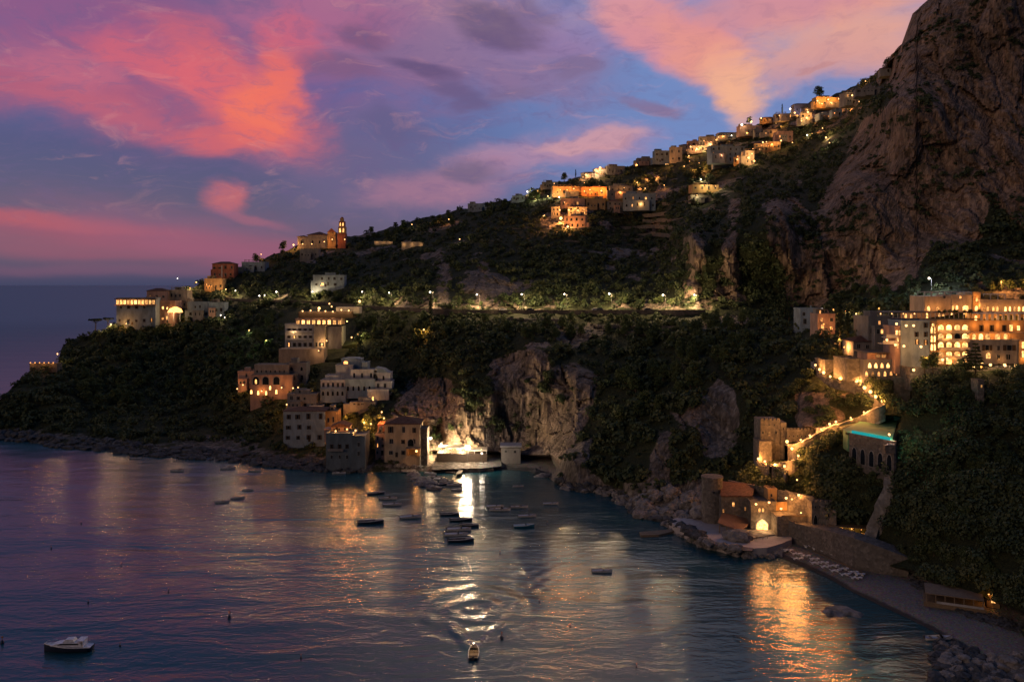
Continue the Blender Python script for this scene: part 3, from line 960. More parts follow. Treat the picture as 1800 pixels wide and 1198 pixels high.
def house(x0, x1, yt, yb, label, wall=WHITE, roof='flat', rows=2, cols=3, lit=0.15, depth=8.0, yaw=0.0, win='rect',
          fwd=2.5, rh=2.0, name='house', cat='house', hot=None, sidewin=True, balc=False, ww=None, d=None, below=5.0, par=.6, chimney=False, group=None, extras=True):
    pc = (x0 + x1) / 2
    dd = d if d else min(D(x0, yb), D(pc, yb), D(x1, yb)) - fwd
    b = Bld(name, label, cat, pc, yb, dd, yaw, group)
    r = random.Random(hash((x0, yt)) & 0xffff)
    rhp = rh / b.s if roof != 'flat' else (par / b.s if par else 0)
    y1 = yt + rhp * (0.85 if roof != 'flat' else 1)
    b.wall(x0, x1, y1, yb, wall, depth, 0, 'wall', par if roof == 'flat' else 0, below)
    if roof == 'flat':
        pass
    else:
        b.roof_hip(x0, x1, y1, depth, rh, 0, TILE, roof == 'gable')
    fh = (yb - y1) / rows
    cw = (x1 - x0) / cols
    ww_ = ww or min(cw * .36, 1.5 / b.s)
    wh = min(fh * .55, 2.2 / b.s)
    for i in range(rows):
        for j in range(cols):
            k = i * cols + j
            if hot and k in hot:
                l = 2
            else:
                l = 1 if r.random() < lit else 0
            if r.random() < .12 and not (hot and k in hot): continue
            sc_ = r.choice((.8, 1, 1, 1.25)); b.win(x0 + cw * (j + .5 + r.uniform(-.12, .12)), yb - fh * i - fh * .22, ww_ * r.choice((.85, 1, 1.2)), wh * sc_, l, win if r.random() < .75 else 'shutter' if win == 'rect' else win)
        if sidewin and abs(yaw) > 8:
            sd = 1 if yaw < 0 else -1
            xx = x1 if sd > 0 else x0
            for q in (depth * .3, depth * .7):
                b.win(xx, yb - fh * i - fh * .22, ww_, wh, 1 if r.random() < lit else 0, win, 0, sd, q)
        if balc and i > 0:
            b.slab(x0 + cw * .1, x1 - cw * .1, yb - fh * i - fh * .12, 1.2, 0, wall)
    # door
    if extras and roof == 'flat' and (x1 - x0) * b.s > 7:
        q = r.random(); ww2 = (x1 - x0) * b.s; zr = b.z(y1) + .004
        if q < .45:
            a_ = r.uniform(.1, .5) * ww2 - ww2 / 2
            MB().box(a_, a_ + ww2 * .3, depth * .3, depth * .75, zr, zr + 2.1).box(a_ - .15, a_ + ww2 * .3 + .15, depth * .3 - .15, depth * .75 + .15, zr + 2.102, zr + 2.25).build('roof_hut', wall, b.o)
        elif q < .7:
            b.pergola(x0 + (x1 - x0) * .1, x0 + (x1 - x0) * .6, y1 - 2.2 / b.s, y1, 3.0, -1.0, 3, WOOD)
        if r.random() < .5:
            MB().box(ww2 * .3, ww2 * .3 + .5, depth * .5, depth * .5 + .5, zr, zr + 1.5).build('chimney', wall, b.o)
    if extras and (x1 - x0) * b.s > 8 and r.random() < .8:
        fa = r.uniform(0, .45); fb = fa + r.uniform(.35, .55); X0, X1 = x0 + (x1 - x0) * fa, x0 + (x1 - x0) * fb
        hz = (yb - y1) * r.uniform(.35, .55)
        b.wall(X0, X1, yb - hz, yb - .3, r.choice((wall, GREYP, wall, PINK)), 2.5, 2.48, 'front_wing', .35, below)
        for q in range(2): b.win(X0 + (X1 - X0) * (.3 + .4 * q), yb - hz * .25, 1.0 / b.s, hz * .5, 1 if r.random() < lit else 0, 'rect', 2.48)
    if extras and roof == 'flat' and r.random() < .6:
        fa = r.uniform(.05, .5); X0, X1 = x0 + (x1 - x0) * fa, x0 + (x1 - x0) * min(.97, fa + r.uniform(.3, .5)); hz = 2.3 / b.s
        b.wall(X0, X1, y1 - hz, y1 - .01, r.choice((wall, GREYP, CREAM)), depth * .5, -depth * .45, 'upper_storey', .3)
        b.win((X0 + X1) / 2, y1 - hz * .2, 1.1 / b.s, hz * .6, 1 if r.random() < lit else 0, 'rect', -depth * .45)
    if extras and r.random() < .55:
        sd_ = r.choice((-1, 1)); xa = b.x(x1) if sd_ > 0 else b.x(x0); w2 = r.uniform(1.5, 3.5); h2 = b.z(y1) * r.uniform(.35, .7)
        MB().box(min(xa + .01 * sd_, xa + sd_ * w2), max(xa + .01 * sd_, xa + sd_ * w2), r.uniform(.4, 2), depth * .8, -below, h2).build('side_wing', wall, b.o)
    m = MB(); dx = x0 + cw * (cols // 2 + (.5 if cols % 2 == 0 else 0.02)); dx = min(dx, x1 - 2)
    w_ = .55
    m.box(b.x(dx) - w_, b.x(dx) + w_, -.11, -.1 + .06, 0.05, 2.1)
    if cols > 1: m.build('door', DARKW, b.o)
    if chimney:
        MB().box(b.x(x0) + 1, b.x(x0) + 1.7, depth * .4, depth * .4 + .7, b.z(y1), b.z(y1) + rh + 1.2).build('chimney', wall, b.o)
    b.claim(x0 - 1.0, x1 + 1.0, yt, yb + 3)
    return b
# ================================================================ grand hotel above the bay (right)
def annex_rows(b, xs, ys, w_, h_, lit, kind='arch', fwd=0.0):
    for y in ys:
        for x in xs:
            b.win(x, y, w_, h_, lit(x, y) if callable(lit) else lit, kind, fwd)


hb = Bld('hotel_building', 'white upper hotel block with roof pergola and a bright yellow lit bay', 'hotel', 1672, 546, 326)
hb.wall(1625, 1672, 520, 546, CREAM, 12, 0, 'wall', 0, 6)
hb.wall(1672.2, 1708, 520, 546, CREAM, 12, .4, 'wall', .5, 6)
hb.wall(1708.2, 1722, 513, 546, OCHRE, 12, .8, 'stair_tower', 0, 6)
hb.pergola(1626, 1708, 513, 520, 6, 0, 7)
hb.win(1632, 546, 6, 8.5, 2, 'arch'); hb.win(1648, 545, 7, 6, 1, 'arch')
for x, l in ((1674, 1), (1681, 2)): hb.win(x, 545, 4.2, 9, l, 'arch', .4)
hb.win(1696, 546, 12, 10, 2, 'arch', .4)
hb.win(1660, 524.5, 4, 5, 0, 'rect'); hb.win(1687, 524.5, 4, 5, 1, 'rect', .4)
hb.win(1714, 546, 6, 9, 2, 'arch', .8); hb.win(1715, 530, 4, 7, 1, 'arch', .8)
for x, y in ((1632, 540), (1650, 541), (1678, 541), (1697, 541), (1715, 536), (1714, 522)): point('unseen_wall_light', hb.o, (hb.x(x), -2.2, hb.z(y)), 230, ORNG, .3)  # unseen orange points added to gild the upper block's front
hb.claim(1620, 1724, 508, 552)

hc = Bld('hotel_building', 'long hotel wing with a row of small arched lit windows under a planted roof', 'hotel', 1772, 549, 324)
hc.wall(1722.3, 1850, 529, 549, CREAM, 12, 0, 'wall', .6, 6)
for x in (1730, 1736, 1746, 1753, 1767, 1775, 1783, 1791, 1799, 1807): hc.win(x, 547, 4.2, 9, 1 if x < 1745 else 2, 'arch')
hc.pergola(1744, 1770, 517, 526, 5, -1, 2)
for x in (1732, 1750, 1770, 1790): point('unseen_wall_light', hc.o, (hc.x(x), -1.8, hc.z(541)), 220, ORNG, .3)  # points without fittings, added for orange spill along this wing
hc.claim(1722, 1850, 514, 552)

hd = Bld('restaurant_terrace', 'long open restaurant terrace with thin flat roof and warm lights inside', 'terrace', 1640, 562, 314)
hd.wall(1538, 1722, 561, 566, PINK, 16, 0, 'terrace_base', 0, 5)
MB().box(hd.x(1542), hd.x(1724), -1.0, 12, hd.z(549.5), hd.z(548)).build('roof', WOOD, hd.o)
hd.wall(1604, 1722, 549.6, 561, PINK, 1.0, -9, 'back_wall')
for i in range(22):
    x = 1544 + i * 8.2
    MB().box(hd.x(x) - .1, hd.x(x) + .1, -.8, -.6, hd.z(561), hd.z(549.6)).build('post', WHITE, hd.o)
for x in (1612, 1622, 1650, 1673, 1680, 1695, 1714): hd.win(x, 560.5, 5, 8, 2, 'arch', -9)
MB().box(hd.x(1540), hd.x(1722), -1.1, -1.0, hd.z(561), hd.z(559)).build('railing', IRON, hd.o)
for x in (1552, 1572, 1592, 1612, 1634, 1656, 1678, 1700):
    point('ceiling_light', hd.o, (hd.x(x), 3, hd.z(551.5)), 260, WARM, .25)
    MB().ball((hd.x(x), 2.0, hd.z(551.5)), .22).build('lamp_globe', BULBW, hd.o)
hd.claim(1535, 1726, 545, 570)

he = Bld('hotel_building', 'hotel wing with bright open loggia bays between white columns', 'hotel', 1765, 583, 308)
he.wall(1702, 1850, 566, 583, OCHRE, 11, 0, 'wall', .7, 4)
he.wall(1722, 1850, 551, 566, OCHRE, 4, -6, 'loggia_wall')
for i in range(11):
    x = 1726 + i * 9.5
    MB().box(he.x(x) - .35, he.x(x) + .35, -.1, .6, he.z(563), he.z(552)).build('column', WHITE, he.o)
MB().box(he.x(1722), he.x(1850), -.3, 6, he.z(552), he.z(549.5)).build('roof', WHITE, he.o)
for x in (1731, 1741, 1750, 1760, 1769, 1779, 1788, 1797): he.win(x, 565, 5, 10, 2, 'arch', -6)
for x in (1730, 1748, 1768, 1785, 1800): point('ceiling_light', he.o, (he.x(x), 3, he.z(554)), 420, ORNG, .3)
for x in (1712, 1734, 1754, 1785): point('unseen_wall_light', he.o, (he.x(x), -1.6, he.z(572)), 260, ORNG, .3)  # last row: added points with no fitting, warming this facade
for x in (1725, 1743, 1765): he.win(x, 582, 6, 11, 0, 'shutter')
he.win(1777, 582, 7, 12, 2, 'rect')
he.win(1790, 581, 6, 9, 2, 'rect')
he.claim(1700, 1850, 548, 586)

hf = Bld('hotel_building', 'hotel block with very bright glazed terrace above grey shuttered floors', 'hotel', 1755, 640, 296)
hf.wall(1703, 1790, 600, 640, GREYP, 12, 0, 'wall', .7, 5)
hf.wall(1703, 1850, 586, 600, OCHRE, 8, -4, 'terrace_wall')
hf.wall(1790.3, 1850, 598, 640, OCHRE, 12, .5, 'side_wall', 0, 5)
for x, w_ in ((1710, 10), (1723, 7), (1735, 9), (1747, 9), (1765, 10), (1779, 8)): hf.win(x, 599, w_, 12, 2, 'arch', -4)
for x in (1712, 1730, 1748, 1766, 1784): point('ceiling_light', hf.o, (hf.x(x), 1.5, hf.z(590)), 420, ORNG, .3)
for x, y in ((1737, 622), (1760, 632), (1797, 606), (1797, 630)): point('unseen_wall_light', hf.o, (hf.x(x), -1.6, hf.z(y)), 180, ORNG, .3)  # golden fill added before the lower walls, no lamps modelled
for x, w_ in ((1735, 14), (1774, 18)): hf.win(x, 616, w_, 10, 0, 'shutter')
for x in (1720, 1755): hf.win(x, 616, 5, 9, 0, 'rect')
hf.win(1737, 630, 9, 11, 2, 'arch'); hf.win(1772, 632, 9, 10, 0, 'rect'); hf.win(1755, 632, 6, 9, 0, 'rect')
for y in (612, 628): hf.win(1797, y, 6, 12, 2, 'rect', .5)
hf.claim(1702, 1850, 586, 644)

hg = Bld('hotel_building', 'tall hotel block with four columns of glowing arched loggias', 'hotel', 1674, 640, 294)
hg.wall(1646.3, 1702.5, 566, 640, OCHRE, 12, 0, 'wall', .8, 5)
for r_, y in enumerate((581.5, 597, 612, 627, 639.5)):
    for c_, x in enumerate((1653.5, 1668, 1682.5, 1696)):
        l = 2 if (r_, c_) not in ((1, 2), (3, 2), (4, 2)) else (0 if (r_, c_) == (1, 2) else 1)
        hg.win(x, y, 11.5, 11.5 if r_ < 3 else 10, l, 'arch')
    if r_ < 4: hg.slab(1647, 1702, y + 2.2, 1.3, 0, CREAM)
for x, y in ((1653, 575), (1668, 575), (1696, 575), (1660, 592), (1690, 605), (1655, 620), (1672, 633)):
    point('loggia_fill_light', hg.o, (hg.x(x), -1.8, hg.z(y)), 260, ORNG, .2)  # orange fill added near the arches to light the facade
hg.claim(1645, 1703, 562, 646)

hs = Bld('stair_tower', 'slim hotel stair tower with pairs of narrow lit arched windows and round light', 'tower', 1640, 640, 292.5)
hs.wall(1634.2, 1646, 565, 640, OCHRE, 8, 0, 'wall', .3, 5)
for y in (586, 601, 616):
    for x in (1637.4, 1642.8): hs.win(x, y, 3.6, 12.5, 2, 'arch')
hs.win(1640, 573, 5, 5, 2, 'arch')
hs.claim(1633, 1647, 562, 644)

ha = Bld('hotel_annex', 'plain white hotel annex with few dark windows and terrace lamps on top', 'hotel', 1610, 616, 291)
ha.wall(1584, 1634, 566, 616, PALE, 10, 0, 'wall', .6, 8)
ha.wall(1574, 1583.8, 575, 616, PINK, 9, -.5, 'side_wall', .4, 8)
for x, y, l in ((1611, 592, 0), (1627, 592, 0), (1627, 576, 0), (1612, 605, 1), (1627, 606, 1)): ha.win(x, y, 5.5, 9, l, 'shutter')
for x, y in ((1577, 589), (1582, 589), (1579, 601), (1579, 612)): ha.win(x, y, 3.5, 9, 2, 'rect', -.5)
ha.slab(1556, 1576, 592, 4, -3, WHITE, name='terrace'); ha.slab(1550, 1576, 603, 4, -3, WHITE, name='terrace')
ha.claim(1548, 1636, 556, 622)
for i, (x, y, p) in enumerate([(1576, 571, 200), (1593, 574, 110), (1606, 574, 110), (1574, 608, 220), (1589, 610, 150), (1619, 611, 150), (1559, 599, 220)]):
    lamp(P(x, y, 289.5), ['warm lantern at the far corner of the white annex roof', 'first of two lanterns over the plain white annex wall', 'second of two lanterns over the plain white annex wall',
                        'lantern beside the pink side wall of the annex', 'lantern low at the corner of the plain annex', 'lantern low under the lit annex windows', 'small lantern on the annex side terrace'][i],
         'wall', p, ORNG, BULBW, r=.42, h=.4)

# promenade in front of the hotel
hp = Bld('hotel_terrace', 'long hotel garden terrace on a dark retaining wall', 'terrace', 1700, 650, 284)
hp.wall(1600, 1860, 648, 655, STONE, 14, 0, 'retaining_wall', .5, 6)
hp.claim(1600, 1860, 640, 652)
for i, (x, y, p) in enumerate([(1606, 652, 500), (1657, 634, 500), (1685, 638, 250), (1726, 641, 260), (1741, 643, 600), (1766, 643, 500), (1785, 644, 300), (1712, 646, 200)]):
    lamp(P(x, y, 282.5 if y > 640 else 288), ['square lantern left of the hotel garden entrance', 'round lantern at the foot of the arcaded hotel block', 'lantern glowing behind the conifer', 'lantern right of the conifer',
                                'tall white lamp on the hotel garden terrace', 'bright lamp over the garden tables', 'lamp at the far end of the garden tables', 'low lamp under the conifer'][i], 'wall', p, WARM, r=.45, h=.4)
for x in (1752, 1760, 1768, 1776):
    t = Bld('garden_table', 'white garden table with cloth lit by terrace lamps', 'table', x, 647.6, 281.5, group='tables on the hotel garden terrace')
    MB().tube([(0, 0, 0), (0, 0, .72)], .06).build('leg', IRON, t.o)
    MB().tube([(0, 0, .72), (0, 0, .78)], .6, 12).build('table_top', WHITE, t.o)

# arched conference building below
hh = Bld('arcade_building', 'curved terrace building with two rows of seven lit arches over the cliff', 'building', 1562, 668, 294)
hh.wall(1518, 1606, 634, 668, GREYP, 12, 0, 'wall', .5, 4)
hh.wall(1494, 1517.8, 634, 656, STONE, 12, -3, 'side_wall', .5, 3)
for i in range(7):
    hh.win(1528.5 + i * 10.8, 646.5, 6.2, 9.5, 2, 'gothic')
    hh.win(1523 + i * 10.8, 661, 5.2, 9.5, 1, 'gothic')
hh.wall(1530, 1592, 621, 633, PINK, 8, -3, 'upper_wall')
MB().box(hh.x(1527), hh.x(1598), 1, 13, hh.z(621) + .003, hh.z(619.8)).build('roof', WOOD, hh.o)
for x in (1550, 1560, 1585): hh.win(x, 630, 9 if x < 1580 else 6, 6, 1, 'rect', -3)
for x in (1540, 1570): point('ceiling_light', hh.o, (hh.x(x), 1.5, hh.z(624)), 150, ORNG, .2)
hh.claim(1488, 1612, 618, 671)

hw = Bld('retaining_wall', 'tall pale retaining wall dropping below the arched building', 'wall', 1582, 716, 289)
hw.wall(1571, 1600, 662, 716, STONE, 10, 0, 'wall', 0, 6)
hw.claim(1570, 1602, 660, 716)
bw = Bld('retaining_wall', 'slender leaning concrete buttress beside the stepped path', 'wall', 1504, 740, 300)
m = MB(); m.v += [(bw.x(1498), 0, 0), (bw.x(1505), 0, 0), (bw.x(1509), 0, bw.z(676)), (bw.x(1503), 0, bw.z(676)), (bw.x(1498), 1.5, 0), (bw.x(1505), 1.5, 0), (bw.x(1509), 1.5, bw.z(676)), (bw.x(1503), 1.5, bw.z(676))]
for q in ((0, 1, 2, 3), (7, 6, 5, 4), (1, 5, 6, 2), (5, 4, 7, 6), (4, 0, 3, 7), (3, 2, 6, 7), (4, 5, 1, 0)): m.f.append(list(q)); m.m.append(0)
m.build('wall', GREYP, bw.o)

# pool terrace and villas left of the hotel
hv = Bld('pool_terrace', 'triangular terrace with dark blue pool beside the arched building', 'terrace', 1474, 646, 312)
hv.wall(1450, 1492, 634, 646, STONE, 10, 0, 'retaining_wall', .4, 6)
MB().box(hv.x(1456), hv.x(1489), 1, 9, hv.z(634) + .004, hv.z(634) + .15).build('pool_water', plain('pool_tile', (0.03, 0.08, 0.16), .1), hv.o)
hv.claim(1450, 1492, 630, 650)
house(1407, 1437, 541, 573, 'small grey villa with two windows right of the cypresses', PALE, 'flat', 2, 2, 0, 9, 0, fwd=4, name='villa', cat='villa')
v2 = house(1437.5, 1468, 551, 583, 'orange lit villa with open terrace above the stepped path', PINK, 'flat', 2, 2, .6, 9, 0, fwd=5, name='villa', cat='villa')
lamp(P(1448, 571, v2.d - 2.5), 'orange lantern on the small villa front', 'wall', 500, ORNG, r=.3, h=.4)
lamp(P(1460, 577, v2.d - 3.5), 'orange lantern at the corner of the small villa', 'wall', 500, ORNG, r=.3, h=.4)
v3 = house(1525, 1568, 555, 590, 'wide dim villa with sloped wall left of the hotel annex', GREYP, 'flat', 2, 3, 0.1, 10, 8, fwd=5, name='villa', cat='villa')
v4 = house(1500, 1562, 592, 616, 'low dark villa with tiled lean roof below the annex terrace', GREYP, 'hip', 1, 4, 0, 10, 0, fwd=-4, rh=2, name='villa', cat='villa', below=2, extras=False)
rs = Bld('roadside_canopy', 'low canopy with a glowing red strip beside the coast road', 'canopy', 1428, 545, 425)
MB().box(rs.x(1407), rs.x(1448), 0, 5, rs.z(542.5), rs.z(541.6)).build('roof', GREYP, rs.o)
MB().box(rs.x(1409), rs.x(1434), -.25, -.05, rs.z(542.3), rs.z(541.4)).build('light_strip', REDG, rs.o)
MB().box(rs.x(1434.5), rs.x(1446), -.25, -.05, rs.z(542.3), rs.z(541.7)).build('light_strip', glow('white_strip', (1, .8, .7), 3), rs.o)
for x in (1408, 1427, 1447): MB().box(rs.x(x) - .15, rs.x(x) + .15, 1, 1.3, rs.z(552), rs.z(542.6)).build('post', GREYP, rs.o)
point('strip_light', rs.o, (0, -.8, 1.2), 60, (1, .1, .05), .3)
lamp(G(1637, 511, 6), 'cool white street lamp above the hotel roof', 'street', 900, (0.85, 0.9, 1.0), BULBC, h=5, r=.42)
for i, (x, y, c_, p) in enumerate([(1487, 555, WARM, 500), (1505, 560, WARM, 400), (1545, 551, ORNG, 300), (1465, 552, ORNG, 300), (1484, 620, ORNG, 900), (1475, 606, ORNG, 500), (1505, 645, ORNG, 300), (1812, 500, ORNG, 2500), (1760, 505, ORNG, 1500),
                                  (1665, 641, WARM, 300), (1625, 640, ORNG, 500), (1725, 656, ORNG, 100)]):
    lamp(G(x, y, 7), ['lantern among the shrubs above the villas', 'second lantern among the shrubs above the villas', 'orange lamp at the far end of the restaurant terrace', 'orange lamp on the villa garden wall',
                      'orange lamp under the tall garden trees', 'orange lamp higher among the garden trees', 'orange lamp on the arched building roof edge', 'orange garden lamp on the slope beyond the hotel roof', 'orange garden lamp above the hotel roof plants',
                      'lamp behind the hotel hedge', 'orange lamp by the garden pine', 'small orange lamp in the dark slope'][i], 'post', p, c_, h=1.8, r=.3)
w1 = Bld('garden_shed', 'tiny lit hut in the dark trees below the hotel', 'hut', 1725, 684, 262)
w1.wall(1719, 1730, 668, 684, STONE, 4, 0, 'wall', .2, 4); w1.win(1725, 681, 3, 5, 2, 'rect')

# ================================================================ stepped path with lanterns
PATH = [(1430, 636), (1434, 648), (1441, 656), (1452, 665), (1464, 670), (1480, 672), (1503, 674), (1513, 684), (1524, 692), (1534, 699), (1546, 711), (1556, 713), (1536, 722), (1515, 733), (1496, 741),
        (1478, 747), (1462, 750), (1452, 757), (1440, 763), (1424, 772), (1408, 780), (1396, 784), (1384, 784), (1390, 793), (1398, 802), (1404, 808), (1396, 812), (1374, 816), (1356, 820), (1380, 826)]
PATH2 = [(1330, 812), (1345, 818), (1362, 822), (1384, 828), (1380, 836)]


def ribbon(pl, width, fwd, name, label, mat, walln=None, wmat=None, wlabel=None, h=1.0):
    pts = []
    for (a, b), (c, d) in zip(pl[:-1], pl[1:]):
        n = max(1, int(math.hypot(c - a, d - b) / 4))
        for i in range(n): pts.append((a + (c - a) * i / n, b + (d - b) * i / n))
    pts.append(pl[-1])
    ds = np.array([D(x, y) for x, y in pts]); ds = np.convolve(np.pad(ds, 3, 'edge'), np.ones(7) / 7, 'valid') - fwd
    W = [P(x, y, d) for (x, y), d in zip(pts, ds)]
    V, Fc = [], []
    m = MB(); wl = MB()
    for i in range(len(W) - 1):
        p, q = W[i], W[i + 1]
        z = (p.z + q.z) / 2
        m.slab([(p.x, p.y), (q.x, q.y), (q.x, q.y + width), (p.x, p.y + width)], [p.z - 5, q.z - 5, q.z - 5, p.z - 5], [p.z, q.z, q.z, p.z])
        wl.slab([(p.x, p.y - .35), (q.x, q.y - .35), (q.x, q.y - .005), (p.x, p.y - .005)], [p.z - 4, q.z - 4, q.z - 4, p.z - 4], [p.z + h, q.z + h, q.z + h, p.z + h])
    tag(m.build(name, mat), label, None if name in ('path', 'road') else 'path', None, 'structure' if name in ('path', 'road') else None)
    if walln:
        tag(wl.build(walln, wmat), wlabel, 'wall')
    for x, y in pts: rects.append((x - 5, x + 5, y - 9, y + 7))
    return pts, W


pp, PW = ribbon(PATH, 3.0, 3.5, 'path', 'stone stepped path winding down the cliff', PALEST, 'parapet_wall', STONE, 'low stone parapet along the winding stepped path', .7)
pp2, PW2 = ribbon(PATH2, 3.0, 3.5, 'path', 'lower landing of the stepped path', PALEST, 'parapet_wall', STONE, 'low stone parapet of the lower path landing', .7)


def near_path(W, pts, x, y):
    k = min(range(len(pts)), key=lambda i: (pts[i][0] - x) ** 2 + (pts[i][1] - y) ** 2)
    return W[k]


for i, (x, y, p, r_) in enumerate([(1434, 648, 250, .3), (1440, 655, 450, .35), (1449, 660, 500, .42), (1462, 668, 350, .3), (1474, 672, 300, .25), (1490, 673, 250, .25), (1506, 675, 650, .5), (1522, 688, 500, .45), (1531, 696, 500, .45),
                                   (1542, 704, 450, .4), (1553, 710, 200, .25), (1520, 728, 350, .2), (1495, 740, 350, .2), (1470, 749, 600, .28), (1458, 752, 600, .28), (1445, 760, 350, .2), (1425, 771, 500, .22), (1408, 779, 500, .22),
                                   (1385, 786, 800, .4), (1393, 797, 500, .35), (1403, 807, 300, .25)]):
    q = near_path(PW, pp, x, y)
    lamp(q + Vector((0, .3, 0)), 'small warm lantern lining the stepped cliff path', 'post', p * 1.6, ORNG, BULBW, h=1.0, r=r_ * 1.35, group='lanterns lining the cliff path')
for x, y, p, r_ in ((1333, 813, 700, .45), (1345, 816, 700, .4), (1364, 821, 400, .25), (1380, 826, 500, .42)):
    q = near_path(PW2, pp2, x, y)
    lamp(q + Vector((0, .3, 0)), 'orange lantern on the lower path landing below the ruined walls', 'post', p, ORNG, BULBW, h=1.0, r=r_, group='lanterns on the lower path landing')

# ruined stone houses and crenellated wall by the path
rb = Bld('stone_ruin', 'roofless square stone house beside the crenellated wall', 'ruin', 1360, 790, 292)
rb.wall(1337, 1372, 738, 772, STONE, 8, 0, 'wall', 0, 8); rb.wall(1372.2, 1382, 742, 778, STONE, 7, .3, 'side_wall', 0, 8)
for i in range(5): MB().box(rb.x(1338 + i * 7.2), rb.x(1342 + i * 7.2), -.02, .8, rb.z(738) + .003, rb.z(735)).build('merlon', STONE, rb.o)
for x, y in ((1341, 762), (1352, 763), (1364, 762), (1376, 755)): rb.win(x, y, 3, 5, 0, 'arch', .3 if x > 1372 else 0)
rb.wall(1330, 1352, 772, 806, STONE, 7, 3, 'lower_wall', 0, 6)
for x in (1343, 1352, 1361): rb.win(x, 748, 2.5, 3.5, 0, 'rect')
rb.claim(1326, 1384, 734, 812)
cw_ = Bld('crenellated_wall', 'stone wall with small square openings under battlements', 'wall', 1406, 776, 291)
cw_.wall(1383, 1430, 755, 776, STONE, 1.2, 0, 'wall', 0, 4)
for i in range(8): MB().box(cw_.x(1384 + i * 6), cw_.x(1387.5 + i * 6), -.01, 1.19, cw_.z(755) + .002, cw_.z(752)).build('merlon', STONE, cw_.o)
for i in range(6): cw_.win(1388 + i * 7, 768, 2.5, 4, 0, 'rect')
cw_.claim(1383, 1432, 750, 779)
bl = Bld('balustrade', 'short white balustrade lit from behind above the court', 'balustrade', 1444, 757, 284)
bl.wall(1435, 1455, 756, 760, PALEST, .5, 0, 'base', 0, 3)
for i in range(6): MB().box(bl.x(1436 + i * 3.4), bl.x(1437.8 + i * 3.4), 0, .3, bl.z(756) + .002, bl.z(752.5)).build('baluster', WHITE, bl.o)
MB().box(bl.x(1435), bl.x(1455), -.05, .35, bl.z(752.5) + .002, bl.z(751.5)).build('rail', WHITE, bl.o)

# tennis court on its terrace
ct = MB()
cp = [(1490, 759), (1568, 774), (1578, 737), (1519, 737), (1482, 754)]
ZC = 34.0
cpt = [P(x, y, (HC - ZC) * F / (y - 500)) for x, y in cp]
ct.slab([(p.x, p.y) for p in cpt], ZC - 6, ZC)
m_, n_ = new_mat('green_court')
n_green = plain('green_netting', (.03, .075, .045), .9)
pos = n_.n('ShaderNodeNewGeometry').outputs['Position']
finish(n_, n_.ramp(n_.noise(pos, .3, 5, .6), [(.35, (.05, .13, .075)), (.65, (.09, .22, .12))]), .8)
tag(ct.build('tennis_court', m_), 'green hard court on a terrace edged by a teal light strip', 'court')
rects.append((1480, 1582, 712, 782))
a, b = cpt[0], cpt[1]
st = Bld('light_strip', 'glowing teal light strip along the court edge', 'light strip', 0, 0, 300)
st.o.location = a
v = b - a; st.o.rotation_euler = (0, 0, math.atan2(v.y, v.x))
MB().box(2, v.length - .5, -.5, -.05, .05, .85).build('diffuser', TEAL, st.o)
for k in (.15, .4, .65, .9): point('strip_glow', st.o, (v.length * k, 1.5, 1.6), 600, (0.12, 0.85, 0.62), .5)
cf = Bld('court_fence', 'dark mesh fence posts behind the green court', 'fence', 1545, 737, (HC - ZC) * F / 237.0)
for i in range(7):
    MB().box(cf.x(1520 + i * 9) - .08, cf.x(1520 + i * 9) + .08, 0, .16, -.2, 4.6).build('post', IRON, cf.o)
MB().box(cf.x(1520), cf.x(1574), 0, .1, 4.602, 4.7).build('rail', IRON, cf.o)
MB().prism([(cf.x(1519), 0), (cf.x(1574), 0), (cf.x(1574), 4.5), (cf.x(1546), 4.5)], .2, .26).build('screen', n_green, cf.o)
cwl = Bld('retaining_wall', 'tall pale retaining wall with arches under the court', 'wall', 1520, 800, 262)
cwl.o.location = a + Vector((0, -1.2, -12)); cwl.o.rotation_euler = st.o.rotation_euler; cwl.px = 0; cwl.pyb = 0
mm = MB(); mm.box(0, v.length, 0, 1.1, -4, 12.02); mm.build('wall', STONE, cwl.o)
for k in range(5): link('arch', window_mesh('arch', 0), cwl.o, (2 + k * 3.2, -.02, 3), None, (2, 1, 5))
rects.append((1485, 1572, 755, 800))
ln = lamp(cpt[1] + Vector((-.6, .5, 0)), 'pinkish lantern at the corner of the green court', 'post', 300, (1, .5, .3), BULBW, h=1.4, r=.35)
bt = Bld('balustrade', 'small lit balustrade right of the court corner', 'balustrade', 1560, 790, 250)
bt.wall(1556, 1574, 782, 785, STONE, 1.5, 0, 'base', 0, 2)
for i in range(6): MB().box(bt.x(1560 + i * 2.4), bt.x(1561.4 + i * 2.4), 0, .3, bt.z(782) + .002, bt.z(779)).build('baluster', WHITE, bt.o)

# ================================================================ old watchtower and houses on the small beach
dT = (HC - 2.6) * F / (924 - 500)
tw = Bld('round_watchtower', 'squat round stone watchtower at the end of the beach houses', 'tower', 1256, 905, D(1256, 905) - 3)
rad = tw.x(1256 + 18)
MB().tube([(0, rad, -6), (0, rad, tw.z(848)), (0, rad, tw.z(843))], [rad * 1.06, rad, rad * 1.02], 20).build('wall', STONE, tw.o)
MB().tube([(0, rad, tw.z(843) + .002), (0, rad, tw.z(840))], [rad * 1.08, rad * 1.08], 20).build('rim', STONE, tw.o)
tw.win(1254, 868, 5, 6, 0, 'rect', .2)
tw.claim(1230, 1278, 838, 912)
bh = Bld('stone_house', 'long stone house beside the watchtower with three small lit windows', 'house', 1295, 926, 272.5)
bh.wall(1268, 1320, 872, 926, STONE, 10, 0, 'wall', 0, 4)
mroof = MB(); mroof.v += [(bh.x(1266), -.6, bh.z(872)), (bh.x(1321), -.6, bh.z(872)), (bh.x(1345), 10.5, bh.z(866)), (bh.x(1280), 10.5, bh.z(860))]
mroof.v += [(x, y, z + .4) for x, y, z in mroof.v]
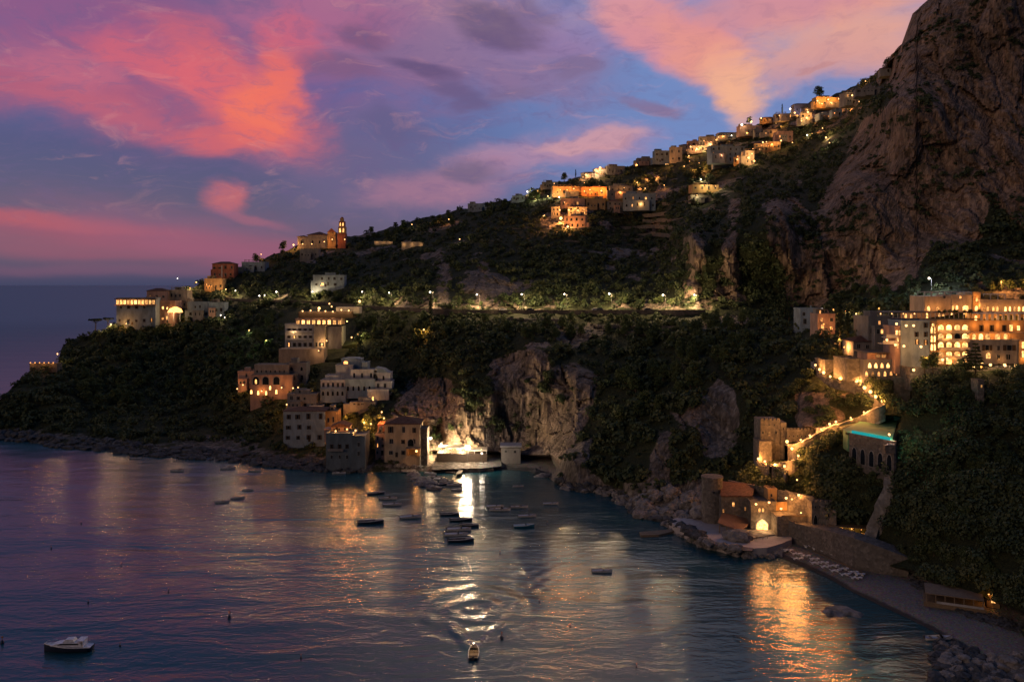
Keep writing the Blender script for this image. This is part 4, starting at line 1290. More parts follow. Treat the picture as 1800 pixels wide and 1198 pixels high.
for q in ((3, 2, 1, 0), (4, 5, 6, 7), (0, 1, 5, 4), (1, 2, 6, 5), (2, 3, 7, 6), (3, 0, 4, 7)): mroof.f.append(list(q)); mroof.m.append(0)
mroof.build('roof', TILE, bh.o)
for x, y, w_, h_ in ((1269.5 + 2, 901, 3, 7), (1289, 890, 4.5, 8), (1310, 897, 3, 7)): bh.win(x, y, w_, h_, 1, 'rect')
aw = MB(); aw.v += [(bh.x(1252), -7.0, bh.z(908)), (bh.x(1290), -8.5, bh.z(921)), (bh.x(1319), -1.5, bh.z(915)), (bh.x(1270), -.02, bh.z(901)), (bh.x(1319), -.02, bh.z(913))]
aw.v += [(x, y, z + .25) for x, y, z in aw.v]
for q in ((4, 3, 0, 1, 2), (7, 6, 5, 8, 9), (0, 5, 6, 1), (1, 6, 7, 2), (2, 7, 9, 4), (4, 9, 8, 3), (3, 8, 5, 0)): aw.f.append(list(q)); aw.m.append(0)
aw.build('awning', plaster('brown_awning', (0.22, 0.13, 0.09)), bh.o)
for x in (1256, 1268, 1280, 1291): MB().box(bh.x(x) - .12, bh.x(x) + .12, -6.8, -6.5, -2.4, bh.z(912 + (x - 1256) * .28)).build('post', WOOD, bh.o)
bh.claim(1250, 1322, 858, 930)
gh = Bld('gothic_house', 'stone house with a large glowing pointed arch doorway', 'house', 1344, 931, 268)
gh.wall(1320, 1364, 884, 931, STONE, 11, 0, 'wall', .6, 3)
gh.win(1339.5, 931, 24, 19.5, 2, 'gothic', .05, name='arched_doorway')
for x in (1335, 1341): gh.win(x, 899, 4, 7, 1, 'arch')
gh.claim(1318, 1366, 870, 934)
for i, (x, y, p) in enumerate([(1329, 887, 350), (1352, 884, 350), (1373, 895, 500), (1361, 918, 500), (1339, 922, 0)]):
    if p: lamp(P(x, y, 266.5 if i != 2 else 265), ['lantern on the left eave of the gothic house', 'lantern on the right eave of the gothic house', 'bright lantern on the steps behind the gothic house', 'lantern under the little white awning by the arch'][i], 'wall', p, ORNG, BULBW, r=.36, h=.3)
point('doorway_light', gh.o, (gh.x(1340), -2.0, 2.6), 650, WARM, .5)
trc = Bld('stone_terrace', 'smooth raised stone terrace lit in front of the pointed arch', 'terrace', 1335, 945, (HC - 3.1) * F / 445.0)
q0 = [P(x, y, (HC - 3.1) * F / (y - 500)) for x, y in ((1300, 933), (1318, 946), (1364, 938), (1350, 926), (1318, 926))]
m = MB(); m.slab([(p.x - trc.o.location.x, p.y - trc.o.location.y) for p in q0], -2.5, .05); m.build('paving', PALEST, trc.o)
pz = MB()
q1 = [P(x, y, (HC - 2.75) * F / (y - 500)) for x, y in ((1176, 914), (1186, 922), (1203, 930), (1222, 939), (1240, 947), (1262, 952), (1283, 958), (1306, 960), (1326, 963), (1348, 962), (1372, 955), (1392, 947), (1392, 940), (1362, 925), (1330, 915), (1262, 905), (1200, 906))]
pz.slab([(p.x, p.y) for p in q1], -2.5, 2.75)
tag(pz.build('bathing_terrace', plaster('smooth_concrete', (0.40, 0.37, 0.36), .8, .2)), 'broad smooth concrete bathing terrace on the rocks', 'terrace')
rects.append((1170, 1400, 900, 970))
# jetty left of the terrace
jt = Bld('jetty', 'short white floating jetty reaching from the rocks', 'jetty', 1150, 940, HC * F / 440.0)
j0 = [P(x, y, (HC - .7) * F / (y - 500)) for x, y in ((1127, 940), (1158, 939), (1196, 930), (1197, 927), (1160, 931), (1124, 934))]
m = MB(); m.slab([(p.x - jt.o.location.x, p.y - jt.o.location.y) for p in j0], -.5, .7); m.build('deck', WOOD, jt.o)
# boulder planted on the terrace
def rockmesh(r, seed, sq=(1, 1, .7), n=3):
    bm = bmesh.new(); bmesh.ops.create_icosphere(bm, subdivisions=n, radius=1)
    co = np.array([v.co[:] for v in bm.verts])
    w1, w2, wc_ = worley(co[:, 0] * 1.5 + seed, co[:, 1] * 1.5, co[:, 2] * 1.5, seed)
    k = 0.55 + 0.7 * fbm(co[:, 0] * 1.3 + seed, co[:, 1] * 1.3, co[:, 2] * 1.3, 4, seed) + .35 * (wc_ - .5) + .12 * sm(0, .3, w2 - w1)
    for v_, kk in zip(bm.verts, k): v_.co = Vector((v_.co.x * kk * r * sq[0], v_.co.y * kk * r * sq[1], v_.co.z * kk * r * sq[2]))
    me = bpy.data.meshes.new('rock'); bm.to_mesh(me); bm.free()
    return me


m_, n_ = new_mat('bare_rock')
pos = n_.n('ShaderNodeNewGeometry').outputs['Position']
nn = n_.noise(pos, .7, 6, .65, .4)
finish(n_, n_.ramp(nn, [(.3, (.07, .068, .065)), (.5, (.19, .18, .17)), (.7, (.30, .28, .26))]), .95, n_.n('ShaderNodeBump', {'Strength': .9, 'Distance': .6, 'Height': nn}).outputs[0])
ROCKM = m_
o = link('boulder', rockmesh(3.2, 3, (1.25, 1, .75)), None, P(1297, 945, (HC - 3.2) * F / 445.0)); o.data.materials.append(ROCKM)
tag(o, 'rounded dark boulder poking through the smooth terrace', 'boulder')

# terraces right of the gothic house
tr = Bld('stone_terrace', 'raised stone terrace with glowing balcony behind the long beach wall', 'terrace', 1400, 925, 262)
tr.wall(1366, 1428, 908, 925, STONE, 9, 0, 'retaining_wall', 0, 6)
tr.wall(1372, 1430, 892, 907, OCHRE, .6, -7, 'back_wall')
MB().box(tr.x(1374), tr.x(1428), -.05, .15, tr.z(908) + .002, tr.z(905)).build('railing', WOOD, tr.o)
for x in (1380, 1396, 1412): point('unseen_wall_light', tr.o, (tr.x(x), 5.5, tr.z(902)), 160, ORNG, .25)
tr.claim(1366, 1432, 885, 930)
for i, (x, y, p) in enumerate([(1382, 878, 500), (1404, 873, 700), (1408, 904, 350), (1392, 880, 150), (1401, 846, 500)]):
    lamp(G(x, y, 5), ['lantern on the upper terrace wall behind the gothic house', 'brighter lantern right on the upper terrace wall', 'lantern on the glowing balcony', 'faint lantern between the two terrace lanterns', 'orange lit garden niche above the terraces'][i], 'wall', p, ORNG, BULBW, r=.4 if i < 2 else .25, h=.6)
hut = Bld('small_hut', 'small square lit hut behind the gothic house roof', 'hut', 1357, 875, 272)
hut.wall(1350, 1366, 860, 875, OCHRE, 5, 0, 'wall', .3, 5); hut.win(1356, 873, 3, 6, 0, 'rect'); hut.claim(1348, 1368, 855, 877)
gb = Bld('gothic_ruin', 'tall stone facade with two dark pointed arches and a battlement', 'ruin', 1446, 932, 258)
gb.wall(1427, 1465, 882, 932, STONE, 8, 0, 'wall', 0, 6)
for i in range(5): MB().box(gb.x(1428 + i * 7.6), gb.x(1432 + i * 7.6), -.01, .7, gb.z(882) + .002, gb.z(879)).build('merlon', STONE, gb.o)
for i in range(4): gb.win(1433 + i * 8, 893, 3, 5, 0, 'rect')
gb.win(1433.5, 925, 8, 22, 0, 'gothic'); gb.win(1444, 927, 8, 22, 0, 'gothic')
gb.claim(1426, 1467, 878, 936)
ar = Bld('beach_arcade', 'low arcade glowing orange under a thin sloping roof', 'arcade', 1490, 945, 252, -18)
ar.wall(1459, 1522, 927, 945, OCHRE, .6, -4, 'back_wall', 0, 3)
ar.wall(1459, 1522, 940, 945, STONE, 6, 0, 'base', 0, 6)
MB().box(ar.x(1458), ar.x(1523), -.6, 5, ar.z(926), ar.z(925)).build('roof', WOOD, ar.o)
for i in range(7): MB().box(ar.x(1460 + i * 10.2) - .15, ar.x(1460 + i * 10.2) + .15, -.2, .1, ar.z(940) + .002, ar.z(926) - .002).build('post', WOOD, ar.o)
for x in (1467, 1481, 1497, 1512):
    point('ceiling_light', ar.o, (ar.x(x), 1.6, ar.z(930)), 300, ORNG, .25)
    MB().ball((ar.x(x), 1.0, ar.z(930)), .2).build('lamp_globe', BULBO, ar.o)
ar.claim(1456, 1526, 915, 950)
# wall behind the long beach
WALLP = [(1365, 905, 948), (1400, 920, 955), (1445, 930, 972), (1500, 945, 998), (1550, 962, 1008), (1597, 980, 1012)]
lw = MB(); tops = []
base = [P(x, yb, (HC - 1.0) * F / (yb - 500)) for x, yt, yb in WALLP]
for k in range(len(WALLP) - 1):
    p, q = base[k], base[k + 1]
    zt0 = p.z + (WALLP[k][2] - WALLP[k][1]) * p.y / F; zt1 = q.z + (WALLP[k + 1][2] - WALLP[k + 1][1]) * q.y / F
    lw.slab([(p.x, p.y), (q.x, q.y), (q.x + 3, q.y + 6), (p.x + 3, p.y + 6)], -2, [zt0, zt1, zt1, zt0])
tag(lw.build('beach_wall', STONE), 'long rough stone wall backing the sun lounger beach', 'wall')
for k in range(len(WALLP) - 1): rects.append((WALLP[k][0], WALLP[k + 1][0], WALLP[k][1] + 12, WALLP[k + 1][2] + 3))
for k, (xa, ya, xb, yb_) in enumerate([(1280, 850, 1430, 880), (1380, 868, 1470, 905)]):
    pa, pb = G(xa, ya, 4), G(xb, yb_, 4)
    m = MB(); m.slab([(pa.x, pa.y), (pb.x, pb.y), (pb.x + .5, pb.y + 1), (pa.x + .5, pa.y + 1)], [pa.z - 8, pb.z - 8, pb.z - 8, pa.z - 8], [pa.z + 1.2, pb.z + 1.2, pb.z + 1.2, pa.z + 1.2])
    tag(m.build('garden_wall', STONE), ['upper garden wall running behind the beach houses', 'second garden wall stepping down behind the gothic facade'][k], 'wall')
# stone chute up the gully
pa = [G(x, y, 3) for x, y in ((1522, 958), (1536, 925), (1550, 888), (1566, 850), (1570, 800))]
m = MB()
for p, q in zip(pa[:-1], pa[1:]):
    m.slab([(p.x - 2.2, p.y), (p.x + 2.2, p.y), (q.x + 1.6, q.y), (q.x - 1.6, q.y)], [p.z - 4, p.z - 4, q.z - 4, q.z - 4], [p.z, p.z, q.z, q.z])
tag(m.build('stone_stairs', PALEST), 'steep pale stone flight climbing the dark gully', 'stairs')
rects.append((1520, 1560, 880, 960))

# beach bar at the far right
bb = Bld('beach_bar', 'long beach pavilion with low plank roof and white front rail', 'beach bar', 1683, 1068, (HC - 1.8) * F / 566.0, -24)
bb.wall(1630, 1728, 1064, 1068, WOOD, 7, 0, 'deck', 0, 2)
m = MB(); m.box(bb.x(1632), bb.x(1724), -.5, 7.5, bb.z(1049), bb.z(1047.5)); m.build('roof', WOOD, bb.o)
for i in range(7):
    for y0 in (0, 6.6): MB().box(bb.x(1634 + i * 14.8) - .1, bb.x(1634 + i * 14.8) + .1, y0, y0 + .2, bb.z(1064) + .002, bb.z(1049) - .002).build('post', WOOD, bb.o)
bb.wall(1632, 1724, 1050, 1064, DARKW, .3, -6.8, 'back_wall')
MB().box(bb.x(1650), bb.x(1724), -.4, -.25, bb.z(1064), bb.z(1060)).build('front_rail', WHITE, bb.o)
bb.claim(1622, 1745, 1036, 1074)
kb = Bld('kiosk', 'little orange lit kiosk at the end of the beach bar', 'kiosk', 1745, 1062, 209, -20)
kb.wall(1736, 1756, 1048, 1062, OCHRE, 4, 0, 'wall', .3, 3); kb.win(1746, 1059, 8, 8, 2, 'rect')
lamp(P(1738, 1045, 208), 'orange lantern on the kiosk roof edge', 'wall', 120, ORNG, r=.18, h=.2)
lamp(P(1728, 1046, 211), 'second orange lantern left of the kiosk', 'wall', 120, ORNG, r=.15, h=.2)
wt = Bld('lifeguard_chair', 'pale raised box on a post behind the kiosk', 'lookout', 1735, 1048, 212)
wt.wall(1731, 1739, 1030, 1036, PALE, 1.5, 0, 'cabin'); MB().box(-.15, .15, .4, .8, 0, wt.z(1036)).build('post', WHITE, wt.o)
# ================================================================ coast road with street lamps
RP = [(395, 524), (440, 527), (500, 528), (560, 531), (600, 534), (640, 538), (700, 541), (757, 544), (800, 545), (840, 546), (880, 546), (920, 546), (960, 546), (1000, 546), (1040, 546), (1080, 546), (1120, 546), (1160, 546), (1200, 546), (1240, 546)]
rp, RW = ribbon(RP, 6.0, 4.5, 'road', 'coast road cut into the hillside', plaster('asphalt_road', (0.05, 0.05, 0.05), .9), 'roadside_wall', stone('dark_stone', (.15, .13, .11)), 'long low stone wall along the outer edge of the coast road', .5)
del rects[-len(rp):]
for x, y in rp: rects.append((x - 5, x + 5, y - 5, y + 3))
SL = [(410, 511, 500), (482, 512, 700), (548, 512, 700), (634, 513, 700), (684, 515, 900), (757, 515, 1300), (839, 517, 1500), (920, 518, 1700), (995, 518, 1300), (1076, 518, 1700), (1172, 518, 1700), (1227, 520, 1500)]
for i, (x, y, p) in enumerate(SL):
    q = near_path(RW, rp, x, 540)
    hh_ = (HC + (500 - y) / F * q.y) - q.z
    l = lamp(q + Vector((0.6, 7.2, 0)), 'slim street lamp with cool white bulb along the coast road', 'street', p * 1.8, COOL, BULBC, h=round(min(max(hh_, 6.5), 10), 0), r=.5 if i in (1, 5, 9, 10) else .4, group='street lamps along the coast road')
# small van parked by the road
vq = near_path(RW, rp, 1063, 546)
def car(loc, rz, label, paint):
    o = empty('parked_car', loc, rz); tag(o, label, 'car', 'cars parked on the coast road')
    m = MB(); m.prism([(-2.1, .35), (2.1, .35), (2.15, .85), (1.2, .95), (.7, 1.45), (-1.3, 1.45), (-1.9, .95), (-2.15, .85)], -.85, .85); m.build('body', paint, o)
    m = MB(); m.prism([(1.05, .97), (.65, 1.38), (-1.2, 1.38), (-1.7, .97)], -.87, .87); m.build('window', GLASS, o)
    for x in (-1.3, 1.3):
        for y in (-.88, .7): MB().tube([(x, y, .33), (x, y + .18, .33)], .33, 10).build('wheel', IRON, o)
    return o
CARW = plain('white_car_paint', (.6, .6, .6), .3); CARD = plain('dark_car_paint', (.04, .05, .07), .3)
for i, (x, lb, pt) in enumerate([(886, 'white car parked left of the brightly lit rock by the road', CARW), (931, 'dark car parked under the brightest lit rock', CARD), (1049, 'white car parked before the lit shrubs at mid road', CARW), (1056, 'dark car parked close behind the mid road white car', CARD), (1140, 'dark car parked near the far bend of the coast road', CARD)]):
    q = near_path(RW, rp, x, 546); car(q + Vector((0, 1.3, .02)), 0.0, lb, pt)

# ================================================================ houses, left headland
H = house
h1 = H(206, 272, 523, 571, 'curved white hotel on the headland with glowing balcony along its top floor', PALE, 'flat', 2, 5, .12, 12, 6, fwd=4, name='hotel_building', cat='hotel', extras=False)
o = h1
m = MB(); m.box(o.x(204), o.x(274), -1.8, .5, o.z(536.5), o.z(535)).build('balcony', PINK, o.o)
MB().box(o.x(204), o.x(274), -1.8, 3, o.z(525.5), o.z(524.2)).build('roof', TILE, o.o)
for i in range(11): o.win(208 + i * 6.1, 534.8, 5, 8, 2, 'rect', .05)
for x in (212, 232, 252): point('balcony_light', o.o, (o.x(x), -2.6, o.z(531)), 500, ORNG, .4)
h2 = H(272.5, 308, 528, 566, 'pink hotel wing joined to the glowing curved hotel', PINK, 'flat', 2, 4, .3, 12, 0, fwd=3, name='hotel_building', cat='hotel', hot=(4, 5, 6, 7), extras=False)
h3 = H(297, 329, 509, 540, 'cream house with a row of dark top windows above the bright porch', CREAM, 'flat', 2, 4, .25, 10, 0, fwd=2)
h4 = H(258, 292, 507, 527, 'dark tiled house behind the glowing curved hotel', PINK, 'hip', 1, 3, .1, 10, 0, fwd=2)
pch = Bld('lit_porch', 'dome shaped porch blazing with light between the hotel wings', 'porch', 306, 557, h2.d - 3)
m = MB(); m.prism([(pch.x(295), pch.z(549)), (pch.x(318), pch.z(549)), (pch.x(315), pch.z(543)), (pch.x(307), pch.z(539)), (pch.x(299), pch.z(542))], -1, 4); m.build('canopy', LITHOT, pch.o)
for x in (296, 306, 317): MB().box(pch.x(x) - .2, pch.x(x) + .2, -.8, -.4, -3, pch.z(549) - .002).build('post', WHITE, pch.o)
point('porch_light', pch.o, (0, -3.5, pch.z(552)), 2600, WARM, .6)
h5 = H(329.5, 366, 530, 557, 'plain pale house with two columns of small windows under the road', PALE, 'flat', 2, 4, .05, 9, 0, fwd=3)
h6 = H(366.5, 394, 531, 552, 'low pale house right of the plain one below the road', PALE, 'flat', 1, 3, .1, 9, 0, fwd=3)
h7 = H(373, 411, 460, 487, 'red block house with a white band on the ridge skyline', RED, 'hip', 2, 4, 0, 11, 0, fwd=2, rh=2)
MB().box(h7.x(389), h7.x(391), -.15, -.03, 0, h7.z(466)).build('band', WHITE, h7.o)
h8 = H(359, 391, 489, 509, 'yellow house just below the red ridge house', OCHRE, 'flat', 1, 4, .05, 9, 0, fwd=2)
lamp(P(368, 503, h8.d - 4), 'small orange lamp before the yellow ridge house', 'wall', 600, ORNG, r=.3, h=.5)
h9 = H(424, 466, 460, 475, 'long white low house among dark trees on the ridge', PALE, 'flat', 1, 4, 0, 9, -6, fwd=2)
h10 = H(550, 605, 483, 504, 'pale villa with one lit doorway above the road', PALE, 'flat', 2, 5, 0, 9, 0, fwd=3, name='villa', cat='villa', hot=(1,))
lamp(P(564, 503, h10.d - 2.5), 'warm lamp beside the lit doorway of the pale villa', 'wall', 400, WARM, r=.3, h=.6)
for i, (x, y, p, c_, r_) in enumerate([(312, 490 + 5, 300, COOL, .3), (195, 577, 1600, WARM, .6), (222, 575, 500, ORNG, .35), (101, 629, 500, WARM, .4), (345, 502, 1500, WARM, .5), (334, 512, 700, WARM, .35), (397, 514, 1500, WARM, .4), (288, 521, 500, ORNG, .5),
                                     (456, 526, 900, COOL, .45), (465, 525, 500, COOL, .35), (438, 587, 400, (.9, 1, .5), .35), (468, 617, 500, (.8, 1, .4), .4), (459, 452, 600, ORNG, .35), (516, 436, 2200, ORNG, .7), (388, 560, 500, COOL, .35), (395, 564, 400, COOL, .3)]):
    lamp(G(x, y, 5), ['cool lamp above the roofs of the headland hotel', 'bright garden lamp under the umbrella pine', 'small orange lamp at the foot of the curved hotel', 'lamp on the low terrace far out on the headland', 'bright lamp among shrubs below the yellow house', 'weaker lamp in the shrubs left of the road',
                      'warm lamp where the road meets the shrubs', 'orange lamp on the pink hotel roof', 'pair of cool lamps by the road, the brighter', 'pair of cool lamps by the road, the fainter', 'greenish lamp in the dark trees above the arcaded villa', 'greenish lamp on a tall mast by the arcaded villa',
                      'orange lamp by the ridge trees left of the church', 'blazing lamp at the left end of the church terrace', 'lamp shining through trees below the road', 'second lamp shining through trees below the road'][i], 'post', p, c_, BULBC if c_ == COOL else BULBW, h=2.2 if i != 11 else 6, r=r_)
ot = Bld('lookout_terrace', 'thin lit terrace far out on the headland with warm rim lights', 'terrace', 76, 643, D(76, 643) - 4)
ot.wall(52, 100, 640, 643, STONE, 6, 0, 'base', .4, 4)
for i in range(6): MB().ball((ot.x(54 + i * 8), -.3, ot.z(640) + 1.0), .3).build('lamp_globe', BULBO, ot.o)
for x in (58, 76, 92): point('rim_light', ot.o, (ot.x(x), -1.0, ot.z(639) + 1), 350, ORNG, .3)
# church
ch = Bld('church', 'church with low domed roof and a lit tiered bell tower on the ridge', 'church', 560, 434, D(560, 432) - 3)
ch.wall(523, 541, 416, 434, GREYP, 12, 0, 'chapel', 0, 6)
ch.wall(541.2, 575, 413, 434, GREYP, 18, .5, 'nave', 0, 6)
ch.roof_hip(540, 576, 413, 18, 3.4, .5, TILE)
ch.roof_hip(522, 541, 416, 12, 1.5, 0, TILE).name = 'chapel_roof'
ch.wall(576, 590, 408, 434, OCHRE, 10, 1, 'facade', 0, 6)
m = MB(); m.prism([(ch.x(575.5), ch.z(408)), (ch.x(590.5), ch.z(408)), (ch.x(583), ch.z(401))], -1.0, 0); m.build('gable', RED, ch.o)
for (a_, b_, yt, yb_, mt) in ((594, 608, 410, 434, RED), (594.8, 607.2, 398.5, 409.8, OCHRE), (596, 606, 389, 398.3, RED), (598, 604, 383.5, 388.8, OCHRE)):
    ch.wall(a_, b_, yt, yb_, mt, (b_ - a_) * ch.s, 1 if yb_ < 430 else 1.4, 'bell_tower' if yb_ > 430 else 'tower_stage', 0, 6 if yb_ > 430 else 0)
MB().ball((ch.x(601), 1, ch.z(383.5)), 2.6 * ch.s, 10, 8).build('tower_dome', RED, ch.o)
for x in (598.3, 604): ch.win(x, 408.5, 3.2, 8, 2, 'arch', 1.0)
for x in (598.6, 603.4): ch.win(x, 397.4, 2.6, 6.5, 2, 'arch', 1.0)
for x in (530, 550, 562): ch.win(x, 428, 3, 6, 0, 'arch', .5)
ch.claim(520, 612, 380, 440)
for i, (x, y, p, dy) in enumerate([(584, 424, 450, 5), (570, 428, 330, 5), (548, 432, 110, 4), (532, 432, 70, 4), (606, 424, 60, 4)]):
    lamp(P(x, y, ch.d - dy), ['brightest lamp before the church facade', 'lamp along the lit church nave', 'low lamp at the middle of the church terrace', 'low lamp before the small chapel', 'lamp at the foot of the bell tower'][i], 'post', p, ORNG, BULBW, h=1.2, r=.45)
H(527, 560, 437, 452, 'dim house on the slope just under the church terrace', GREYP, 'flat', 1, 4, 0, 8, 0, fwd=2)
for i, (x0, x1, y0, y1) in enumerate([(658, 690, 424, 428), (706, 744, 425, 433)]):
    t = Bld('lit_wall', ['short softly lit garden wall right of the church', 'longer softly lit garden wall right of the church'][i], 'wall', (x0 + x1) / 2, y1, D((x0 + x1) / 2, y1) - 3)
    t.wall(x0, x1, y0, y1, CREAM, .6, 0, 'wall', 0, 4)
    for x in np.linspace(x0 + 4, x1 - 4, 3): point('unseen_wall_light', t.o, (t.x(x), -1.5, 1.6), 90, WARM, .2)
    t.claim(x0, x1, y0, y1 + 3)
for i, (x, y, p, c_) in enumerate([(771, 389, 1400, ORNG), (789, 392, 500, ORNG), (724, 401, 300, COOL), (808, 428, 400, COOL), (735, 592, 2200, ORNG), (629, 598, 900, (1, .8, .3)), (745, 590, 700, ORNG), (618, 603, 300, ORNG)]):
    lamp(G(x, y, 5), ['orange lamp in the trees on the middle ridge', 'small orange lamp right of the ridge lamp', 'tiny lamp in the dark ridge trees', 'tiny lamp on the dark slope under the ridge', 'orange lamp lighting a leafy tree in the dark centre slope', 'yellow lamp in trees right of the terraced hotel', 'weaker orange lamp by the lit tree in the centre slope', 'tiny orange lamp left of the yellow lamp'][i],
         'post', p, c_, BULBW, h=3, r=.42)

# ---- terraced hotel under the road
m1 = Bld('terraced_hotel', 'stepped white hotel with lit glass restaurant below the coast road', 'hotel', 555, 612, D(550, 612) - 5)
m1.wall(501, 552, 571, 612, WHITE, 12, 0, 'wall', .6, 8)
m1.wall(552.3, 572, 574, 612, CREAM, 12, .6, 'side_wall', .6, 8)
m1.wall(572.3, 600, 574, 600, GREYP, 12, -1, 'side_wall', 0, 8)
m1.wall(517, 598, 560, 571, PINK, 12, -2.5, 'restaurant')
m1.wall(520, 616, 548, 559.6, DARKW, 10, -6, 'pergola_roof')
m1.wall(585, 627, 540, 552, GREYP, 9, -9, 'upper_wall')
for i in range(9): m1.win(522 + i * 9.2, 570.5, 6.5, 8, 2, 'rect', -2.5)
for i in range(3):
    for j in range(5): m1.win(508 + j * 9.5, 584 + i * 12.5, 4.5, 7, 1 if (i, j) in ((1, 1), (2, 0)) else 0, 'shutter')
m1.slab(503, 550, 583.5, 1.2, 0, WHITE); m1.slab(503, 550, 596.5, 1.2, 0, WHITE)
for x in (557, 563, 569): m1.win(x, 609, 3.6, 8, 0, 'rect', .6)
m1.claim(499, 628, 536, 616)
for i, (x, y, p) in enumerate([(532, 548, 500), (546, 547, 500), (560, 547, 500), (572, 548, 400), (585, 549, 500), (600, 546, 700), (613, 547, 700), (583, 540, 700), (579, 535, 700), (561, 543, 1000), (516, 586, 500), (566, 606, 500), (574, 600, 400), (610, 566, 300), (632, 531, 1800)]):
    lamp(P(x, y, m1.d + (5.5 if y < 552 else -1.5)), 'roof terrace lantern on the stepped white hotel' if i < 7 else
         ['bright lamp standing above the hotel roof terrace', 'topmost lamp above the hotel roof terrace', 'wide bright lamp over the roof bar of the stepped hotel', 'warm lamp on the second balcony of the stepped hotel', 'lamp by the garden door of the stepped hotel', 'lamp right of the garden door of the stepped hotel', 'lamp at the right end of the restaurant', 'big bright square lamp by the road above the stepped hotel'][i - 7],
         'wall', p, WARM, BULBW, r=.42 if i not in (9, 14) else .8, h=.5, group='lanterns on the stepped hotel roof' if i < 7 else None)
t = Bld('curved_wall', 'curved warm lit retaining wall under the stepped hotel', 'wall', 540, 640, D(540, 636) - 4)
t.wall(490, 570, 613, 638, plaster('buff_wall', (.33, .25, .18)), 8, 0, 'wall', 0, 6); t.claim(488, 600, 610, 640)
lamp(P(560, 617, t.d - 2.5), 'warm lamp grazing the curved retaining wall', 'wall', 700, WARM, r=.35, h=.3)

# ---- arcaded villa group (left centre)
a1 = H(418, 446, 652, 676, 'pink house left of the arcaded villa with two small windows', PINK, 'flat', 2, 3, 0, 8, 0, fwd=3)
a2 = Bld('arcaded_villa', 'old villa with big arches and orange lit windows above the bay', 'villa', 472, 700, D(470, 700) - 5)
a2.wall(444, 505, 643, 660, GREYP, 10, -3, 'upper_wall', .5)
a2.wall(440, 514, 660, 700, PINK, 12, 0, 'wall', .4, 8)
for x in (450, 467, 486): a2.win(x, 676, 13, 15, 0, 'arch')
for x, y in ((450, 674), (475, 685), (439 + 3, 692), (454, 694), (468, 694), (486, 692)): a2.win(x, y, 4, 8, 2, 'arch', .12)
for i in range(7): a2.win(449 + i * 8, 656, 3, 5, 0, 'rect', -3)
a2.claim(438, 516, 640, 704)
a3 = H(505, 538, 637, 671, 'grey house with one big arch right of the arcaded villa', GREYP, 'flat', 2, 2, 0, 9, 0, fwd=3, win='arch')
for i, (x, y, p) in enumerate([(427, 682, 200), (495, 687, 220), (515, 688, 300), (524, 687, 350), (504, 717, 700), (417, 689, 200), (460, 693, 120)]):
    lamp(P(x, y, D(x, y + 6) - 8 if i != 1 else a2.d - 3), ['orange lamp left of the pink house', 'brightest orange lamp before the arcaded villa', 'first orange lamp right of the arcaded villa', 'second orange lamp right of the arcaded villa', 'bright orange lamp on the road bend above the blue house', 'faint orange lamp far left of the pink house', 'faint orange lamp under the villa arches'][i], 'post', p, ORNG, BULBW, h=1.5, r=.5 if p > 1000 else .35)
a4 = H(505, 556, 692, 716, 'pale house with an arch between the villa and the blue house', GREYP, 'flat', 2, 4, 0, 9, 0, fwd=4)
a5 = H(544, 567, 712, 722, 'small white hut above the blue house roof', WHITE, 'flat', 1, 2, 0, 5, 0, fwd=3)
# ---- white stepped villa
wv = Bld('stepped_villa', 'large white stepped villa with rounded terraces on the dark slope', 'villa', 625, 705, D(625, 700) - 6)
WB = [(563, 608, 684, 697, 0), (562, 607, 670, 683.6, -2), (568, 615, 663, 669.6, -5), (606, 658, 668, 690, -1), (614, 660, 652, 667.6, -4), (585, 616, 645, 662.6, -7), (593, 628, 635, 644.6, -10), (655, 688, 672, 684, -1.5), (654, 684, 658, 671.6, -4), (632, 642, 640, 651.6, -6), (646, 684, 685, 700, 1)]
for i, (x0, x1, yt, yb_, fw) in enumerate(WB): wv.wall(x0, x1, yt, yb_, WHITE if i % 3 else PALE, 9, fw, 'wall', .5, 3)
for i in range(5): wv.win(568 + i * 8.5, 695, 4.5, 8, 0, 'arch')
for i in range(5): wv.win(567 + i * 8.5, 681, 4.5, 8, 0, 'rect', -2)
for i in range(5): wv.win(611 + i * 9.5, 687, 4, 9, 0, 'arch', -1)
for x in (620, 634, 650): wv.win(x, 665, 3.5, 9, 0, 'arch', -4)
for x in (664, 676): wv.win(x, 682, 5, 8, 0, 'rect', -1.5)
for x in (660, 672): wv.win(x, 669, 4, 8, 0, 'arch', -4)
wv.win(601, 643, 9, 6, 1, 'arch', -10)
wv.win(656, 703, 3, 7, 2, 'rect', 1)
m = MB(); m.prism([(wv.x(654), wv.z(657.8)), (wv.x(684), wv.z(657.8)), (wv.x(672), wv.z(650)), (wv.x(658), wv.z(647))], 4, 12); m.build('roof', PALE, wv.o)
m = MB(); m.prism([(wv.x(592), wv.z(634.8)), (wv.x(629), wv.z(634.8)), (wv.x(620), wv.z(632)), (wv.x(600), wv.z(632))], 10, 18); m.build('roof', PALE, wv.o)
lamp(P(656, 704, wv.d - 2.5), 'small orange lamp at the base of the white stepped villa', 'wall', 300, ORNG, BULBW, r=.28, h=.4)
wv.claim(558, 690, 630, 706)
wt2 = H(615, 660, 706, 712, 'flat dim wall house under the white stepped villa', GREYP, 'flat', 1, 3, 0, 5, 0, fwd=3)
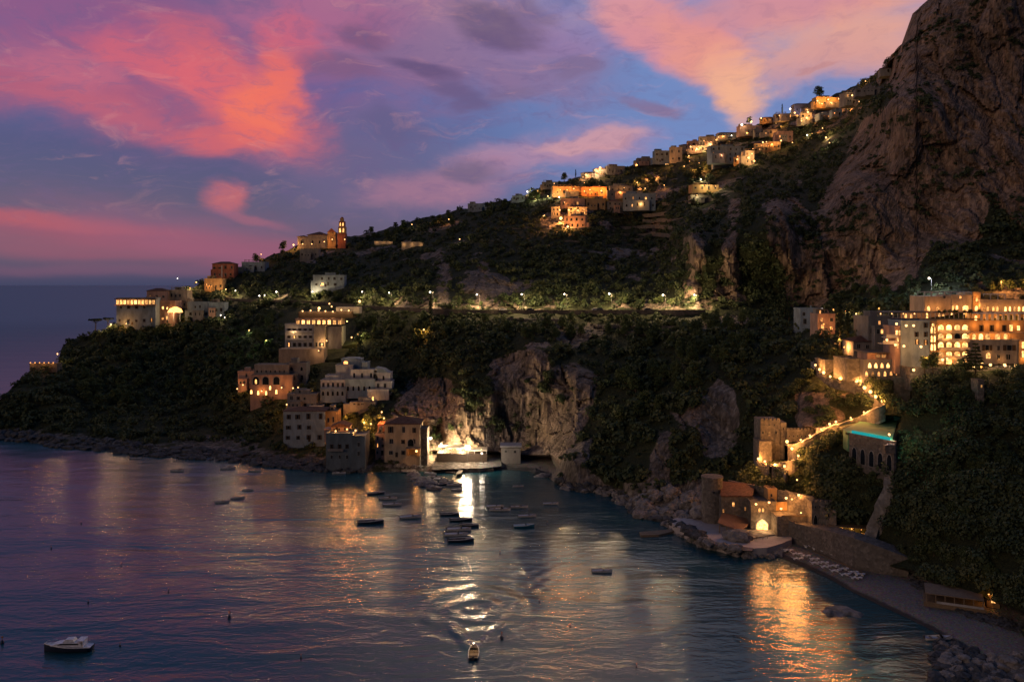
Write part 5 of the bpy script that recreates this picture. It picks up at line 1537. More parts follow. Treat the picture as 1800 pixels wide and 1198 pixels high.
# ---- waterside houses
c1 = H(498, 571, 718, 776, 'big blue grey block house with two rows of tall shuttered windows', PALE, 'hip', 3, 4, 0, 13, 0, fwd=4, rh=1.4, win='shutter', below=12, extras=False)
c1b = H(571.5, 592, 722, 770, 'narrow orange lit side house right of the blue grey block', OCHRE, 'flat', 2, 2, 0, 10, 0, fwd=3, below=12)
SLATE = plaster('slate_plaster', (.12, .155, .18))
c2 = Bld('seafront_house', 'blue grey sea wall house with lit planted roof terrace', 'house', 608, 826, D(608, 820) - 5)
c2.wall(573, 620, 764, 822, SLATE, 12, 0, 'wall', .8, 6)
c2.wall(620.3, 642, 767, 822, SLATE, 12, .8, 'wall', .6, 6)
for y in (788,):
    for x in (583, 597, 610): c2.win(x, y, 4.5, 8, 0, 'shutter')
for x, y in ((583, 806), (610, 806), (597, 806)): c2.win(x, y, 4, 7, 0, 'rect')
c2.slab(577, 604, 791, 1.2, 0, GREYP)
for y in (784, 800): c2.win(631, y, 4.5, 8, 0, 'rect', .8)
c2.claim(572, 644, 758, 826)
c2b = H(582, 612, 744, 758, 'low warm lit gabled house on the planted roof terrace', PINK, 'gable', 1, 3, 0, 8, 0, fwd=0, d=c2.d + 9, rh=1.8)
c3 = H(660, 676, 762, 800, 'narrow pink white house with a lamp left of the yellow house', PINK, 'flat', 3, 2, .1, 8, 0, fwd=3)
c4 = H(690 - 14, 738, 737, 803, 'tall yellow stone house with red hipped roof by the little harbour', plaster('yellow_stone', (.44, .36, .25)), 'hip', 3, 3, 0, 13, 0, fwd=4, rh=2.4, below=8, extras=False)
c4.wall(738.3, 750, 756, 800, STONE, 9, -2, 'side_wall', .4, 6)
c4.win(722, 784, 12, 13, 0, 'arch', .05)
c5 = H(664, 690, 745, 764, 'low red roofed building behind the narrow pink house', RED, 'flat', 1, 3, 0, 8, 0, fwd=2, d=D(675, 770) + 1)
gt = Bld('lit_gateway', 'small glowing orange gateway in front of the yellow house', 'gateway', 727, 801, c4.d - 4)
gt.wall(714, 719, 789, 801, OCHRE, 3, 0, 'pillar'); gt.wall(733, 738, 789, 801, OCHRE, 3, 0, 'pillar'); gt.wall(719.2, 732.8, 789, 801, OCHRE, .4, -2.6, 'back_wall')
gt.wall(713, 739, 787.4, 788.8, STONE, 3.2, .1, 'lintel')
lamp(P(732, 796, gt.d - 1.5), 'bright lamp at the glowing orange gateway', 'post', 160, ORNG, BULBW, r=.5, h=.4); gt.claim(712, 742, 785, 804)
for i, (x, y, p, dd) in enumerate([(644, 745, 2600, 0), (640, 750, 1500, 0), (671, 731, 900, 0), (675, 742, 1500, 0), (672, 760, 600, 0), (672, 774, 500, 0), (590, 765, 500, 0), (610, 762, 600, 0), (625, 764, 700, 0), (598, 738, 1200, 0), (652, 752, 900, 0)]):
    lamp(P(x, y, D(x, y) - 7 if y > 765 or y < 762 else c2.d + 1.5), ['brightest orange lamp in the tree between the waterside houses', 'orange lamp just under the brightest tree lamp', 'orange lamp high behind the yellow house', 'orange lamp on the lane left of the red hipped roof', 'orange lamp on the narrow pink house', 'lower orange lamp on the narrow pink house', 'left lamp of the planted roof terrace', 'middle lamp of the planted roof terrace', 'right lamp of the planted roof terrace', 'orange lamp behind the blue grey block house', 'orange lamp right of the brightest tree lamp'][i],
         'post', p, ORNG, BULBW, h=1.6, r=.55 if p > 2000 else .35)

# ---- cove: floodlit restaurant, quay, boathouse
rs = Bld('harbour_restaurant', 'open waterside restaurant with pale canopy and strings of lights', 'restaurant', 812, 806, (HC - 3) * F / 306.0)
rs.wall(768, 856, 797, 806, DARKW, 9, 0, 'deck', 0, 4)
MB().box(rs.x(770), rs.x(815), -.4, 5.5, rs.z(787), rs.z(785.5)).build('canopy', plaster('pale_canvas', (.5, .45, .36), .8, .15), rs.o)
MB().box(rs.x(822), rs.x(856), -.4, 7, rs.z(792), rs.z(790.5)).build('canopy', plaster('pale_canvas2', (.5, .45, .36), .8, .15), rs.o)
for x in (771, 782, 793, 804, 814, 823, 834, 845, 855): MB().box(rs.x(x) - .1, rs.x(x) + .1, -.2, 0, rs.z(797) + .002, rs.z(787 if x < 820 else 792) - .002).build('post', WHITE, rs.o)
for x in (776, 786, 797, 808, 846): MB().ball((rs.x(x), .5, rs.z(790)), .22).build('lamp_globe', BULBW, rs.o)
for x in (780, 800, 848): point('canopy_light', rs.o, (rs.x(x), .6, rs.z(791)), 350, WARM, .2)
rs.claim(764, 860, 782, 808)
lamp(P(822, 813, rs.d - 4) , 'blazing floodlight mast on the small harbour quay', 'post', 4200, (1.0, .76, .52), BULBF, h=5.6, r=1.05, name='floodlight_mast')
lamp(P(776, 794, rs.d + 7.2), 'left added lamp hidden behind the restaurant canopy to light the cove cliff', 'post', 12000, (1.0, .66, .34), BULBW, h=3.6, r=.3)  # added light, hidden behind the canopy to brighten the cove wall
lamp(P(812, 794, rs.d + 7.2), 'right added lamp hidden behind the restaurant canopy to light the cove cliff', 'post', 4500, (1.0, .66, .32), BULBW, h=2.6, r=.3)  # its weaker partner, likewise added only for the glow on the rock
lamp(P(847, 812, rs.d - 4), 'second smaller quay light right of the floodlight', 'post', 250, (1.0, .8, .6), BULBC, h=3.5, r=.4)
lamp(P(757, 800, rs.d - 1), 'tall white lamp left of the harbour restaurant', 'post', 500, COOL, BULBC, h=7.0, r=.6)
bo = Bld('boathouse', 'small pale boathouse with flat roof inside the dark cave', 'boathouse', 898, 801, D(898, 803) - 9)
bo.wall(881, 915, 787, 801, GREYP, 8, 0, 'wall', 0, 4)
MB().box(bo.x(879), bo.x(917), -.8, 8.5, bo.z(785) + .002, bo.z(783.2)).build('roof', WHITE, bo.o)
bo.win(889, 795, 4.5, 4, 0, 'rect'); bo.win(905, 796, 5, 5, 0, 'rect'); bo.claim(878, 918, 780, 806)
for i, (pl, z, lb, nm, mt) in enumerate([([(812, 818), (862, 819), (868, 824), (812, 823.5)], .9, 'pale stone quay under the floodlight', 'quay', STONE), ([(801, 832), (810, 832), (819, 819.5), (813, 818)], 1.1, 'narrow wooden pier slanting into the water', 'pier', WOOD),
                              ([(783, 829), (800, 830), (806, 822), (790, 822)], .5, 'low floating raft beside the slanting pier', 'raft', WOOD), ([(705, 828), (730, 829), (732, 824), (706, 823)], .6, 'little lit landing stage below the yellow house', 'landing_stage', PALEST)]):
    q = [P(x, y, (HC - z) * F / (y - 500)) for x, y in pl]
    if nm == 'quay':
        m = MB(); m.slab([(p.x, p.y) for p in q], -2, z); tag(m.build(nm, mt), lb, nm)
    else:
        m = MB(); m.slab([(p.x, p.y) for p in q], z - .3, z); c = sum(((p) for p in q), Vector()) / 4
        o = empty(nm, (c.x, c.y, 0)); tag(o, lb, nm.replace('_', ' '))
        mm_ = m.build('deck', mt, o); mm_.location = (-c.x, -c.y, 0)
        mp = MB()
        for p in q: mp.tube([(p.x - c.x, p.y - c.y, -1.5), (p.x - c.x, p.y - c.y, z + .4)], .12)
        mp.build('posts' if 0 else 'pile', DARKW, o)

# ================================================================ hill villages
V1 = [  # x0, x1, ytop, ybot, wall, roof, rows, cols, lit, hot, label
 (971, 1030, 325, 343, OCHRE, 'flat', 1, 4, .1, None, 'long orange lit terrace house at the top of the floodlit cluster'),
 (1022, 1066, 326, 344, plaster('burnt_orange', (.5, .22, .08)), 'flat', 1, 3, 0, None, 'blazing orange retaining house right of the floodlit cluster'),
 (985, 1028, 346, 363, PINK, 'flat', 1, 5, .2, None, 'pink house with dark door row in the floodlit cluster'),
 (1030, 1064, 346, 365, OCHRE, 'flat', 1, 4, 0, None, 'long dim orange wall house under the blazing one'),
 (969, 984, 361, 379, CREAM, 'flat', 2, 2, .2, None, 'narrow cream house at the left of the floodlit cluster'),
 (999, 1032, 358, 377, CREAM, 'hip', 2, 3, .3, None, 'cream tile roofed house in the middle of the floodlit cluster'),
 (991, 1029, 377, 400, PINK, 'flat', 2, 4, .1, None, 'lowest pink house of the floodlit cluster with arched windows'),
 (1072, 1112, 324, 346, GREYP, 'flat', 2, 4, .1, None, 'grey house with square windows behind the long white house'),
 (1095, 1152, 337, 366, PALE, 'flat', 2, 5, .05, None, 'long white house with glowing round arch at its right end'),
 (1068, 1094, 348, 370, GREYP, 'hip', 2, 3, 0, None, 'tile roofed house left of the long white house'),
 (1021, 1046, 299, 312, GREYP, 'hip', 1, 2, .2, None, 'tile roofed house on the skyline left of the bright gable'),
 (1045, 1066, 292, 309, WHITE, 'gable', 1, 2, 1.0, None, 'gabled white house brightly lit on the skyline'),
 (1066, 1098, 289, 304, GREYP, 'flat', 1, 3, 0, None, 'dim house right of the bright gable on the skyline'),
 (953, 981, 317, 329, GREYP, 'flat', 1, 3, 0, None, 'dark low house at the left end of the upper skyline'),
 (900, 922, 341, 352, PALE, 'flat', 1, 3, 0, None, 'small pale house far left on the upper skyline'),
 (822, 850, 355, 369, PALE, 'flat', 1, 3, 0, None, 'small house alone on the middle ridge'),
 (1120, 1151, 275, 288, GREYP, 'flat', 1, 4, 0, None, 'low dim skyline house left of the tall white one'),
 (1151, 1178, 262, 285, PALE, 'flat', 2, 3, 0, None, 'tall pale skyline house with flat roof'),
 (1177, 1199, 256, 283, CREAM, 'flat', 2, 2, .15, None, 'cream skyline house with warm side right of the tall pale one'),
 (1194, 1212, 250, 268, GREYP, 'hip', 2, 2, .1, None, 'narrow tile roofed house on the skyline'),
 (1208, 1232, 245, 266, PINK, 'flat', 2, 3, .15, None, 'pink skyline house left of the long roofed row'),
 (1229, 1262, 237, 256, GREYP, 'flat', 2, 4, .1, None, 'long flat roofed house on the skyline row'),
 (1213, 1240, 254, 266, CREAM, 'flat', 1, 3, .3, None, 'lit low house right under the pink skyline house'),
 (1262, 1300, 229, 243, GREYP, 'hip', 1, 4, .1, None, 'wide roofed house on the skyline left of the pale lamps'),
 (1300, 1340, 218, 236, PINK, 'flat', 1, 4, .1, None, 'broad dim pink house below the skyline lamps'),
 (1248, 1310, 254, 283, PALE, 'flat', 3, 6, .08, None, 'large pale apartment house in the upper village'),
 (1253, 1283, 272, 292, PALE, 'flat', 1, 3, .1, None, 'lower pale wing with small balcony in the upper village'),
 (1310, 1326, 262, 288, CREAM, 'flat', 2, 2, .5, None, 'cream lit house right of the large apartment house'),
 (1290, 1311, 273, 287, OCHRE, 'flat', 1, 3, .5, None, 'orange lit low house before the large apartment house'),
 (1326, 1350, 246, 266, OCHRE, 'hip', 2, 3, .4, None, 'orange tile roofed house in the upper village'),
 (1326, 1342, 224, 238, GREYP, 'flat', 1, 2, .2, None, 'small square house under the ridge row'),
 (1343, 1366, 222, 237, CREAM, 'hip', 1, 3, .4, None, 'cream house with tiled roof under the ridge row'),
 (1336, 1362, 202, 214, OCHRE, 'hip', 1, 3, .3, None, 'orange lit gabled house alone on the ridge'),
 (1362, 1395, 197, 209, GREYP, 'flat', 1, 3, .2, None, 'low lit terrace house right of the orange ridge house'),
 (1346, 1372, 246, 262, OCHRE, 'flat', 1, 3, .5, None, 'wide orange terrace house below the cream tiled house'),
 (1366, 1394, 228, 245, PINK, 'flat', 1, 3, .2, None, 'pink house at the right end of the village'),
 (1396, 1434, 178, 198, GREYP, 'hip', 1, 4, .1, None, 'wide dark roofed house high on the ridge'),
 (1407, 1427, 196, 216, CREAM, 'flat', 2, 2, .3, None, 'cream house with lamps below the dark roofed ridge house'),
 (1440, 1462, 197, 207, PALE, 'flat', 1, 3, .2, None, 'long low white house right on the upper slope'),
 (1462, 1480, 190, 202, PALE, 'flat', 1, 2, .3, None, 'small white house right of the long low white one'),
 (1434, 1482, 168, 186, OCHRE, 'flat', 1, 5, .3, None, 'long glowing orange terrace high on the ridge'),
 (1484, 1506, 160, 182, GREYP, 'flat', 2, 2, .3, None, 'tall dim house above the pink lamp'),
 (1505, 1545, 152, 163, GREYP, 'flat', 1, 4, .0, None, 'long dim house near the big cliff'),
 (1548, 1566, 114, 128, GREYP, 'hip', 1, 2, .0, None, 'small house nestled against the big cliff top'),
 (1216, 1264, 322, 334, OCHRE, 'flat', 1, 4, .0, None, 'upper lit terrace wall house on the stepped fields'),
 (1214, 1250, 340, 352, STONE, 'flat', 1, 3, .0, None, 'lower terrace wall house on the stepped fields'),
]
for i, (x0, x1, yt, yb_, mt, rf, rw, cl, lt, hot, lb) in enumerate(V1):
    arch = 'arch' if i in (6, 8) else 'rect'
    b_ = house(x0, x1, yt + 2.5, yb_, lb, mt, rf, rw, cl, lt, 9, random.Random(i).choice((-14, -8, 0, 6)), arch, 1.6, 1.8, hot=hot, par=.5, below=2.2)
    if i == 8: b_.win(1126, 365, 9, 11, 2, 'arch', .3)
    if i == 6: b_.pergola(990, 1034, 400, 406, 4, 4, 8)
VL = [(1037, 336, 3600, ORNG, .4), (1057, 338, 3600, ORNG, .5), (1008, 334, 2200, ORNG, .3), (985, 336, 1200, ORNG, .3), (986, 388, 5200, ORNG, .9), (984, 372, 1800, ORNG, .4), (1000, 372, 1500, ORNG, .5), (998, 402, 1800, ORNG, .6), (983, 349, 500, COOL, .4), (1016, 372, 1200, ORNG, .35),
      (1126, 362, 900, ORNG, .5), (1124, 336, 1000, (1, .2, .1), .45), (1030, 310, 2400, WARM, .7), (1050, 304, 5200, WARM, .9), (1055, 298, 3000, WARM, .8), (963, 347, 900, (1, .9, .4), .4), (941, 351, 700, (1, .9, .4), .45), (927, 339, 900, COOL, .5), (1146, 316, 3400, ORNG, .7), (1120, 323, 700, ORNG, .35),
      (1229, 299, 3200, ORNG, .8), (1232, 318, 900, COOL, .4), (1214, 260, 800, WARM, .5), (1248, 256, 900, WARM, .5), (1225, 263, 1500, WARM, .3), (1241, 264, 900, (1, .9, .4), .35), (1211, 276, 600, (1, .35, .12), .4), (1296, 283, 1500, ORNG, .5), (1316, 281, 2200, WARM, .7), (1326, 286, 1200, WARM, .5),
      (1322, 273, 500, ORNG, .4), (1341, 253, 1200, WARM, .5), (1357, 256, 1200, ORNG, .4), (1373, 250, 1500, WARM, .5), (1268, 276, 300, (1, .3, .12), .5), (1286, 240, 200, COOL, .35), (1304, 222, 1600, COOL, .7), (1321, 216, 1400, WARM, .6), (1338, 210, 1400, ORNG, .5), (1389, 194, 1400, COOL, .6),
      (1397, 201, 900, (.75, .6, 1), .6), (1420, 200, 700, WARM, .6), (1418, 210, 1800, ORNG, .6), (1409, 215, 500, (1, .9, .4), .4), (1437, 180, 1500, ORNG, .5), (1456, 178, 3000, ORNG, .55), (1474, 176, 2200, ORNG, .3), (1445, 185, 900, ORNG, .4), (1498, 171, 500, WARM, .5), (1511, 182, 1300, (1, .25, .12), .5),
      (1419, 240, 300, COOL, .4), (1428, 238, 700, ORNG, .4), (1452, 245, 900, WARM, .5), (1458, 254, 700, (1, .9, .4), .3), (1370, 205, 500, ORNG, .3), (1372, 224, 500, ORNG, .35), (1240, 328, 1800, (1, .75, .35), .2), (1225, 346, 1500, (1, .75, .35), .2), (1258, 330, 900, (1, .75, .35), .2), (1362, 238, 700, ORNG, .35)]
VD = ['far left in the upper village', 'over the floodlit orange terrace', 'among the roofs of the skyline row', 'in the upper village lanes', 'high on the ridge near the big cliff']
for i, (x, y, p, c_, r_) in enumerate(VL):
    side = ('above the floodlit cluster' if x < 1065 and y < 345 else 'inside the floodlit cluster' if x < 1065 else 'by the long white house' if x < 1160 else 'on the stepped fields' if y > 295 else 'along the left half of the upper village' if x < 1300 else 'along the right half of the upper village' if x < 1400 else 'high on the ridge near the big cliff')
    lamp(P(x, y + 3, face_d(x, y) - 2.6), 'village lamp shining ' + side, 'post', p * (.55 if face_d(x, y) < D(x, y) - .1 else 2.2), c_, BULBC if c_ == COOL else (BULBW if c_ != ORNG else BULBW), h=2.2, r=r_ * 1.3, group='lamps ' + side)

# ================================================================ boats
HULLD = plain('dark_boat_paint', (.03, .04, .07), .35); HULLW = plain('white_boat_paint', (.78, .79, .80), .35); HULLB = plain('blue_boat_paint', (.05, .22, .34), .4); HULLG = plain('grey_boat_cover', (.36, .39, .43), .7)


def boat_meshes(L, W, hull, inner, kind):
    n = 12; rows = []
    V, Fc = [], []
    for i in range(n + 1):
        t = i / n; x = -L / 2 + L * t
        w_ = W / 2 * (1 - max(0, (t - .35) / .65) ** 2.2) * (0.86 + .14 * min(1, t / .35))
        w_ = max(w_, .02); zt = .55 + .35 * t * t; zk = -.25 + .25 * max(0, t - .7)
        for (a, z) in ((-1, zt), (-.8, .1), (0, zk), (.8, .1), (1, zt)): V.append((x, a * w_, z))
    for i in range(n):
        for k in range(4):
            a = i * 5 + k; Fc.append((a, a + 5, a + 6, a + 1))
    Fc.append((0, 1, 2, 3, 4))
    hm = MB(); hm.v = V; hm.f = [list(f) for f in Fc]; hm.m = [0] * len(Fc)
    dk = MB(); b = 0
    for i in range(n):
        t0, t1 = i / n, (i + 1) / n
        z_ = .30 if (kind != 'covered' and t1 < .7) else .58
        a, c = V[i * 5], V[(i + 1) * 5]
        za = z_ if z_ < .5 else a[2] + .01; zb = z_ if z_ < .5 else c[2] + .01
        b = len(dk.v); dk.v += [(a[0], a[1] * .9, za), (c[0], c[1] * .9, zb), (c[0], -c[1] * .9, zb), (a[0], -a[1] * .9, za)]
        dk.f.append([b + 3, b + 2, b + 1, b]); dk.m.append(0)
    rail = MB()
    rail.tube([(V[i * 5][0], V[i * 5][1], V[i * 5][2] + .04) for i in range(n + 1)] + [(V[i * 5 + 4][0], V[i * 5 + 4][1], V[i * 5 + 4][2] + .04) for i in range(n, -1, -1)], .06, 5)
    bench = MB()
    for q in (-.28, .02): bench.box(L * q - .18, L * q + .18, -W * .42, W * .42, .42, .50)
    eng = MB(); eng.box(-L / 2 - .35, -L / 2 - .03, -.2, .2, .35, .95, 0, .05); eng.box(-L / 2 - .22, -L / 2 - .1, -.06, .06, -.4, .35)
    ws = MB(); ws.prism([(L * .08, .55), (L * .13, .55), (L * .09, 1.15), (L * .06, 1.15)], -W * .33, W * .33)
    return dict(hull=hm.mesh('hull', hull, True), deck=dk.mesh('deck', inner), gunwale=rail.mesh('gunwale', HULLW if hull != HULLW else WOOD), bench=bench.mesh('bench', WOOD), outboard_motor=eng.mesh('outboard_motor', IRON), windscreen=ws.mesh('windscreen', GLASS))


BT = {('d', 0): boat_meshes(6.4, 2.1, HULLD, WOOD, 'open'), ('w', 0): boat_meshes(6.2, 2.1, HULLW, HULLG, 'open'), ('b', 0): boat_meshes(6.0, 2.1, HULLB, HULLB, 'covered'), ('g', 0): boat_meshes(6.2, 2.2, HULLW, HULLG, 'covered')}


def boat(px, py, rz, kind, label, scale=1.0, loc=None, group=None):
    o = empty('rowing_boat' if kind == 'r' else 'motor_boat', loc or P(px, py, HC * F / (py - 500.0)), R(rz))
    o.scale = (scale,) * 3
    tag(o, label, 'boat', group)
    S = BT[(kind, 0)]
    for nm, me_ in S.items():
        if kind in 'bg' and nm == 'bench': continue
        if nm == 'windscreen' and kind == 'd': continue
        link(nm, me_, o)
    return o


BOATS = [(661, 868, 8, 'd', 1.0, 'dark boat furthest up in the orange reflection, first of the left group'), (682, 877, 2, 'w', 1.1, 'pale boat second of the left group in the orange reflection'), (690, 888, 4, 'g', 1.1, 'grey covered boat third of the left group'),
         (652, 919, 2, 'd', 1.35, 'larger dark blue boat lowest in the left group'), (722, 910, 10, 'g', 1.2, 'boat with long dark reflection between the two groups'),
         (791, 905, 0, 'd', 1.0, 'dark boat left of the light streak, topmost of the central group'), (811, 915, 2, 'd', 1.15, 'dark boat crossing the light streak'), (826, 924, -18, 'd', 1.0, 'dark slanted boat right of the light streak'), (807, 932, 2, 'g', 1.25, 'grey covered boat in the middle of the central group'),
         (802, 941, 0, 'g', 1.2, 'pale covered boat above the lowest of the central group'), (811, 951, 0, 'd', 1.25, 'dark open boat lowest of the central group'), (870, 891, 2, 'g', 1.0, 'pale boat left of the right pair'), (879, 897, -4, 'w', 1.2, 'long white boat below the left of the right pair'),
         (913, 892, 0, 'w', 1.0, 'white boat right of the right pair'), (927, 908, 4, 'g', 1.0, 'grey boat above the blue covered boat'), (921, 926, 4, 'b', 1.15, 'turquoise covered boat alone at the right'),
         (911, 855, 10, 'w', .7, 'tiny white dinghy in the dark water before the cove beach'), (312, 828, 0, 'w', .9, 'small white boat lying below the left headland'), (401, 824, 12, 'w', 1.0, 'white sailing dinghy shape off the left headland rocks'), (448, 828, 0, 'w', .8, 'white boat near the blue grey houses'),
         (596, 832, 4, 'w', .9, 'white boat moored before the seafront houses'), (238, 806, 8, 'w', .8, 'thin white boat hugging the left headland rocks'), (348, 793, 0, 'w', .8, 'white boat drawn up on the left rocks'), (757, 833, -25, 'g', .9, 'covered boat topmost behind the harbour rock'), (765, 839, -20, 'w', 1.0, 'second boat behind the harbour rock'), (774, 843, -18, 'g', .9, 'third boat behind the harbour rock'),
         (785, 847, -5, 'w', .9, 'fourth boat behind the harbour rock'), (778, 852, 15, 'd', .9, 'dark boat beside the tip of the harbour rock'), (799, 853, 5, 'w', 1.0, 'white boat right of the tip of the harbour rock'), (803, 861, 0, 'g', .7, 'small boat lowest near the harbour rock tip'),
         (1058, 1005, -4, 'g', .9, 'lone low boat on the open tan water at right'), (391, 883, 15, 'w', .8, 'dim boat lowest of three off the dark houses'), (418, 876, 15, 'w', .8, 'dim boat in the middle of three off the dark houses'), (436, 862, 10, 'w', .7, 'dim boat topmost of three off the dark houses'),
         (968, 886, 3, 'g', .9, 'faint grey boat near the rocky point'), (1650, 1123, 0, 'w', 1.0, 'boat lying against the rocks at the end of the long beach')]
for x, y, rz, k, s_, lb in BOATS: boat(x, y, rz, k, lb, s_)
for i, (x, y, rz, k, lb) in enumerate([(950, 801, 5, 'w', 'white boat drawn up left on the cove beach'), (975, 799, -8, 'w', 'white boat drawn up right on the cove beach'), (935, 797, 12, 'b', 'dark blue boat drawn up behind the cove beach'), (848, 816, 20, 'w', 'small boat on the quay under the floodlight')]):
    boat(x, y, rz, k, lb, .9, loc=P(x, y, (HC - 1.25) * F / (y - 500.0)))
# the cabin cruiser lower left
cc = empty('cabin_cruiser', P(120, 1143, HC * F / 643.0), R(184)); tag(cc, 'dark hulled cabin cruiser at anchor alone in the lower left water', 'boat')
S = boat_meshes(10.2, 3.1, HULLD, HULLW, 'covered'); cc.scale = (1, 1, 1)
for nm in ('hull', 'deck', 'gunwale'): link(nm, S[nm], cc, scale=(1, 1, 1.9))
m = MB(); m.prism([(-3.4, 1.15), (3.4, 1.5), (2.2, 1.95), (-.2, 2.15), (-3.0, 2.0)], -1.05, 1.05); m.build('cabin', HULLW, cc)
m = MB(); m.prism([(-2.6, 1.65), (1.9, 1.7), (1.3, 2.0), (-2.5, 1.92)], -1.08, 1.08); m.build('cabin_window', GLASS, cc)
m = MB(); m.prism([(-1.6, 2.16), (.9, 2.16), (.3, 2.75), (-1.3, 2.75)], -.8, .8); m.build('flybridge', HULLW, cc)
m = MB(); m.box(-3.6, -3.45, -1.2, 1.2, 1.2, 2.5); m.box(-3.7, -2.2, -1.25, 1.25, 2.5, 2.58); m.build('targa_arch', HULLW, cc)
m = MB(); m.tube([(4.9, 0, 1.8), (4.5, .5, 2.2), (2.8, 1.2, 2.1)], .04); m.tube([(4.9, 0, 1.8), (4.5, -.5, 2.2), (2.8, -1.2, 2.1)], .04); m.build('bow_rail', HULLW, cc)
# small boat under way with a stern light, bottom centre
mv = boat(833, 1148, 90, 'd', 'small dark boat heading for the viewer with a white light', 1.1)
MB().tube([(-1, 0, .4), (-1, 0, 2.4)], .04).build('mast', IRON, mv)
MB().ball((-1, 0, 2.5), .13).build('bulb', BULBC, mv); point('lamp_light', mv, (-.6, 0, 2.6), 260, COOL, .15)
# foam spray of the wake
m = MB(); rr = random.Random(5)
for i in range(46):
    t_ = rr.random(); a = rr.choice((-1, 1)) * (.25 + .3 * t_)
    x, y = P(833, 1148, HC * F / 648.0).x + a * (3 + 16 * t_) * .55, P(833, 1148, HC * F / 648.0).y + 3 + 14 * t_
    r_ = .12 + .22 * rr.random()
    m.box(x - r_ * 2.2, x + r_ * 2.2, y - r_ * .5, y + r_ * .5, -.02, .015 + .02 * rr.random(), 0, r_ * .3)
tag(m.build('foam', plain('sea_foam', (.5, .52, .54), .9)), 'broken white foam behind the small moving boat', None, None, 'stuff')
# buoys
bm_ = MB(); bm_.tube([(0, 0, -.3), (0, 0, .1), (0, 0, .55), (0, 0, .8)], [.35, .42, .30, .08], 10); BUO = bm_.mesh('float', HULLD, True)
tp = MB(); tp.tube([(0, 0, .8), (0, 0, 1.3)], [.06, .05]); tp.box(-.16, .16, -.16, .16, 1.3, 1.55); TOPM = tp.mesh('topmark', plain('buoy_paint', (.4, .15, .05)))
for (x, y) in ((143, 920), (213, 993), (90, 964), (155, 1059), (296, 1039), (403, 1085), (4, 1130), (211, 1135), (529, 1156), (386, 831), (882, 1122), (948, 1058), (1002, 1101), (1119, 1172), (879, 972), (962, 920), (735, 893), (551, 832), (645, 947), (874, 854)):
    big = (x, y) in ((403, 1085), (4, 1130), (882, 1122))
    o = empty('mooring_buoy', P(x, y, HC * F / (y - 500.0))); o.scale = (1.0 if big else .55,) * 3
    tag(o, 'tall dark marker buoy standing in open water' if big else 'small dark mooring buoy floating on open water', 'buoy', 'tall marker buoys' if big else 'mooring buoys scattered over the bay')
    link('float', BUO, o); link('topmark', TOPM, o)

# ================================================================ sun loungers on the long beach
lg = MB(); lg.box(-.32, .32, -.35, .95, .28, .36); LSEAT = lg.mesh('seat', HULLW)
lg = MB(); lg.v += [(-.32, -.9, .75), (.32, -.9, .75), (.32, -.35, .37), (-.32, -.35, .37), (-.32, -.95, .70), (.32, -.95, .70), (.32, -.38, .30), (-.32, -.38, .30)]
for q in ((0, 1, 2, 3), (7, 6, 5, 4), (0, 4, 5, 1), (1, 5, 6, 2), (2, 6, 7, 3), (3, 7, 4, 0)): lg.f.append(list(q)); lg.m.append(0)
LBACK = lg.mesh('backrest', HULLW)
lg = MB(); lg.box(-.3, .3, -.3, -.24, 0, .278); lg.box(-.3, .3, .8, .86, 0, .278); LLEG = lg.mesh('leg_frame', HULLW)
rr = random.Random(2)
LN = [(1422, 962), (1437, 966), (1452, 971), (1470, 978), (1488, 985), (1506, 991), (1385, 968), (1400, 974), (1415, 978), (1432, 984), (1448, 990), (1466, 996), (1483, 1001), (1500, 1007), (1512, 1011), (1362, 958), (1402, 983), (1434, 991), (1451, 997), (1468, 1004), (1486, 1011), (1505, 1017)]
for x, y in LN:
    for k in (-1, 1):
        p = P(x, y, (HC - 1.15) * F / (y - 500.0)) + Vector((k * .7, rr.uniform(-.3, .3), 0))
        o = empty('sun_lounger', p, R(-55 + rr.uniform(-15, 15))); o.scale = (1.15,) * 3
        tag(o, 'white sun lounger in the rows on the grey beach', 'sun lounger', 'sun loungers in rows on the long beach')
        link('seat', LSEAT, o); link('backrest', LBACK, o); link('leg_frame', LLEG, o)
bwk = [P(x, y, (HC - 1.0) * F / (y - 500)) for x, y in ((1428, 968), (1524, 1010))]
m = MB(); p, q = bwk; m.slab([(p.x, p.y), (q.x, q.y), (q.x + .5, q.y + 1), (p.x + .5, p.y + 1)], .3, 1.12)
tag(m.build('boardwalk', WOOD), 'narrow plank boardwalk between the lounger rows', 'boardwalk')
# small tables and seated people on the bathing terrace
for i, (x, y) in enumerate(((1330, 947), (1341, 948), (1349, 946))):
    t = Bld('cafe_table', ['left cafe table in front of the raised terrace', 'middle cafe table in front of the raised terrace', 'right cafe table in front of the raised terrace'][i], 'table', x, y, (HC - 2.8) * F / (y - 500.0))
    MB().tube([(0, 0, 0), (0, 0, .72)], .05).build('leg', IRON, t.o); MB().tube([(0, 0, .72), (0, 0, .77)], .45, 10).build('table_top', WOOD, t.o)

# ================================================================ rocks in and along the water
RM = [rockmesh(1.0, 11 + k, (1.2, 1, .75)) for k in range(6)]
for me_ in RM: me_.materials.append(ROCKM)
rr = random.Random(11)


def place_rock(px, py, r, label, group=None, z=0, sq=(1, 1, 1), d=None):
    o = link('boulder', RM[rr.randrange(6)], None, P(px, py, (HC - z) * F / (py - 500.0)) if d is None else P(px, py, d), (rr.uniform(-.4, .4), rr.uniform(-.4, .4), rr.uniform(0, 6)))
    o.scale = (r * sq[0], r * sq[1], r * sq[2]); tag(o, label, 'rock', group)
    return o


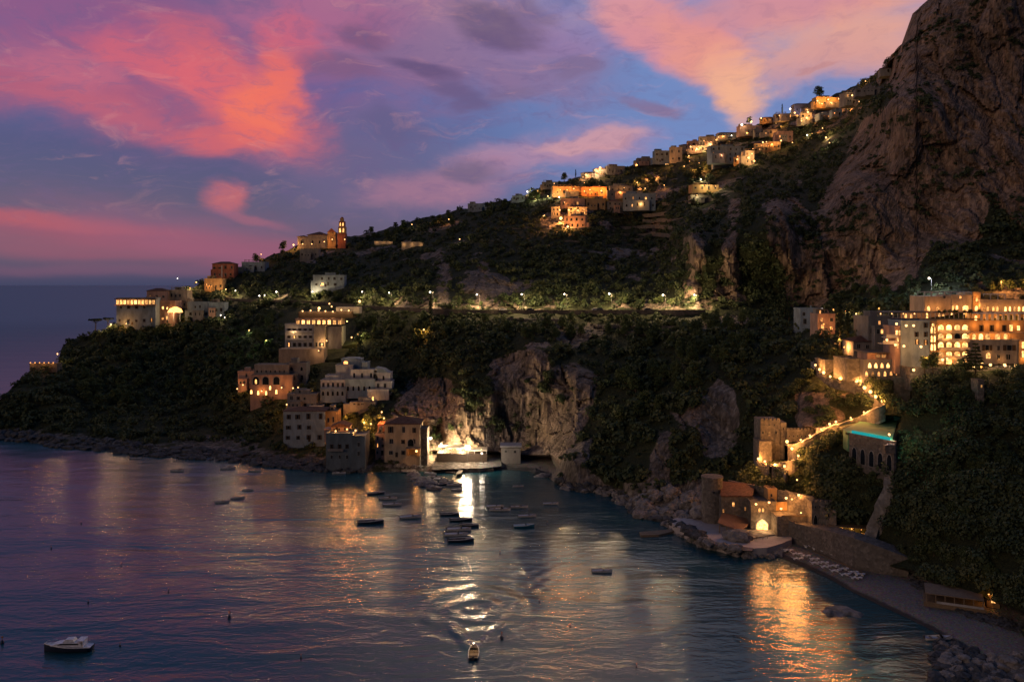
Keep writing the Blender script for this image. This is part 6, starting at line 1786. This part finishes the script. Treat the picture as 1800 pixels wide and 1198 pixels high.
for k, (x, y, r_, q) in enumerate([(725, 838, 3.0, 1), (738, 845, 4.0, 1), (752, 853, 4.2, 1), (765, 860, 3.2, 1)]):
    o = place_rock(x, y, r_, ['end boulder of the dark harbour rock, nearest the houses', 'second hump of the dark harbour rock', 'largest hump of the dark harbour rock', 'low tip of the dark harbour rock'][k], None, -.8, (1.3, 1, .8))
place_rock(1478, 1084, 4.5, 'dark rock awash in the water off the long beach', None, -1.5, (1.2, .8, .7)); place_rock(1466, 1086, 3.0, 'smaller dark rock beside the one awash', None, -1.2)
place_rock(945, 845, 3.5, 'half sunken rock left of the rocky point', None, -1.6, (1.6, 1, .7))
for pl, n, r0, r1, lb, gp in (([(700, 822), (742, 826), (738, 812), (690, 815)], 26, .6, 1.6, 'broken boulder in the heap below the yellow house', 'boulders below the yellow house'),
                              ([(970, 858), (1060, 868), (1105, 893), (1118, 906), (1160, 915), (1150, 898), (1090, 868), (1010, 848)], 48, .8, 2.6, 'grey boulder at the foot of the rocky point', 'boulders at the foot of the rocky point'),
                              ([(1105, 905), (1120, 860), (1175, 858), (1235, 880), (1240, 905), (1180, 915)], 55, 1.0, 3.4, 'big tumbled boulder left of the round watchtower', 'tumbled boulders by the watchtower'),
                              ([(1165, 924), (1200, 944), (1250, 964), (1300, 977), (1355, 979), (1385, 968), (1350, 966), (1300, 964), (1250, 954), (1205, 934), (1175, 918)], 84, .9, 2.0, 'boulder of the armour edging the smooth terrace', 'boulders edging the bathing terrace'),
                              ([(1642, 1120), (1660, 1175), (1645, 1198), (1810, 1210), (1810, 1150), (1740, 1160), (1700, 1140)], 52, .8, 2.2, 'wet blue grey boulder in the bottom right corner', 'boulders in the bottom right corner')):
    c = 0
    while c < n:
        x = rr.uniform(min(p[0] for p in pl), max(p[0] for p in pl)); y = rr.uniform(min(p[1] for p in pl), max(p[1] for p in pl))
        if not in_poly(np.array([x]), np.array([y]), pl)[0]: continue
        c += 1
        place_rock(x, y, r0 + (r1 - r0) * rr.random() ** 1.6, lb, gp, rr.uniform(-.3, .5) if 'watch' not in gp else rr.uniform(0, 1.0), (1, 1, 1), D(x, y) if y < np.interp(x, shx, shy) else None)

# many small lights on the village lanes
rq = random.Random(77); cnt = 0
while cnt < 46:
    x = rq.uniform(940, 1540); y = np.interp(x, skx, sky_) + rq.random() ** 1.5 * 55 + 5
    if D(x, y) < 560: continue
    cnt += 1
    lamp(P(x, y, face_d(x, y) - 2.6), 'tiny orange light among the houses and lanes of the ridge villages', 'post', rq.uniform(80, 420), ORNG, BULBW, h=2.2, r=rq.uniform(.22, .42), group='tiny lights of the ridge villages')
# shore rubble under the left headland and along the beach: far too many to count
rbv, rbf, off = [], [], 0
ico = bmesh.new(); bmesh.ops.create_icosphere(ico, subdivisions=1, radius=1)
iv = np.array([v.co[:] for v in ico.verts]); it_ = np.array([[v.index for v in f.verts] for f in ico.faces]); ico.free()
gq = np.random.default_rng(21)
spots = []
for k in range(900):
    x = gq.uniform(-60, 640); y = np.interp(x, shx, shy) - gq.random() ** 1.4 * 20 + 2
    spots.append((x, y, .5 + 2.3 * gq.random() ** 2.2))
for k in range(260):
    x = gq.uniform(940, 1240); y = np.interp(x, shx, shy) - gq.random() ** 1.4 * 14 + 1
    spots.append((x, y, .4 + 1.6 * gq.random() ** 2))
for k in range(420):
    x = gq.uniform(1600, 1800); y = np.interp(x, [1600, 1700, 1800], [1018, 1075, 1105]) + gq.uniform(-8, 8)
    spots.append((x, y, .25 + .7 * gq.random() ** 2))
for k in range(500):
    x = gq.uniform(1640, 1830); y = gq.uniform(1125, 1200)
    if y > np.interp(x, shx, shy) - 6: spots.append((x, y, .4 + 1.3 * gq.random() ** 2))
for x, y, r_ in spots:
    d_ = min(D(x, y), HC * F / (y - 500)) - .3
    c = P(x, y, d_)
    q = iv * (r_ * (.65 + .6 * gq.random((len(iv), 1)))) * np.array([1.2, 1, .75])
    rbv.append(q + np.array([c.x, c.y, max(c.z, -.3)])); rbf.append(it_ + off); off += len(iv)
me = np_mesh('rubble', np.vstack(rbv), np.vstack(rbf), ROCKM)
me.materials.clear(); me.materials.append(plaster('wet_dark_rock', (.085, .09, .095), .8, .6, .8))
tag(link('rubble', me), 'broken rocks strewn along the waterline', None, None, 'stuff')
# dry stone terraces on the upper slopes
TW = [(1090, 1240, 398, 394), (1130, 1290, 376, 368), (1060, 1190, 412, 410), (1216, 1300, 342, 334), (990, 1130, 424, 420), (1165, 1262, 357, 350), (1130, 1215, 386, 384), (1225, 1300, 322, 316), (870, 1000, 560, 562), (1060, 1190, 572, 574), (1100, 1210, 584, 586), (900, 960, 402, 398), (1050, 1110, 432, 430)]
for i, (xa, xb, ya, yb_) in enumerate(TW):
    m = MB(); n_ = 10; Wp = []
    ds = [D(xa + (xb - xa) * k / n_, ya + (yb_ - ya) * k / n_) for k in range(n_ + 1)]
    ds = np.convolve(np.pad(ds, 2, 'edge'), np.ones(5) / 5, 'valid') - 3
    for k in range(n_ + 1): Wp.append(P(xa + (xb - xa) * k / n_, ya + (yb_ - ya) * k / n_ + 1.2 * math.sin(k * 1.3 + i), ds[k]))
    for p, q in zip(Wp[:-1], Wp[1:]):
        m.slab([(p.x, p.y), (q.x, q.y), (q.x, q.y + 3), (p.x, p.y + 3)], [p.z - 2.5, q.z - 2.5, q.z - 2.5, p.z - 2.5], [p.z + .4, q.z + .4, q.z + .4, p.z + .4])
    tag(m.build('terrace_wall', STONE), 'thin dry stone terrace wall on the ' + ('slope under the coast road' if ya > 500 else 'stepped fields below the upper village'), 'wall', 'dry stone terraces ' + ('under the coast road' if ya > 500 else 'below the upper village'))
# ================================================================ lay the land around what stands on it
for it in rects:
    if len(it) < 5: continue
    x0, x1, y0, y1, dh = it
    k = (PXg > x0) & (PXg < x1) & (PYg > y0) & (PYg < y1 - 3) & (DT < dh + 2.0) & (sandw < .2)
    k[:3] = False
    DT[k] = dh + 2.0
VX = (PXg - 900) / F * DT
VY = np.vstack([VY[:3], DT[3:]]); VX[:3] = (PXg[:3] - 900) / F * VY[3][None]
VZ = np.vstack([VZ[:3], (HC + (500 - PYg) / F * DT)[3:]])
rects = [r[:4] for r in rects]
# land behind the skyline falls away out of sight
back = []
for k_, (dd, dz) in enumerate([(12, -1), (60, -12), (200, -70), (420, -260)]):
    back.append((VX[-1] + VX[-1] * 0.05 * k_, VY[-1] + dd, np.maximum(VZ[-1] + dz, -4)))
BX = np.vstack([VX] + [b[0][None] for b in back]); BY = np.vstack([VY] + [b[1][None] for b in back]); BZ = np.vstack([VZ] + [b[2][None] for b in back])
pad = lambda a: np.vstack([a] + [a[-1:]] * len(back))
nr, nc = BX.shape
idx = np.arange(nr * nc).reshape(nr, nc)
fc = np.stack([idx[:-1, :-1].ravel(), idx[:-1, 1:].ravel(), idx[1:, 1:].ravel(), idx[1:, :-1].ravel()], 1)
me = np_mesh('hills', np.stack([BX.ravel(), BY.ravel(), BZ.ravel()], 1), fc, LAND, False,
             {'rock': ('POINT', pad(rock)), 'sand': ('POINT', pad(sand)), 'warm': ('POINT', pad(warm)), 'cell': ('POINT', pad(Bc * .6 + Ac * .4))})
tag(link('hills', me), 'steep wooded coastal hills with bare cliffs', None, None, 'structure')

# ================================================================ vegetation
def leaf_material(key, a, b, c):
    m, n = new_mat(key)
    pos = n.n('ShaderNodeNewGeometry').outputs['Position']
    rnd = n.n('ShaderNodeAttribute', attribute_name='tone').outputs['Fac']
    t = n.math('ADD', n.math('MULTIPLY', n.noise(pos, .06, 4, .6), .7), n.math('MULTIPLY', rnd, .45))
    col = n.ramp(t, [(.3, a), (.55, b), (.85, c)])
    d = n.n('ShaderNodeBsdfPrincipled', {'Base Color': col, 'Roughness': .75, 'Specular IOR Level': .25})
    tr = n.n('ShaderNodeBsdfTranslucent', {0: col})
    mx = n.n('ShaderNodeMixShader', {0: .2, 1: d.outputs[0], 2: tr.outputs[0]})
    n.n('ShaderNodeOutputMaterial', {0: mx.outputs[0]})
    return m


SCRUB = leaf_material('scrub_leaves', (.018, .034, .020), (.055, .080, .036), (.125, .135, .06))
LEAF = leaf_material('tree_leaves', (.020, .040, .020), (.060, .090, .034), (.125, .145, .05))
PINEL = leaf_material('pine_needles', (.010, .020, .010), (.022, .038, .016), (.045, .06, .024))
BARK = plain('bark', (.09, .07, .05), .95)


def clumps(centres, radii, per, size, seed, squash=.8, jitter=.6):
    """leaf quads scattered through the shells of ellipsoids"""
    g = np.random.default_rng(seed)
    n = len(centres)
    C_ = np.repeat(centres, per, 0); Rr = np.repeat(radii, per); sz = np.repeat(size, per) if np.ndim(size) else np.full(n * per, size)
    v = g.normal(size=(n * per, 3)); v /= np.linalg.norm(v, axis=1)[:, None]
    v[:, 2] = np.where(v[:, 2] < -.35, -v[:, 2], v[:, 2])
    rad = Rr * (1 - jitter * g.random(n * per) ** 1.2)
    c = C_ + v * rad[:, None] * np.array([1, 1, squash])
    nrm = v + g.normal(size=v.shape) * .55; nrm /= np.linalg.norm(nrm, axis=1)[:, None]
    t = np.cross(nrm, g.normal(size=v.shape)); t /= np.linalg.norm(t, axis=1)[:, None]
    b = np.cross(nrm, t)
    s = sz * (.55 + .8 * g.random(n * per))
    t = t * s[:, None]; b = b * (s * (.5 + .4 * g.random(n * per)))[:, None]
    V = np.stack([c - t - b * .6, c + t * .3 - b, c + t + b * .5, c - t * .4 + b], 1).reshape(-1, 3)
    Fq = np.arange(len(V)).reshape(-1, 4)
    return V, Fq, np.repeat(g.random(n * per) * .6 + np.repeat(g.random(n), per) * .4, 1)


# ---- scattered scrub: nobody could count it
N = 110000
g = np.random.default_rng(3)
ii = g.integers(0, len(GX), N); jj = g.integers(3, 3 + NV - 1, N)
# weight rows so that the scatter is even over the ground as seen
hgt = (sh - sk)[ii]
keep = g.random(N) < hgt / hgt.max()
ii, jj = ii[keep], jj[keep]
px, py = PXg[jj, ii], PYg[jj, ii]
X_, Y_, Z_ = VX[jj, ii], VY[jj, ii], VZ[jj, ii]
rk = rock[jj, ii]; fl = flat_w[jj, ii]
tuft = fbm(X_ / 16, Y_ / 16, Z_ / 16, 3, 77)
ok = (fl < .1) & (Z_ > 2.0) & (g.random(len(px)) > (rk - .1) * 1.05 - (tuft - .5) * 1.9)
rp_ = np.array(rects)
for x0, x1, y0, y1 in rects: ok &= ~((px > x0 - 1) & (px < x1 + 1) & (py > y0 + 3) & (py < y1 + 3))
wallmask = poly_dist(px, py, [(-200, 745), (60, 755), (250, 775), (520, 795), (520, 840), (-200, 800)]) < 0
ok &= (wallmask | (tuft > .55))
px, py, X_, Y_, Z_, rk, tuft, dd_ = [a[ok] for a in (px, py, X_, Y_, Z_, rk, tuft, DT[jj, ii])]
# thin out so that density follows apparent size
rpx = 2.6 / dd_ * F
lim = np.clip(46.0 / rpx ** 2 * 1.0, 0, 1)
k = g.random(len(px)) < lim
px, py, X_, Y_, Z_, rk, tuft, dd_ = [a[k] for a in (px, py, X_, Y_, Z_, rk, tuft, dd_)]
rad = (.9 + 3.6 * g.random(len(px)) ** 2.4) * (1 - .45 * rk) * (.7 + .6 * tuft)
below_road = (py > 546) & (py < 566) & (px > 640) & (px < 1260)
rad = np.where(below_road, np.minimum(rad, 1.6), rad)
near_ = ((px > 1380) & (py > 640)) | (dd_ < 300)
allV, allF, allT = [], [], []
off = 0
for msk, per, sz in ((~near_, 62, .36), (near_, 240, .155)):
    C_ = np.stack([X_, Y_ - rad * .2, Z_ + rad * .25], 1)[msk]
    V_, F_, T_ = clumps(C_, rad[msk], per, rad[msk] * sz * .5 + .12, 5 + per)
    allV.append(V_); allF.append(F_ + off); allT.append(T_); off += len(V_)
me = np_mesh('scrub', np.vstack(allV), np.vstack(allF), SCRUB, False, {'tone': ('FACE', np.concatenate(allT))})
tag(link('undergrowth', me), 'dense dark scrub and bushes covering the slopes', None, None, 'stuff')
print('scrub bushes', len(px), 'quads', len(me.polygons))


# ---- individual trees
def tree_proto(kind, seed):
    r = random.Random(seed); tm = MB(); cs, rs_ = [], []
    if kind == 'round':
        h_ = 1.5
        tm.tube([(0, 0, -1.5), (.1, 0, .6), (0, .1, h_)], [.28, .2, .14])
        for i in range(10):
            a = i * 2.4 + r.random(); q = r.uniform(.3, 1.8) * (1 - .06 * i); z = h_ - .5 + i * .32 + r.uniform(-.2, .3)
            c = (math.cos(a) * q, math.sin(a) * q, z); cs.append(c); rs_.append(r.uniform(.95, 1.5)); tm.tube([(0, .1, h_ * .8), (c[0] * .5, c[1] * .5, (h_ + z) / 2), c], [.12, .08, .03], 5)
        per, sz, mt, sq = 130, .19, LEAF, .85
    elif kind == 'umbrella':
        h_ = 3.0
        tm.tube([(0, 0, -1.5), (.25, 0, 2.5), (.1, .1, h_)], [.3, .24, .16])
        for i in range(9):
            a = i * 2.4; q = 2.6 * math.sqrt((i + .3) / 9); c = (math.cos(a) * q, math.sin(a) * q, h_ + .8 + r.uniform(-.2, .3)); cs.append(c); rs_.append(r.uniform(.9, 1.25)); tm.tube([(.1, .1, h_ - .6), c], [.12, .04], 5)
        per, sz, mt, sq = 70, .28, PINEL, .55
    elif kind == 'cypress':
        tm.tube([(0, 0, -1.2), (0, 0, 6)], [.2, .05])
        for i in range(9): cs.append((r.uniform(-.1, .1), r.uniform(-.1, .1), .8 + i * .85)); rs_.append(.85 * (1 - abs(i - 3) / 8.5))
        per, sz, mt, sq = 46, .24, PINEL, 1.2
    else:
        tm.tube([(0, 0, -1.5), (0, 0, 7.5)], [.28, .04])
        for i in range(8):
            z = 1.4 + i * .85; n_ = max(2, 6 - i // 2); q = 2.6 * (1 - i / 8.5)
            for k_ in range(n_):
                a = k_ * 6.283 / n_ + i; c = (math.cos(a) * q * .62, math.sin(a) * q * .62, z); cs.append(c); rs_.append(max(.35, q * .42)); tm.tube([(0, 0, z + .2), (c[0] * 1.5, c[1] * 1.5, z - .1)], [.05, .02], 4)
        per, sz, mt, sq = 22, .26, PINEL, .45
    V_, F_, T_ = clumps(np.array(cs), np.array(rs_), per, sz, seed, sq, .55)
    return tm.mesh('trunk', BARK), np_mesh('crown', V_, F_, mt, False, {'tone': ('FACE', T_)})


PROT = {k: [tree_proto(k, s) for s in range(11, 11 + n)] for k, n in (('round', 4), ('umbrella', 1), ('cypress', 1), ('conifer', 1))}


def tree(px, py, kind, s, label, group=None, fwd=0.0, d=None, sz=1.0, name=None):
    p = P(px, py, d) if d else G(px, py, fwd)
    o = empty(name or {'round': 'leafy_tree', 'umbrella': 'umbrella_pine', 'cypress': 'cypress_tree', 'conifer': 'conifer_tree'}[kind], p, rr.uniform(0, 6.28))
    o.scale = (s, s, s * sz)
    tag(o, label, 'tree', group)
    a, b = rr.choice(PROT[kind]) if kind == 'round' else PROT[kind][0]
    link('trunk', a, o); link('crown', b, o)
    return o


tree(168, 577, 'umbrella', 1.5, 'broad umbrella pine beside the curved hotel on the headland', fwd=1)
tree(190, 572, 'umbrella', 1.2, 'smaller umbrella pine close to the curved hotel', fwd=1)
tree(757, 562, 'cypress', 1.7, 'tall thin cypress standing before the road lamp', fwd=7)
tree(1379, 560, 'cypress', 1.9, 'tallest black cypress in the clump by the road', fwd=5); tree(1368, 558, 'cypress', 1.3, 'left cypress in the clump by the road', fwd=5); tree(1387, 560, 'cypress', 1.4, 'right cypress in the clump by the road', fwd=5)
tree(1476, 606, 'cypress', 2.1, 'tall dark cypress left in the hotel gardens', fwd=6); tree(1490, 604, 'cypress', 1.6, 'second garden cypress near the villas', fwd=6)
tree(1715, 658, 'conifer', 1.35, 'spreading conifer in front of the glowing arched loggias', d=280)
tree(1700, 655, 'conifer', 1.0, 'smaller conifer left of the spreading one by the hotel', d=281.5)
tree(1690, 652, 'round', .9, 'round bush tree at the foot of the arcaded hotel block', d=283)
tree(1440, 168 + 4, 'round', 2.4, 'big round tree on the ridge left of the orange terrace', fwd=2)
tree(1375, 200, 'cypress', 1.2, 'short dark cypress standing on the ridge', fwd=2)
tree(1317, 218, 'round', 1.5, 'round tree on the ridge beside the bright lamps', fwd=2)
tree(992, 318, 'round', 1.7, 'tree on the skyline left of the tile roofed house', fwd=2); tree(1012, 312, 'cypress', 1.0, 'dark pointed tree on the skyline by the floodlit cluster', fwd=2)
tree(1560, 120, 'round', 1.6, 'tree silhouetted at the foot of the big cliff top', fwd=2)
tree(450, 462, 'round', 1.6, 'round tree right of the red ridge house', fwd=2); tree(498, 440, 'round', 1.7, 'round tree on the ridge left of the church', fwd=2)
tree(1640, 648, 'round', 1.1, 'round garden tree under the white hotel annex', d=284); tree(1625, 650, 'round', .9, 'small garden tree left under the hotel annex', d=284)
tree(1508, 606, 'round', 1.2, 'orange lit tree in the hotel garden', fwd=6)
tree(645, 752, 'round', 1.3, 'tree glowing orange between the waterside houses', fwd=4)
tree(735, 600, 'round', 1.6, 'tree lit orange from within on the dark centre slope', fwd=3)
tree(1146, 326, 'round', 1.8, 'lit tree above the long white house', fwd=3); tree(1229, 308, 'round', 1.7, 'orange lit tree on the stepped fields', fwd=3)
tree(630, 606, 'round', 1.3, 'yellow lit tree right of the stepped white hotel', fwd=4)
tree(466, 628, 'round', 1.2, 'green lit tree by the tall mast above the arcaded villa', fwd=4)
AREAS = [  # polygon, count, scale, kinds, label, group
    ([(860, 552), (1240, 552), (1330, 560), (1320, 620), (1200, 625), (1060, 600), (900, 595)], 62, (.8, 1.5), 'leafy green tree on the slope below the coast road wall', 'leafy trees below the coast road'),
    ([(640, 552), (860, 552), (850, 600), (650, 590)], 26, (.8, 1.4), 'dark leafy tree on the slope left of the road wall', 'dark trees left of the road wall'),
    ([(680, 530), (1250, 530), (1250, 541), (680, 541)], 30, (.55, .95), 'small roadside tree lit by the street lamps', 'lamp lit trees behind the road'),
    ([(400, 515), (640, 520), (640, 532), (400, 524)], 16, (.7, 1.1), 'roadside tree above the stepped hotel', 'trees beside the far road stretch'),
    ([(230, 580), (480, 560), (480, 640), (400, 700), (120, 720), (120, 640)], 60, (1.0, 1.9), 'dark tree on the left headland slope', 'trees on the left headland'),
    ([(640, 412), (830, 370), (940, 345), (950, 360), (830, 392), (650, 428)], 30, (.9, 1.7), 'dark tree along the middle ridge skyline', 'trees along the middle ridge'),
    ([(1100, 640), (1240, 600), (1330, 620), (1230, 690), (1120, 760), (1060, 740)], 34, (.9, 1.7), 'dark tree on the wooded spur above the rocky point', 'trees on the wooded spur'),
    ([(1610, 670), (1800, 670), (1800, 900), (1700, 960), (1600, 830)], 40, (.7, 1.3), 'black leafy tree on the shaded slope under the hotel', 'trees on the shaded slope under the hotel'),
    ([(1500, 800), (1560, 790), (1530, 880), (1440, 890), (1400, 850)], 16, (.6, 1.1), 'tree in the dark garden between path and beach houses', 'trees in the garden above the beach houses'),
    ([(1490, 500), (1620, 500), (1620, 545), (1500, 545)], 14, (.8, 1.2), 'tree along the hotel drive under the big cliff', 'trees along the hotel drive'),
    ([(1730, 505), (1810, 500), (1810, 528), (1740, 528)], 10, (.8, 1.1), 'orange tinted tree above the hotel wing', 'orange tinted trees above the hotel wing'),
    ([(1600, 972), (1660, 985), (1720, 1020), (1790, 1045), (1795, 1030), (1700, 980), (1620, 955)], 22, (.5, .9), 'low tree at the foot of the dark slope behind the beach bar', 'low trees behind the beach bar'),
    ([(760, 740), (800, 740), (800, 780), (760, 780)], 6, (.5, .8), 'small tree floodlit behind the harbour restaurant', 'floodlit trees behind the harbour restaurant'),
]
for pl, n, (s0, s1), lb, gp in AREAS:
    c = 0; tries = 0
    xs = [p[0] for p in pl]; ys = [p[1] for p in pl]
    while c < n and tries < 4000:
        tries += 1
        x, y = rr.uniform(min(xs), max(xs)), rr.uniform(min(ys), max(ys))
        if not in_poly(np.array([x]), np.array([y]), pl)[0]: continue
        s = rr.uniform(s0, s1) if D(x, y) > 330 else rr.uniform(s0, s1) * .8
        hp_ = 4.5 * s / D(x, y) * F
        if any(x0 - 4 < x < x1 + 4 and y0 - 2 < y < y1 + hp_ * .9 for x0, x1, y0, y1 in rects): continue
        c += 1
        tree(x, y, 'round', s, lb, gp)
# potted plants along the planted hotel roofs
for pl in ([(1645, 548), (1722, 549)], [(1722, 565), (1800, 566)], [(1742, 529), (1800, 529)]):
    for i in range(9):
        x = pl[0][0] + (pl[1][0] - pl[0][0]) * (i + rr.random()) / 9
        tree(x, pl[0][1] + 3, 'round', .32, 'small potted tree on the hotel roof edge', 'potted trees on the hotel roofs', d=313 if pl[0][1] != 529 else 326, name='potted_tree')
# power mast by the church, thin masts
